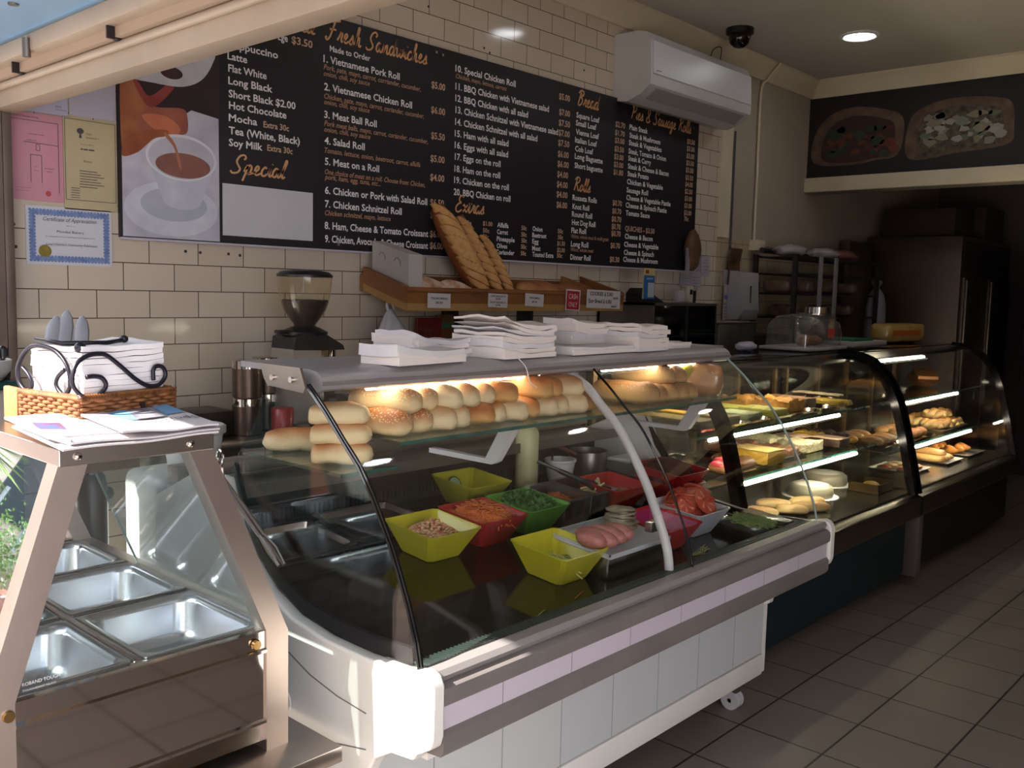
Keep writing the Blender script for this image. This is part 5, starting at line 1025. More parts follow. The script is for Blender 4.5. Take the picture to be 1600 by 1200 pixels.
for i, (x, y, rz, L) in enumerate(((4.05, 1.9, .6, .15), (4.17, 1.86, .9, .19), (4.27, 1.93, 1.0, .2), (4.1, 2.02, .7, .17), (3.9, 1.98, .5, .16))):
    o = G().bar(L, .07, .045, p=2.6, q=2.2, seed=i).make('pastry', PAS, base=False, smooth=180); o.location = (x, y, ZD); o.rotation_euler = (0, 0, rz); tag(o, 'pale pastry on the bottom deck, %s from the white panel of the deli' % ORD[i], 'pastry', 'pastries on the bottom deck')
bx = thing('cake_box_tray', (4.88, 1.86, ZD), 'deep brown tray at the right corner of the bottom deck', 'tray'); g = G(); g.box(-.1, .1, -.08, .08, 0, .012, .002); g.box(-.1, -.095, -.08, .08, .012, .05); g.box(.095, .1, -.08, .08, .012, .05); g.box(-.1, .1, -.08, -.075, .012, .05); g.box(-.1, .1, .075, .08, .012, .05); local(g, 'tray_body', mat('brown_tray', '4A3A1E', .3, .4), bx, 0)
tag(G().blob((4.88, 1.86, ZD + .03), .05, .04, .018, .1, 3, 3).make('egg_tart', C('tart_yellow', 'A8862E', 'C09A3A', 20, .3), smooth=180), 'yellow tart in the deep brown tray', 'tart')
# farther cabinet
Z3u, Z3m = .9365, .6735
bag = thing('pastry_bag', (6.45, 2.16, Z3u), 'brown paper bag with a gold end lying on the top shelf', 'paper bag', None, .5)
g = G(); g.blob((0, 0, .05), .2, .1, .05, .2, 3, 3); local(g, 'bag_body', mat('brown_bag', '8A5428', .45, 0, '6A3E1E', 12), bag); g = G(); g.prism([(-.2, .08), (.02, .12), (.2, .03), (.18, .015), (0, .08), (-.2, .06)], 'y', -.06, .06); local(g, 'gold_flap', mat('gold_card', 'C98A42', .3, .3), bag, 0)
tray(6.44, 2.09, .5, .34, Z3m, 'dark tray of knotted rolls on the middle shelf', DSTEEL)
KN = crust('knot_gold', 'D8BC86', 'A87A42', .3, 1.2)
for i, (x, y, dz, rz) in enumerate(((6.26, 2.02, 0, .3), (6.36, 1.99, 0, .5), (6.46, 1.98, 0, .4), (6.57, 1.99, 0, .6), (6.33, 2.12, 0, .3), (6.45, 2.11, 0, .7), (6.58, 2.11, 0, .5), (6.4, 2.05, .055, .4), (6.52, 2.05, .055, .5), (6.3, 2.2, 0, .2), (6.46, 2.21, 0, .4), (6.6, 2.2, 0, .3))):
    g = G(); L = .13
    for s_ in (0, math.pi):
        P = [(.022 * math.cos(t * 9 + s_), -L / 2 + L * t, .03 + .012 * math.sin(t * 9 + s_)) for t in [k / 16 for k in range(17)]]
        g.tube(P, [.012 + .012 * math.sin(math.pi * (k + .5) / 17) for k in range(17)], 10)
    o = g.make('knotted_roll', KN, base=False, smooth=180); o.location = (x, y, Z3m + .005 + dz); o.rotation_euler = (0, 0, rz); tag(o, 'golden twisted roll on the middle shelf, %s of the knotted pile' % ORD[i], 'knotted roll', 'knotted rolls')
tray(5.82, 2.06, .34, .32, Z3m, 'shiny tray of small round buns left of the knotted rolls')
BN = crust('bun_gold', 'C89A5E', '8E5A2E', .2, 1.1)
for i in range(9): tag(G().blob((5.73 + .085 * (i % 3), 1.97 + .085 * (i // 3), Z3m + .031), .042, .042, .028, .1, i, 3).make('small_bun', BN, smooth=180), 'small golden bun, %s on the shiny tray of the middle shelf' % ORD[i], 'bun', 'small round buns')
tray(5.4, 2.1, .36, .36, Z3m, 'tray of flaky rolls behind the chrome arch, middle shelf')
for i in range(6): o = G().bar(.14, .07, .05, p=2.5, q=2.2, seed=i).make('flaky_roll', BN, base=False, smooth=180); o.location = (5.29 + .1 * (i % 3), 2.03 + .15 * (i // 3), Z3m + .004); tag(o, 'flaky brown roll, %s on the tray behind the chrome arch' % ORD[i], 'pastry', 'flaky rolls')
tray(5.62, 1.98, .3, .26, ZD - .0008, 'tray of red jam tarts at the bottom left of the farther cabinet', DSTEEL)
for i in range(6):
    o = thing('jam_tart', (5.52 + .095 * (i % 3), 1.92 + .11 * (i // 3), ZD + .004), 'round tart, %s on the jam tart tray' % ORD[i], 'tart', 'jam tarts')
    local(G().lathe([(.034, 0), (.044, .018), (.04, .02), (.001, .016)], n=20), 'tart_case', BN, o, 40); local(G().blob((0, 0, .02), .033, .033, .008, .1, i, 2), 'filling', C('red_jam', 'B8301E', 'A0281A', 12, .2) if i in (0, 3) else C('fruit_mix', '6A4424', '9A7A4A', 60, .4), o)
tray(6.13, 2.0, .3, .36, ZD - .0008, 'tray of long pale finger rolls on the bottom deck', DSTEEL)
FG = crust('finger_pale', 'D2A868', '9A6A36', .5, 1.4)
for i in range(5): o = G().bar(.3, .05, .045, p=3, q=2.4, seed=i).make('finger_roll', FG, base=False, smooth=180); o.location = (6.03 + .056 * (i % 4) + (.02 if i == 4 else 0), 2.0, ZD + .004 + (.04 if i == 4 else 0)); tag(o, 'long pale finger roll, %s on its bottom deck tray' % ORD[i], 'finger roll', 'finger rolls')
tray(6.56, 1.98, .34, .32, ZD - .0008, 'tray of orange croissants at the right end of the bottom deck', DSTEEL)
OR = crust('croissant_orange', 'C98A34', '9A5A1E', .2, 1.1)
for i, (x, y, rz) in enumerate(((6.47, 1.94, .5), (6.58, 1.92, .3), (6.68, 1.93, .6), (6.5, 2.06, .4), (6.63, 2.06, .2))):
    g = G(); P = [(.06 * math.sin(t), .045 * math.cos(t) - .02, .025) for t in [-1.5 + 3 * k / 14 for k in range(15)]]; g.tube(P, [.008 + .02 * math.sin(math.pi * (k + .4) / 15) * (1 + .12 * math.cos(k * 2.1)) for k in range(15)], 10)
    o = g.make('croissant', OR, base=False, smooth=180); o.location = (x, y, ZD + .004); o.rotation_euler = (0, 0, rz); tag(o, 'orange glazed croissant, %s on the right end tray' % ORD[i], 'croissant', 'croissants')
# ---------------------------------------------------------------- on top of the cabinets
TZ = 1.2145
bt_ = thing('cake_dome', (5.02, 2.34, TZ), 'clear acrylic dome over baked goods on a white tray, on the cake cabinet', 'cake dome')
g = G(); g.box(-.25, .25, -.15, .15, 0, .02, .008); local(g, 'tray_base', mat('tray_grey', 'A9A5A6', .4), bt_, 40)
ACR = glass('acrylic', (.88, .87, .86), 1.3, dirt=.04)
dp = [(-.135, .02), (-.135, .1), (-.12, .15), (-.08, .185), (0, .2), (.08, .185), (.12, .15), (.135, .1), (.135, .02)]
g = G(); A = [[g.v((x, y * s_, .02 + (z - .02) * s_)) for y, z in dp] for x, s_ in ((-.235, .6), (-.225, .85), (-.2, .97), (-.16, 1.0), (.16, 1.0), (.2, .97), (.225, .85), (.235, .6))]
for a, b in zip(A, A[1:]):
    for k in range(len(dp) - 1): g.f([a[k], a[k + 1], b[k + 1], b[k]])
g.f(A[0]); g.f(A[-1][::-1]); local(g, 'dome', ACR, bt_, 50)
g = G(); g.box(.0, .09, -.1372, -.136, .07, .12); local(g, 'red_sticker', mat('red_sticker', 'A83A30', .5), bt_, 0)
for i, (x, y, r) in enumerate(((-.08, -.03, .045), (.0, .0, .05), (.09, -.02, .045))): tag(G().blob((5.02 + x, 2.34 + y, TZ + .02 + r * .62), r, r * .9, r * .62, .12, i, 3).make('muffin', mat('muffin_brown', '8A5A36', .6, 0, '6A4228', 30), smooth=180), ('left', 'middle', 'right')[i] + ' brown muffin under the clear dome', 'muffin', 'muffins under the dome')
tc_ = thing('acrylic_canister', (5.3, 2.4, TZ), 'tall square acrylic canister with round chrome lid beside the dome', 'canister')
g = G(); g.box(-.085, .085, -.085, .085, 0, .2, .01); local(g, 'canister_body', ACR, tc_, 40); g = G(); g.cyl((0, 0, .2), (0, 0, .235), .07, n=28); local(g, 'lid', STEEL2, tc_, 40)
g = G(); g.box(-.02, .05, -.0865, -.0855, .1, .17); local(g, 'label_card', mat('label_ochre', 'A8925A', .6), tc_, 0)
tag(G().blob((5.3, 2.4, TZ + .07), .06, .06, .06, .15, 4, 3).make('biscuit_heap', mat('biscuit_brown', '7A4E2E', .7, 0, '5E3A22', 40), smooth=180), 'brown biscuits inside the acrylic canister', 'biscuits')
pp_ = thing('paper_pile', (5.85, 2.38, TZ), 'low pile of white paper with green card on the farther cabinet', 'paper')
g = G(); g.box(-.32, .2, -.12, .12, 0, .03, .004); local(g, 'paper_sheets', mat('dull_paper', 'A9A4A2', .8), pp_, 30); g = G(); g.box(-.26, .02, -.1, .1, .03, .045); local(g, 'green_card', mat('green_card', '1E6A42', .6), pp_, 0)
sb_ = thing('sliced_bread', (6.55, 2.38, TZ), 'long packaged loaf of sliced bread in clear film on the farther cabinet', 'packaged bread', None, -.15)
local(G().bar(.5, .16, .13, p=8, q=6, flat=.95, nz=.03, seed=3), 'loaf', mat('packed_loaf', 'B8A060', .3, 0, 'A88A4A', 12, coat=.5), sb_).rotation_euler = (0, 0, math.pi / 2)
g = G(); g.box(-.2, .16, -.083, -.08, .05, .085); local(g, 'orange_strip', mat('orange_print', 'B8602E', .4), sb_, 0); g = G(); g.blob((.27, 0, .05), .06, .05, .045, .3, 4, 2); local(g, 'twisted_end', mat('film_end', 'A8926E', .25, 0, '8A7050', 30), sb_)
ck = thing('crumpled_packet', (4.5, 2.42, TZ), 'small crumpled white packet at the left end of the cabinet top', 'packet'); local(G().blob((0, 0, .025), .09, .045, .025, .25, 3, 3, 4), 'packet_body', mat('lilac_plastic', 'B4B0C4', .4), ck)
# ================================================================ bain-marie at the shopfront
BZ = .545
bench = thing('steel_bench', (.8, 2.1, 0), 'low stainless steel bench under the hot food display at the shopfront', 'bench')
G().box(.42, 1.16, 1.508, 2.72, BZ - .035, BZ, .003).make('bench_top', STEEL, bench)
for x in (.47, 1.11):
    for y in (1.6, 2.66): G().cyl((x, y, 0), (x, y, BZ - .03), .019, n=14).make('leg', STEEL, bench)
G().box(.45, 1.13, 1.56, 2.68, .15, .165).make('under_shelf', DSTEEL, bench)
bm_ = thing('hot_food_display', (.8, 2.05, BZ), 'stainless steel hot food display with sloping glass and empty pans', 'bain-marie')
FY, RY = 1.6, 2.52
lp = [(.634, 1.19), (.684, 1.19), (.556, .80), (.556, BZ), (.506, BZ), (.506, .80)]
rp = [(.872, 1.19), (.918, 1.19), (1.088, .79), (1.088, BZ), (1.036, BZ), (1.036, .80)]
for y in (FY, RY):
    for pr in (lp, rp): G().prism(pr, 'y', y, y + .045).make('frame_post', STEELB, bm_, smooth=0)
g = G(); g.box(.634, .92, FY - .004, RY + .05, 1.188, 1.2175, .002); g.make('top_shelf', STEEL, bm_, smooth=0)
G().box(.69, .79, FY + .03, RY, 1.165, 1.188).make('lamp_housing', STEEL2, bm_, smooth=0)
for x in (.665, .872):
    G().blob((x, FY - .005, 1.203), .0075, .005, .0075).make('dome_screw', STEEL2, bm_)
for (x, z) in ((.545, .782), (1.012, .778)):
    g = G(); g.cyl((x, FY + .002, z), (x, FY - .006, z), .011, .009, 18); g.make('brass_screw', mat('brass', 'A88A5A', .25, 1.), bm_)
g = G(); g.prism([(FY + .004, .80), (FY + .004, .765), (FY - .002, .762), (FY - .002, .756), (FY + .006, .754), (FY + .006, .615), (FY + .0, .612), (FY + .0, .606), (FY + .012, .604), (FY + .012, .565), (FY + .03, .565), (FY + .03, .80)], 'x', .556, 1.036); g.make('front_panel', STEEL2, bm_, smooth=0)
G().box(.52, 1.075, FY + .032, RY + .03, .565, .69).make('water_tank', DSTEEL, bm_, smooth=0)
for (x0, x1) in ((.508, .53), (1.055, 1.086)): G().box(x0, x1, FY + .04, RY + .04, .565, .803).make('side_panel', STEEL, bm_, smooth=0)
G().box(.53, 1.06, RY + .02, RY + .04, .565, .803).make('rear_panel', STEEL, bm_, smooth=0)
g = G(); g.box(.772, .79, FY + .03, RY + .02, .79, .803, .003); g.make('centre_divider', STEEL2, bm_)
for k, y in enumerate((1.935, 2.24)): G().box(.53, 1.055, y, y + .012, .788, .8, .002).make('cross_divider', STEEL2, bm_)
fg = G(); fg.prism([(.682, 1.187), (.874, 1.187), (1.036, .802), (.558, .802)], 'y', FY + .01, FY + .014); fg = fg.make('end_glass', GLASSB, bm_, smooth=0)
wr(fg, [('ROBAND TOUGH', .571, .822, .062, .0062), ('TOUGHENED GLASS', .571, .8125, .055, .0035)], FY + .0095, mat('etched_white', 'D5D2D4', .6))
def slope(xa, za, xb, zb, y0, y1, nm, m_=GLASSB): return G().prism([(xa, za), (xa + .005, za), (xb + .005, zb), (xb, zb)], 'y', y0, y1).make(nm, m_, bm_, smooth=0)
slope(.643, 1.187, .512, .80, FY + .045, RY, 'street_glass', glass('street_glass', (.7, .75, .75), 3.2))
sg = slope(.905, 1.187, 1.066, .80, FY + .045, 2.22, 'server_glass')
G().prism([(.905, 1.187), (.91, 1.187), (1.071, .80), (1.066, .80)], 'y', 2.22, 2.224).make('glass_edge', mat('clear_edge', '9FB4B0', .1), sg)
def foodpan(x, y, w, l, z, label):
    o = thing('food_pan', (x, y, z), label, 'food pan', 'empty steel pans in the hot food display')
    def loop(a, b, zz, c):
        out = []
        for cx_, cy_, a0 in ((1, 1, 0), (-1, 1, 90), (-1, -1, 180), (1, -1, 270)):
            for k in range(6):
                t = math.radians(a0 + 18 * k); out.append((cx_ * (a - c) + c * math.cos(t), cy_ * (b - c) + c * math.sin(t), zz))
        return out
    a, b = w / 2, l / 2; g = G()
    g.skin([[g.v(p) for p in loop(*q)] for q in ((a - .03, b - .03, -.1, .03), (a - .016, b - .016, -.09, .04), (a - .012, b - .012, -.008, .03), (a, b, 0, .008), (a, b, .003, .008), (a - .01, b - .01, .003, .03), (a - .016, b - .016, -.006, .035), (a - .018, b - .018, -.012, .04), (a - .02, b - .02, -.075, .04), (a - .032, b - .032, -.092, .04), (a - .05, b - .05, -.0965, .03))])
    local(g, 'pan_body', STEELP, o, 60); return o
rows = ((1.78, .3), (2.094, .28), (2.386, .27))
for i, (x, sx) in enumerate(((.651, 'street side'), (.923, 'server side'))):
    for j, (y, l) in enumerate(rows): foodpan(x, y, .238 if i == 0 else .262, l, .801, 'empty pan on the %s of the hot food display, %s from the near end' % (sx, ORD[j]))
# newspaper, basket and napkin holder on the display top
NZ = 1.2185
PRB = mat('print_sky_blue', '6FA0CC', .7); PRG = mat('print_grey', '6E6C78', .7, 0, '8C8A94', 40); PRK = mat('print_ink', '33303A', .7); NEWS = mat('newsprint', 'CFC9CC', .85, 0, 'C7C1C5', 14)
nw = thing('newspaper', (.78, 1.68, NZ), 'folded newspaper with blue pictures lying on the hot food display', 'newspaper', None, .06); nw.rotation_euler = (.1, 0, .06); nw.location.z += .0105
def leaf(g, x0, x1, y0, y1, z, lift, th=.0035):
    n = 16; A = []
    for k in range(n + 1):
        t = k / n; x = x0 + (x1 - x0) * t; A.append((x, z + lift * (1 - t) ** 3 + .0015 * math.sin(t * 9)))
    B = [(x, zz + th) for x, zz in A]; g.prism(A + B[::-1], 'y', y0, y1)
for k, (x0, x1, y0, y1, z, lf_) in enumerate(((-.155, .14, -.1, .09, 0, 0), (-.14, .145, -.095, .1, .0045, .004), (-.16, .142, -.06, .11, .009, .003), (-.05, .143, -.095, .1, .0135, .006))):
    g = G(); leaf(g, x0, x1, y0, y1, z, lf_); local(g, 'page', NEWS, nw, 30)
g = G(); g.tube([(-.138, -.092, .012), (-.15, -.05, .0135), (-.158, .06, .013)], .006, 8, r2=.003); local(g, 'fold', NEWS, nw)
pz = .0205
for nm, q, m_ in (('blue_picture', ((-.03, .02), (.02, -.02), (.045, .06), (0, .09)), PRB), ('grey_picture', ((.022, -.015), (.085, -.01), (.1, .07), (.046, .062)), PRG), ('blue_picture', ((.09, 0), (.135, .01), (.14, .085), (.102, .075)), PRB)):
    g = G(); g.poly([(x, y, pz) for x, y in q]); local(g, nm, m_, nw, 0)
g = G(); text_bm(g, 'Sport', lambda u, v: (.135 - u, -.028 - v, pz + .0004), .075, .02); text_bm(g, 'SATURDAY REVIEW', lambda u, v: (-.06 - u, .03 - v, .0165), .06, .007); text_bm(g, '18', lambda u, v: (-.02 - u, -.01 - v, pz), .02, .012); local(g, 'print', PRK, nw, 0)
g = G(); g.poly([(-.15, .0, .0165), (-.11, -.02, .0165), (-.1, .03, .0165), (-.14, .05, .0165)]); local(g, 'colour_picture', mat('print_red_blue', '7A3A52', .7, 0, '3A62A0', 60), nw, 0)
bk = thing('wicker_basket', (.812, 1.841, NZ), 'brown woven wicker basket on top of the hot food display', 'basket', None, .22)
WICK = mat('wicker_brown', '8E5A30', .65, 0, '6A3F20', 60)
def rib(g, p0, p1, z, n, amp, r, ph, out):
    P = []
    for k in range(n * 4 + 1):
        t = k / (n * 4); p = Vector(p0).lerp(Vector(p1), t); P.append(p + Vector(out) * amp * math.sin(2 * math.pi * t * n / 2 + ph) + Vector((0, 0, z)))
    g.tube(P, r, 6)
hx, hy, bh = .107, .09, .066
for (p0, p1, out, nm) in (((-hx, -hy, 0), (hx, -hy, 0), (0, -1, 0), 'front_weave'), ((-hx, hy, 0), (-hx, -hy, 0), (-1, 0, 0), 'side_weave'), ((hx, -hy, 0), (hx, hy, 0), (1, 0, 0), 'side_weave'), ((hx, hy, 0), (-hx, hy, 0), (0, 1, 0), 'rear_weave')):
    g = G()
    for i in range(9): rib(g, p0, p1, .005 + i * .0068, 12, .0035, .0042, math.pi * (i % 2), out)
    d = (Vector(p1) - Vector(p0)); 
    rib(g, p0, p1, bh, 40, .003, .0055, 0, (0, 0, 1)); rib(g, p0, p1, bh, 40, .003, .0055, math.pi, (0, 0, 1))
    local(g, nm, WICK, bk)
g = G(); g.box(-hx + .004, hx - .004, -hy + .004, hy - .004, .0, .055); local(g, 'inner_base', mat('wicker_dark', '3E2616', .8), bk, 0)
g = G(); g.box(.02, .03, -hy - .008, -hy - .002, .01, .05); local(g, 'clasp', mat('dark_clasp', '2A1C14', .5), bk, 0)
for (x, y) in ((-hx, -hy), (hx, -hy)): local(G().blob((x, y, bh + .004), .005, .005, .006), 'corner_pin', STEEL2, bk)
nh = thing('napkin_holder', (.812, 1.841, NZ + .056), 'black scrolled iron napkin holder standing in the wicker basket', 'napkin holder', None, .22); nh.scale = (.91, .87, 1)
IRON = mat('black_iron', '1E1A26', .35, .3, '24202C', 9)
U = lambda px: (px - 670) / 720 * .225 - .112
Wz = lambda py: (735 - py) / 4300 + .012
sc = [(705, 575), (760, 572), (820, 590), (850, 650), (820, 705), (750, 738), (680, 730), (615, 650), (605, 560), (640, 460), (720, 405), (800, 395), (860, 412), (960, 500), (1080, 620), (1180, 685), (1270, 690), (1330, 620), (1315, 545), (1260, 525), (1228, 560), (1230, 645)]
local(G().tube(arc([(U(a), -.102, Wz(b)) for a, b in sc], 5), .0046, 8), 'front_scroll', IRON, nh)
sl_ = [(545, 515), (490, 570), (470, 630), (500, 690), (540, 715), (580, 670), (588, 580), (560, 470), (480, 370), (370, 325), (270, 325), (190, 390), (140, 500), (145, 600), (190, 675), (245, 680), (262, 620), (230, 550), (180, 495)]
V = lambda px: (670 - px) / 505 * .205 - .1
local(G().tube(arc([(-.114, V(a), Wz(b + (670 - a) * .09)) for a, b in sl_], 5), .0046, 8), 'side_scroll', IRON, nh)
g = G(); g.tube([(-.1, .07, .112), (-.1, -.02, .108), (-.02, -.055, .108), (.05, -.02, .11)], .0045, 8); g.blob((.05, -.02, .112), .01, .01, .008); g.blob((-.095, -.075, .102), .012, .012, .011); g.tube([(-.112, -.1, .0), (-.112, .1, .0), (.112, .1, 0), (.112, -.1, 0)], .004, 6, True); local(g, 'press_arm', IRON, nh)
np_ = thing('napkins', (.812, 1.841, NZ + .062), 'thick white stack of paper napkins in the black iron holder', 'napkins', 'paper napkins', .22); np_.scale = (.9, .85, 1)
rr = random.Random(3)
for k in range(9):
    h = .0108; g = G(); a, b = .1 + rr.uniform(-.002, .003), .09 + rr.uniform(-.002, .003); n = 8
    r0 = bmesh.ops.create_grid(g.bm, x_segments=n, y_segments=n, size=1)
    for v in r0['verts']: v.co = Vector((v.co.x * a, v.co.y * b, k * h + .004 * noise.noise(Vector((v.co.x * 2, v.co.y * 2, k * .3))) * k / 8 + (.006 * max(0, v.co.x) ** 2 * k / 8)))
    ex = bmesh.ops.extrude_face_region(g.bm, geom=g.bm.faces[:])
    for v in [q for q in ex['geom'] if isinstance(q, bmesh.types.BMVert)]: v.co.z += h * .93
    local(g, 'napkin_fold', mat('napkin_white', 'F0ECEE', .85, 0, 'EAE6E9', 20), np_, 30)
wd = tag(G().box(.69, .703, 1.93, 2.0, NZ, NZ + .07, .003).make('wooden_board', mat('orange_wood', 'B8794A', .5, 0, 'A3683C', 8)), 'small upright wooden board behind the wicker basket on the street side', 'board')
tl = thing('teal_machine', (.78, 2.64, BZ), 'tall teal metal box machine standing at the left edge behind the napkins', 'machine')
G().box(.6, .945, 2.6, 2.7, BZ, 1.235, .008).make('housing', mat('teal_metal', '1F5A5C', .35, .2, '1B5254', 6), tl)
G().box(.6, .947, 2.598, 2.6, 1.15, 1.156).make('panel_seam', BLACK, tl, smooth=0)
for z in (1.1, 1.21): G().cyl((.92, 2.6, z), (.92, 2.594, z), .006, n=12).make('bolt', STEEL2, tl)
g = G(); g.lathe([(.001, 1.235), (.07, 1.237), (.09, 1.262), (.094, 1.29), (.09, 1.292), (.085, 1.265), (.001, 1.245)], (.84, 2.65, 0), 32); tag(g.make('bowl', WHITEP, smooth=50), 'white rimmed bowl on the teal machine at the left edge', 'bowl')
for i, (x, y, h, l) in enumerate(((.885, 2.66, .1, 'taller dark glass bottle with chrome collar on the teal machine'), (.925, 2.675, .06, 'shorter amber glass bottle on the teal machine'))):
    b = thing('glass_bottle', (x, y, 1.2355), l, 'bottle'); g = G(); g.lathe([(.016, 0), (.018, .005), (.018, h * .65), (.009, h * .85), (.009, h)], n=20); local(g, 'bottle_body', mat('smoky_glass', '2A2228', .08, 0, '3E3430', 9), b, 40)
    g = G(); g.lathe([(.012, h), (.012, h + .02), (.004, h + .028)], n=16); local(g, 'stopper', STEEL2 if i == 0 else BLACK, b, 40)
bc = thing('black_container', (1.12, 2.6, BZ), 'tall slim black container behind the hot food display glass', 'container')
g = G(); g.lathe([(.04, 0), (.042, .01), (.042, .38), (.036, .41), (.03, .42), (.026, .42), (.03, .39), (.034, .02)], n=24); local(g, 'container_body', BLACK, bc, 40); g = G(); g.blob((.042, -.015, .36), .014, .014, .02); local(g, 'side_knob', BLACK, bc)
for i, (dx, tx) in enumerate(((-.012, -.13), (0, -.1), (.012, -.05))):
    s = thing('plastic_scraper', (1.12 + dx, 2.6, BZ + .04), ('left', 'middle', 'right')[i] + ' one of three long pale scrapers rising behind the napkins', 'scraper', 'three pale scrapers')
    g = G(); L = .82 + .015 * (i == 1); g.tube(arc([(0, 0, 0), (tx * .25, 0, L * .5), (tx * .7, 0, L * .8), (tx * .55, 0, L)], 6), [.004] * 6 + [.01] * 6 + [.022] * 5 + [.016, .004], 8, r2=.004)
    local(g, 'blade', mat('pale_grey_plastic', 'A8ACB8', .35, 0, 'A0A4B0', 8), s)
tub = thing('white_bin', (1.42, 2.62, 0), 'tall rounded white plastic bin behind the hot food display', 'bin')
G().box(1.27, 1.57, 2.5, 2.74, 0, .945, .035, 4).make('bin_body', mat('bin_white', 'C3C7C2', .4, 0, 'BBC0BA', 3), tub)
for (x,) in ((1.36,), (1.5,)): G().box(x, x + .02, 2.49, 2.5, .45, .9, .003).make('rib', mat('bin_grey', '7E8682', .5), tub)
bu = thing('white_bucket', (1.44, 2.62, .946), 'white bucket with grey lid standing on the tall white bin', 'bucket')
g = G(); g.lathe([(.075, 0), (.088, .1), (.09, .11)], n=32); local(g, 'bucket_body', WHITEP, bu, 40); g = G(); g.lathe([(.09, .1), (.097, .102), (.097, .122), (.09, .126), (.08, .124), (.001, .124)], n=32); local(g, 'lid', mat('lid_grey', 'A9AEB0', .4), bu, 40)
# ================================================================ back bench and what stands on it
bb = thing('back_bench', (3.5, 3.08, 0), 'long stainless bench along the tiled wall behind the counters', 'bench')
G().box(1.56, 6.06, 2.85, 3.29, .92, .96, .004).make('bench_top', STEEL, bb)
G().box(1.56, 6.06, 2.855, 2.865, .86, .92).make('apron', STEEL, bb, smooth=0)
for x in (1.62, 2.9, 4.2, 5.4, 6.03):
    for y in (2.9, 3.24): G().box(x - .02, x + .02, y - .02, y + .02, 0, .92).make('leg', STEEL, bb, smooth=0)
G().box(1.58, 6.05, 2.87, 3.28, .3, .32).make('under_shelf', DSTEEL, bb, smooth=0)
BT = .9605
kb = thing('knock_box', (1.68, 3.05, BT), 'dark steel tray box on the back bench left of the canisters', 'box'); g = G(); g.box(-.1, .12, -.08, .1, 0, .09, .004); local(g, 'box_body', mat('dark_steel', '3A3436', .35, .7), kb, 30); g = G(); g.box(-.105, -.085, -.085, .1, 0, .1, .003); local(g, 'end_plate', STEEL, kb, 30)
CANB = mat('canister_brown', '5A4A40', .3, .7, '52433A', 6)
k0 = None
for (x, y, z, l) in ((1.845, 2.97, BT, 'lower brown steel canister of the front stack on the back bench'), (1.845, 2.97, BT + .136, 'upper brown steel canister of the front stack on the back bench'), (1.985, 3.06, BT, 'lower canister of the rear stack beside the grinder'), (1.985, 3.06, BT + .136, 'upper canister of the rear stack beside the grinder')):
    if k0 is None:
        k0 = thing('canister', (x, y, z), l, 'canister', 'stacked brown canisters'); g = G(); g.lathe([(.05, 0), (.053, .003), (.053, .105)], n=32); local(g, 'canister_body', CANB, k0, 40); g = G(); g.lathe([(.054, .105), (.054, .132), (.05, .1355), (.001, .1355)], n=32); local(g, 'lid', STEEL2, k0, 40)
    else: dup(k0, (x, y, z), label=l)
gr = thing('coffee_grinder', (2.1, 2.98, BT), 'black and silver coffee grinder with a hopper of dark beans', 'coffee grinder')
hop = [(.038, .385), (.046, .4), (.062, .42), (.08, .45), (.092, .485), (.098, .52), (.101, .55), (.102, .575)]
g = G(); g.lathe(hop, n=40, caps=False); local(g, 'hopper', glass('hopper_glass', (.92, .88, .76), .8, dirt=.02), gr, 60)
bean = [(r - .003, z) for r, z in hop if z < .49] + [(.082, .483), (.05, .487), (.001, .485)]
g = G(); g.lathe([(.001, .386)] + bean, n=40, caps=False); rr = random.Random(2)
for k in range(220):
    a = rr.uniform(0, 6.28); q = .083 * math.sqrt(rr.random()); g.blob((q * math.cos(a), q * math.sin(a), .486), .006, .0045, .004, 0, 0, 1)
local(g, 'coffee_beans', mat('bean_brown', '2A1A16', .35, 0, '3A241C', 70), gr, 50)['kind'] = 'stuff'
g = G(); g.lathe([(.104, .574), (.105, .582), (.09, .594), (.05, .6), (.001, .602)], n=40); local(g, 'hopper_lid', BLACK, gr, 50)
g = G(); g.lathe([(.07, .352), (.085, .356), (.088, .368), (.06, .382), (.04, .39)], n=32); g.box(-.125, -.05, -.02, .02, .362, .376, .006); local(g, 'adjusting_collar', BLACK, gr, 40)
g = G(); g.prism([(-.098, .304), (-.092, .35), (-.06, .362), (.05, .358), (.125, .318), (.132, .3), (.03, .3)], 'y', -.075, .075); local(g, 'head', mat('grinder_black', '1B191D', .45, 0, '211F23', 8), gr, 20)
g = G(); g.prism([(-.122, 0), (-.1, .306), (.025, .302), (.025, 0)], 'y', -.07, .07); local(g, 'body', mat('grinder_silver', 'A8A09A', .35, .35, '9E9690', 6), gr, 20)
g = G(); g.cyl((.075, 0, .256), (.075, 0, .299), .058, n=32); local(g, 'doser_ring', STEEL2, gr, 40); g = G(); g.cyl((.075, 0, .1), (.075, 0, .256), .054, n=32); local(g, 'doser', mat('amber_doser', '3A2420', .12, 0, '5A3A22', 9), gr, 40)
g = G(); g.box(-.12, .15, -.09, .09, 0, .03, .006); local(g, 'base', BLACK, gr, 40)
def lathe_thing(nm, x, y, prof, m_, label, cat, grp=None, extra=None):
    o = thing(nm, (x, y, BT), label, cat, grp); g = G(); g.lathe(prof, n=28); local(g, nm + '_body', m_, o, 40)
    if extra: extra(o)
    return o
jug = [(.045, 0), (.048, .004), (.045, .07), (.038, .1), (.042, .125), (.038, .124), (.036, .1)]
def jh(o): local(G().tube(arc([(.04, 0, .11), (.075, 0, .1), (.075, 0, .05), (.045, 0, .03)], 4), .004, 6), 'handle', STEEL2, o)
lathe_thing('milk_jug', 2.31, 2.93, jug, STEEL2, 'steel milk jug nearest the grinder on the back bench', 'milk jug', 'steel milk jugs', jh)
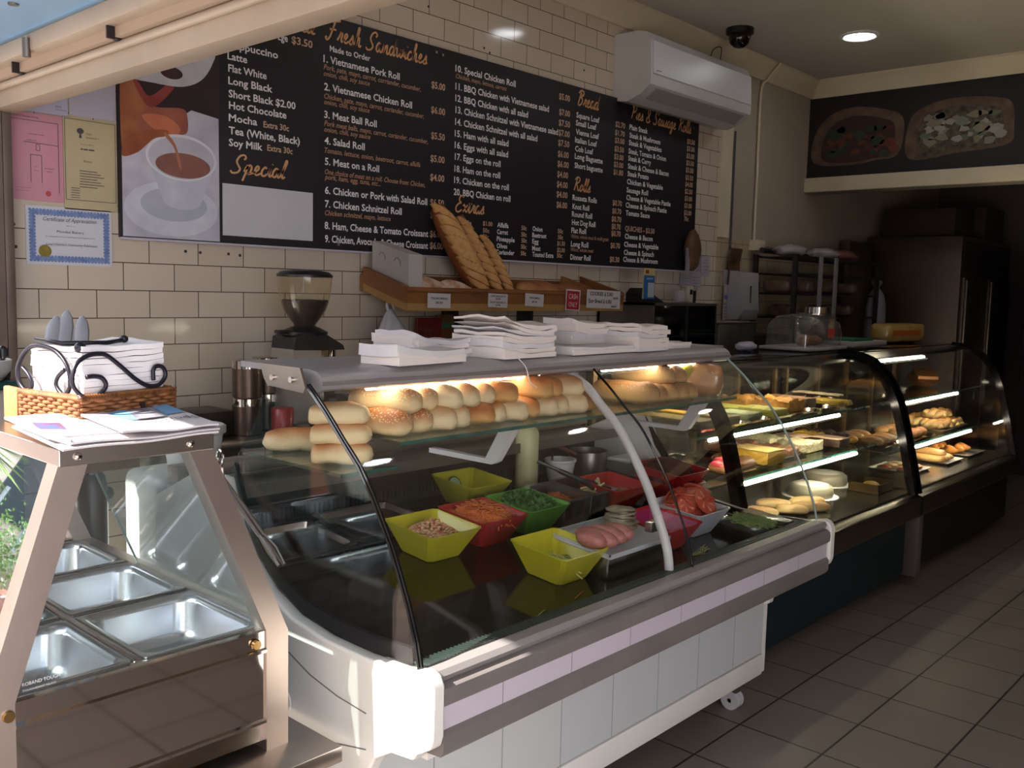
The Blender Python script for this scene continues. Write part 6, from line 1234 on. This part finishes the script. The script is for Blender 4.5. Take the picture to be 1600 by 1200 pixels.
lathe_thing('milk_jug', 2.5, 2.97, [(r * 1.15, z * 1.15) for r, z in jug], STEEL2, 'tallest steel milk jug behind the seeded rolls', 'milk jug', 'steel milk jugs', jh)
lathe_thing('milk_jug', 2.62, 3.0, [(r * .9, z) for r, z in jug], STEEL2, 'slimmest steel milk jug right of the tall jug', 'milk jug', 'steel milk jugs', jh)
cups = []
for k in range(12): cups += [(.036 + .0004 * k, .012 * k), (.04 + .0004 * k, .012 * k + .006)]
lathe_thing('paper_cup_stack', 2.39, 2.98, cups + [(.045, .18)], PAPER, 'front stack of white paper cups on the back bench', 'paper cups'); lathe_thing('paper_cup_stack', 2.33, 3.08, cups + [(.045, .2)], PAPER, 'rear stack of white paper cups next to the grinder', 'paper cups')
lathe_thing('red_jar', 1.96, 2.92, [(.04, 0), (.042, .09), (.038, .095), (.001, .095)], mat('red_plastic', 'A02A32', .3), 'small red jar on the back bench seen through the end glass', 'jar')
lathe_thing('black_kettle', 2.2, 2.9, [(.06, 0), (.064, .09), (.05, .12), (.02, .13), (.001, .132)], BLACK, 'low black pot in front of the coffee grinder', 'pot')
lathe_thing('steel_canister', 2.92, 3.0, [(.05, 0), (.052, .17), (.045, .18), (.001, .18)], STEEL2, 'plain steel canister on the bench behind the tall bread pile', 'canister')
# white carrier bag hanging under the bread shelf, book, card
cbg = thing('carrier_bag', (2.68, 3.13, 1.2), 'crumpled white carrier bag hanging below the left end of the bread shelf', 'bag'); g = G(); n_ = 26; rings = []
for z, r_, dx in ((1.41, .012, -.03), (1.385, .03, -.03), (1.35, .055, -.02), (1.3, .085, -.01), (1.25, .11, 0), (1.19, .118, .01), (1.12, .11, .01), (1.05, .1, .01)):
    rings.append([g.v((2.68 + dx + r_ * math.cos(2 * math.pi * k / n_) * (1 + .5 * noise.noise(Vector((math.cos(2 * math.pi * k / n_) * 2.2, math.sin(2 * math.pi * k / n_) * 2.2, z * 4)))), 3.13 + .6 * r_ * math.sin(2 * math.pi * k / n_) * (1 + .5 * noise.noise(Vector((k * .9, z * 3, 2)))), z)) for k in range(n_)])
g.skin(rings); g.make('bag_body', mat('bag_white', 'C9C9D2', .4, 0, 'BFC0CA', 14, bump=.3, bscale=25), cbg, smooth=70)
g = G(); g.tube(arc([(2.64, 3.13, 1.4), (2.62, 3.12, 1.43), (2.66, 3.14, 1.45), (2.67, 3.13, 1.41)], 4), .006, 6); g.make('handles', M['bag_white'], cbg)
bo = thing('magazine', (2.93, 3.2, BT), 'dark red magazine with a framed picture leaning on the tiles under the bread shelf', 'magazine'); g = G(); g.box(-.07, .085, -.01, .004, 0, .41, .002); local(g, 'cover', mat('maroon_cover', '6A1E1C', .4, 0, '5A1816', 6), bo, 0)
g = G(); g.box(-.06, .035, -.0115, -.01, .27, .37); p_ = local(g, 'cover_picture', mat('cover_dark', '2A1214', .4, 0, '7A3A32', 30), bo, 0); g = G(); text_bm(g, 'COFFEE', lambda u, v: (-.055 + u, -.012, .275 + v), .085, .022); g.make('lettering', PAPER, p_, smooth=0)
bo2 = thing('folder', (3.08, 3.22, BT), 'brown folder with green strip leaning behind the paper bag stacks', 'folder'); g = G(); g.box(-.08, .1, -.008, .004, 0, .42, .002); local(g, 'cover', mat('brown_cover', '5A3A22', .5), bo2, 0); g = G(); g.box(-.06, .06, -.0095, -.008, .36, .385); local(g, 'green_strip', mat('green_strip', '2A5A3E', .5), bo2, 0)
# ---------------------------------------------------------------- wall bread shelf
WOOD = mat('shelf_wood', '8A5A30', .45, 0, '74482A', 5); WOODP = mat('shelf_wood_pale', 'A8824E', .5, 0, '9A7644', 5)
bs = thing('bread_shelf', (3.37, 3.1, 1.41), 'sloping wooden bread shelf with price cards on the tiled wall', 'bread shelf')
X0, X1 = 2.61, 4.14
G().prism([(2.975, 1.44), (2.968, 1.44), (2.968, 1.487), (2.962, 1.49), (2.962, 1.497), (2.968, 1.5), (2.968, 1.508), (2.985, 1.508), (2.985, 1.44)], 'x', X0 - .008, X1 + .004).make('front_lip', WOOD, bs, smooth=0)
G().prism([(2.968, 1.408), (2.985, 1.408), (3.26, 1.487), (3.26, 1.518), (2.985, 1.44), (2.968, 1.44)], 'x', X0 - .006, X1).make('base_board', WOODP, bs, smooth=0)
for x in (X0 - .006, X1 - .012):
    G().prism([(2.985, 1.44), (2.985, 1.508), (3.26, 1.587), (3.26, 1.518)], 'x', x, x + .016).make('side_board', WOOD, bs, smooth=0)
    G().prism([(2.98, 1.5), (2.98, 1.512), (3.26, 1.592), (3.26, 1.58)], 'x', x - .003, x + .019).make('side_moulding', WOOD, bs, smooth=0)
G().box(X0, X1, 3.255, 3.29, 1.487, 1.56).make('back_board', WOOD, bs, smooth=0)
for x in (3.12, 3.66): G().box(x - .012, x + .012, 3.2, 3.295, 1.25, 1.475).make('wall_bracket', BLACK, bs, smooth=0)
def bz(y): return 1.442 + (y - 2.985) * .287
cb = thing('cardboard_box', (2.67, 3.1, bz(3.0)), 'plain white cardboard box standing in the left end of the bread shelf', 'box')
CARD = mat('white_card', 'B4AEAC', .7, 0, 'ADA7A5', 5)
g = G(); g.prism([(2.995, 1.45), (2.995, 1.645), (3.235, 1.705), (3.235, 1.515)], 'x', 2.632, 2.71); g.make('box_body', CARD, cb, smooth=0)
for y in (3.07, 3.17):
    zc = 1.6 + (y - 3.07) * .25; g = G(); g.tube([(2.6315, y + .022 * math.cos(t), zc + .03 * math.sin(t)) for t in [.6 + k * .3 for k in range(10)]], .0015, 5); g.make('hand_hole', mat('card_shadow', '6A6462', .8), cb)
BAG = mat('baguette_crust', '8E5228', .5, 0, '7A421F', 20, bump=.3)
def baguette(p0, p1, r, label, n=7, seed=0):
    o = thing('baguette', p0, label, 'baguette', 'long baguettes leaning on the menu board'); a = Vector(p1) - Vector(p0); L = a.length
    q = a.to_track_quat('Z', 'Y').to_matrix().to_4x4(); g = G(); g.mx = q
    P = [(.004 * math.sin(k * .9 + seed), 0, L * k / 24) for k in range(25)]; g.tube(P, [r * (.35 + .65 * min(1, math.sin(math.pi * min(max(k / 24, .03), .97)) ** .45)) for k in range(25)], 14); local(g, 'crust', BAG, o)
    fv = q.inverted() @ Vector((-.45, -1, .2)); a0 = math.atan2(fv.y, fv.x)
    for k in range(n):
        t = .1 + .8 * k / (n - 1); g = G(); rings = []
        for j in range(9):
            s = j / 8 * 2 - 1; w = r * .36 * (1 - s * s) ** .5 + .001; ang = a0 - s * .95; zz = L * t + s * r * 1.1; rc = r * (.35 + .65 * math.sin(math.pi * min(max(zz / L, .03), .97)) ** .45)
            c0 = Vector((math.cos(ang) * rc * 1.0, math.sin(ang) * rc * 1.0, zz)); tn = Vector((-math.sin(ang), math.cos(ang), .6)).normalized(); up = Vector((math.cos(ang), math.sin(ang), 0)); rings.append([g.v(q @ (c0 + tn * w * math.cos(u) * .9 + Vector((0, 0, 1)) * w * math.cos(u) * .6 + up * .005 * math.sin(u))) for u in [k_ * math.pi / 4 for k_ in range(8)]])
        g.mx = Matrix(); g.skin(rings); local(g, 'score', mat('baguette_score', 'C8985E', .6, 0, 'B98248', 40, bump=.3), o)
    return o
baguette((3.16, 3.06, 1.475), (3.005, 3.225, 1.875), .062, 'widest baguette, leaning leftmost against the menu board', 8, 1)
baguette((3.27, 3.06, 1.475), (3.145, 3.225, 1.845), .04, 'middle baguette leaning against the menu board', 8, 2)
baguette((3.36, 3.07, 1.475), (3.305, 3.225, 1.76), .036, 'shortest baguette, rightmost of the three leaning ones', 7, 3)
FLO = mat('floured_crust', 'A87448', .7, 0, 'E0D6CC', 16)
def shelfroll(x, y, L, w, h, m_, label, rz, grp):
    o = G().bar(L, w, h, p=2.6, q=2.2, seed=int(x * 100)).make('shelf_loaf', m_, base=False, smooth=180); o.location = (x, y, bz(y) + .005); o.rotation_euler = (.27, 0, rz); return tag(o, label, 'loaf', grp)
shelfroll(2.84, 3.1, .2, .1, .07, FLO, 'floured loaf next to the white box on the bread shelf', 1.3, 'loaves in the bread shelf'); shelfroll(2.97, 3.06, .18, .09, .07, FLO, 'second floured loaf in front of the leaning baguettes', 1.2, 'loaves in the bread shelf')
SR = crust('shelf_crust', 'C08A52', '8A4E26', .1, 1.0)
for i, x in enumerate((3.5, 3.62, 3.75, 3.86)): shelfroll(x, 3.08 + .02 * (i % 2), .17, .075, .06 + .015 * (i < 2), SR, 'brown crusty loaf, %s from the baguettes toward the cash only sign' % ORD[i], 1.1, 'crusty loaves in the bread shelf')
g = G(); g.prism([(3.84, 1.51), (3.86, 1.585), (4.12, 1.53), (4.12, 1.5)], 'y', 3.16, 3.175); tag(g.make('wood_wedge', WOOD, smooth=0), 'triangular brown wooden divider in the right end of the bread shelf', 'divider')
def card(nm, x0, x1, z0, z1, m_, label, lines, ink, tilt=0., cat='price card'):
    o = thing(nm, ((x0 + x1) / 2, 2.966, (z0 + z1) / 2), label, cat); a, b = (x1 - x0) / 2, (z1 - z0) / 2
    g = G(); g.box(-a, a, -.0015, .0, -b, b); p_ = local(g, 'card', m_, o, 0); g = G()
    for (t, u, v, w, h) in lines: text_bm(g, t, (lambda u, v: lambda p, q: (u + p, -.002, v + q))(u - w / 2, v), w, h, bold=.03)
    local(g, 'lettering', ink, o, 0); o.rotation_euler = (0, tilt, 0); o.location.y = 2.9605; return o
CW = mat('card_white', 'C4C0C2', .6)
card('price_card', 2.71, 2.845, 1.42, 1.483, CW, 'white card reading Italian bread on the bread shelf front', (('ITALIAN BREAD', 0, .006, .1, .009), ('$3.50', 0, -.012, .04, .009)), INKD, .02)
card('price_card', 3.082, 3.212, 1.424, 1.487, CW, 'white card listing long and short baguettes on the bread shelf front', (('LONG BAGUETTE', 0, .016, .1, .008), ('$3.00', 0, .004, .032, .008), ('SHORT BAGUETTE', 0, -.012, .105, .008), ('$1.80', 0, -.024, .032, .008)), INKD, .03)
card('price_card', 3.335, 3.47, 1.43, 1.49, CW, 'white wholemeal price card between the baguette card and the red sign', (('WHOLEMEAL', 0, .006, .08, .009), ('$3.50', 0, -.012, .036, .009)), INKD, .04)
co_ = card('cash_only_sign', 3.64, 3.755, 1.41, 1.515, mat('sign_white', 'C9C4C6', .5), 'red sign with white letters CASH ONLY on the bread shelf', (), INKD, .04, 'sign')
g = G(); g.box(-.05, .05, -.0022, -.0015, -.046, .046); local(g, 'red_field', mat('sign_red', 'A8202A', .45), co_, 0); g = G(); text_bm(g, 'CASH', lambda u, v: (-.035 + u, -.0026, .006 + v), .07, .026); text_bm(g, 'ONLY', lambda u, v: (-.035 + u, -.0026, -.034 + v), .07, .026); local(g, 'white_lettering', PAPER, co_, 0)
card('handwritten_card', 3.81, 4.1, 1.422, 1.516, CW, 'handwritten white card about cookies and bread at the right of the shelf front', (('COOKIES $ 5.00/', -.02, .018, .2, .02), ('pack', .105, .004, .05, .013), ('Extg Bread $ 6.00/', -.03, -.02, .2, .02), ('each', .09, -.04, .05, .013)), INKD, .02, 'handwritten card')
# ---------------------------------------------------------------- pie warmer and what stands on it
pw = thing('pie_warmer', (4.7, 3.09, BT), 'dark glass fronted steel pie warmer on the back bench', 'pie warmer')
g = G(); g.box(4.33, 4.345, 2.9, 3.28, BT, 1.455); g.box(5.0, 5.015, 2.9, 3.28, BT, 1.455); g.box(4.33, 5.015, 2.9, 3.28, 1.44, 1.455); g.box(4.33, 5.015, 3.265, 3.28, BT, 1.455); g.box(4.33, 5.015, 2.9, 3.28, BT, 1.0); g.make('casing', DSTEEL, pw, smooth=0)
G().box(4.345, 5.0, 2.9, 2.905, 1.0, 1.44).make('glass_door', glass('smoked_glass', (.3, .32, .3), 1.), pw, smooth=0)
for z in (1.15, 1.3): G().box(4.345, 5.0, 2.92, 3.26, z, z + .006).make('rack', DSTEEL, pw, smooth=0)
G().box(4.665, 4.68, 2.892, 2.905, 1.0, 1.44).make('door_stile', BLACK, pw, smooth=0)
PT = 1.4555
ls = thing('leaflet_stand', (4.42, 3.0, PT), 'black wedge stand holding a blue and yellow leaflet on the pie warmer', 'leaflet stand')
g = G(); g.prism([(-.1, 0), (-.1, .05), (-.06, .08), (.14, 0)], 'y', -.02, .08); local(g, 'stand', BLACK, ls, 0)
g = G(); g.box(-.085, .02, -.028, -.02, .02, .19); lfp = local(g, 'leaflet', mat('leaflet_cream', 'B5A978', .5), ls, 0)
for nm, q, c_ in (('blue_field', (-.085, .02, .02, .15), '1E5A94'), ('white_panel', (-.045, .015, .03, .11), 'A9ADB4'), ('red_mark', (-.07, -.04, .16, .18), '9A3A2A')):
    g = G(); g.box(q[0], q[1], -.0292 if nm == 'blue_field' else -.03, -.028, q[2], q[3]); o_ = g.make(nm, mat(nm, c_, .5), base=False, smooth=0); o_.parent = lfp
g = G(); text_bm(g, 'SAVE NOW', lambda u, v: (-.06 + u, -.0304, .128 + v), .06, .01); o_ = g.make('lettering', PAPER, base=False, smooth=0); o_.parent = lfp
for (x, y, w, h, m_, l, nm) in ((4.9, 3.03, .05, .1, mat('device_cream', 'B0A898', .4), 'cream handset with dark screen standing on the pie warmer', 'handset'), (4.97, 3.05, .045, .075, BLACK, 'small black phone standing right of the cream handset', 'phone'), (4.78, 3.02, .07, .07, mat('dim_paper', 'A39EA6', .7), 'small stack of white slips on the pie warmer', 'paper slips')):
    o = thing(nm.replace(' ', '_'), (x, y, PT), l, nm); g = G(); g.box(-w / 2, w / 2, -.015, .015, 0, h, .004); local(g, 'housing', m_, o, 30)
    if nm == 'handset': g = G(); g.box(-.014, .014, -.0165, -.015, .05, .08); local(g, 'screen', BLACK, o, 0)
ov = thing('steel_oven', (5.3, 3.09, BT), 'plain steel bench oven beside the pie warmer under the calendar', 'oven'); g = G(); g.box(5.05, 5.5, 2.9, 3.28, BT, 1.33, .004); g.make('oven_body', DSTEEL, ov)
G().box(5.5, 6.05, 2.93, 3.28, BT, 1.25, .004).make('dark_cavity', mat('cavity_dark', '2A2628', .4, .3), ov); G().box(5.0, 5.6, 2.9, 3.28, 1.33, 1.34, .002).make('top_plate', STEEL, ov)  # solid dark block stands in for the shade of an open cavity
# calendar, poster, dispenser
cl = thing('calendar', (5.8, 3.27, 1.31), 'paper calendar with rows of dates hung on the wall edge beside the dispenser', 'calendar'); g = G(); g.box(-.07, .09, -.004, 0, 0, .27); cp_ = local(g, 'calendar_sheet', mat('calendar_paper', 'A79C9E', .7), cl, 0)
g = G()
for r_ in range(6):
    for q in range(7): g.poly([(-.06 + q * .021, -.0046, .02 + r_ * .022), (-.05 + q * .021, -.0046, .02 + r_ * .022), (-.05 + q * .021, -.0046, .032 + r_ * .022), (-.06 + q * .021, -.0046, .032 + r_ * .022)])
o_ = g.make('date_print', mat('date_red', '6A4A5A', .7), base=False, smooth=0); o_.parent = cp_
g = G(); g.box(.0, .05, -.005, -.004, .17, .21); o_ = g.make('yellow_block', mat('cal_yellow', 'A8963A', .7), base=False, smooth=0); o_.parent = cp_; g = G(); g.box(-.065, -.02, -.005, -.004, .17, .2); o_ = g.make('blue_block', mat('cal_blue', '5A62A0', .7), base=False, smooth=0); o_.parent = cp_
po = thing('poster', (5.83, 3.26, 1.58), 'dark curling photo poster above the calendar', 'poster'); g = G(); g.sheet([(-.0, 0), (-.006, .08), (-.004, .16), (-.02, .25)], -.075, .085, .002); local(g, 'poster_sheet', mat('poster_dark', '2E201C', .4, 0, '6A4A34', 9), po, 40)
tdp = thing('towel_dispenser', (5.9, 3.23, 1.335), 'white wall mounted paper towel dispenser', 'dispenser'); DW = mat('dispenser_white', 'A8A6AC', .35, 0, 'A09EA4', 4)
g = G(); g.prism([(.07, .0), (-.05, .01), (-.075, .06), (-.06, .33), (.07, .35)], 'x', -.125, .125); dd = local(g, 'housing', DW, tdp, 25); g = G(); g.box(-.1, .11, -.077, -.06, .005, .075, .004); local(g, 'outlet', mat('outlet_grey', '7E7C82', .5), tdp, 30)
g = G(); g.box(.0, .012, -.074, -.066, .12, .24, .003); local(g, 'window_slot', BLACK, tdp, 0)
wp = thing('wall_phone', (6.14, 3.26, 1.45), 'small dark intercom unit on the wall right of the dispenser', 'intercom'); g = G(); g.box(-.03, .03, -.03, .03, 0, .16, .005); local(g, 'housing', BLACK, wp, 30); g = G(); g.box(-.03, .03, -.03, .02, -.1, -.01, .005); local(g, 'keypad', mat('keypad_maroon', '4A2A30', .5), wp, 30)
# ---------------------------------------------------------------- bread rack, fridge, kitchen end
rk = thing('wire_rack', (6.8, 3.1, 0), 'dark metal bread rack with wire shelves against the painted wall', 'rack'); RKM = mat('rack_metal', '4E4848', .45, .8, '443E3E', 8)
for x in (6.13, 7.6):
    for y in (2.95, 3.25): G().box(x - .015, x + .015, y - .015, y + .015, 0, 1.8).make('post', RKM, rk, smooth=0)
for k, z in enumerate((.3, .6, .9, 1.15, 1.35, 1.52, 1.66, 1.78)):
    g = G(); g.box(6.11, 7.6, 2.94, 2.955, z, z + .015); g.box(6.11, 7.6, 3.245, 3.26, z, z + .015)
    for j in range(36): x = 6.16 + j * .04; g.box(x, x + .004, 2.95, 3.25, z + .004, z + .008)
    g.make('wire_shelf', RKM, rk, smooth=0)
for x in (6.5, 6.76): G().box(x - .02, x + .02, 2.925, 2.94, 1.36, 1.8).make('label_upright', mat('upright_pale', '8E8A90', .5), rk, smooth=0)
G().tube([(6.11, 3.2, 1.83), (6.6, 3.2, 1.83), (7.6, 3.2, 1.83)], .02, 8).make('top_rail', RKM, rk)
rr = random.Random(8)
for i, (x, z) in enumerate(((6.2, 1.535), (6.5, 1.535), (6.9, 1.535), (7.3, 1.535), (6.3, 1.365), (6.9, 1.365), (7.25, 1.365))):
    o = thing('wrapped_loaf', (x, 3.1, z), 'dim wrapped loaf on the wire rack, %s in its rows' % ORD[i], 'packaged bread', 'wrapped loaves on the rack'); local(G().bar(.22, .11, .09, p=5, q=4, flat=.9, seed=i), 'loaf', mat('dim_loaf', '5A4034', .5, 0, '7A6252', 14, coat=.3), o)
for i, (x, c_) in enumerate(((6.35, 'A8A2A8'), (6.9, 'B4AEB2'), (7.25, '8E5A52'))):
    o = thing('rack_bag', (x, 3.1, 1.796), ('left crumpled bag on top of the wire rack', 'middle pale crumpled bag on top of the wire rack', 'right bag with red print on top of the wire rack')[i], 'bag'); local(G().blob((0, 0, .04), .17, .1, .045, .3, i, 3, 4), 'bag_body', mat('rackbag' + c_, c_, .4), o)
hb = thing('hanging_bag', (7.68, 2.98, 1.32), 'white plastic bag tied to the right end of the wire rack', 'bag'); g = G(); g.lathe([(.03, 1.66), (.045, 1.64), (.02, 1.6), (.06, 1.54), (.08, 1.45), (.085, 1.2), (.06, 1.15)], (7.68, 2.98, 0), 20); g.make('bag_body', mat('hang_white', '9A98A2', .4), hb, smooth=60)
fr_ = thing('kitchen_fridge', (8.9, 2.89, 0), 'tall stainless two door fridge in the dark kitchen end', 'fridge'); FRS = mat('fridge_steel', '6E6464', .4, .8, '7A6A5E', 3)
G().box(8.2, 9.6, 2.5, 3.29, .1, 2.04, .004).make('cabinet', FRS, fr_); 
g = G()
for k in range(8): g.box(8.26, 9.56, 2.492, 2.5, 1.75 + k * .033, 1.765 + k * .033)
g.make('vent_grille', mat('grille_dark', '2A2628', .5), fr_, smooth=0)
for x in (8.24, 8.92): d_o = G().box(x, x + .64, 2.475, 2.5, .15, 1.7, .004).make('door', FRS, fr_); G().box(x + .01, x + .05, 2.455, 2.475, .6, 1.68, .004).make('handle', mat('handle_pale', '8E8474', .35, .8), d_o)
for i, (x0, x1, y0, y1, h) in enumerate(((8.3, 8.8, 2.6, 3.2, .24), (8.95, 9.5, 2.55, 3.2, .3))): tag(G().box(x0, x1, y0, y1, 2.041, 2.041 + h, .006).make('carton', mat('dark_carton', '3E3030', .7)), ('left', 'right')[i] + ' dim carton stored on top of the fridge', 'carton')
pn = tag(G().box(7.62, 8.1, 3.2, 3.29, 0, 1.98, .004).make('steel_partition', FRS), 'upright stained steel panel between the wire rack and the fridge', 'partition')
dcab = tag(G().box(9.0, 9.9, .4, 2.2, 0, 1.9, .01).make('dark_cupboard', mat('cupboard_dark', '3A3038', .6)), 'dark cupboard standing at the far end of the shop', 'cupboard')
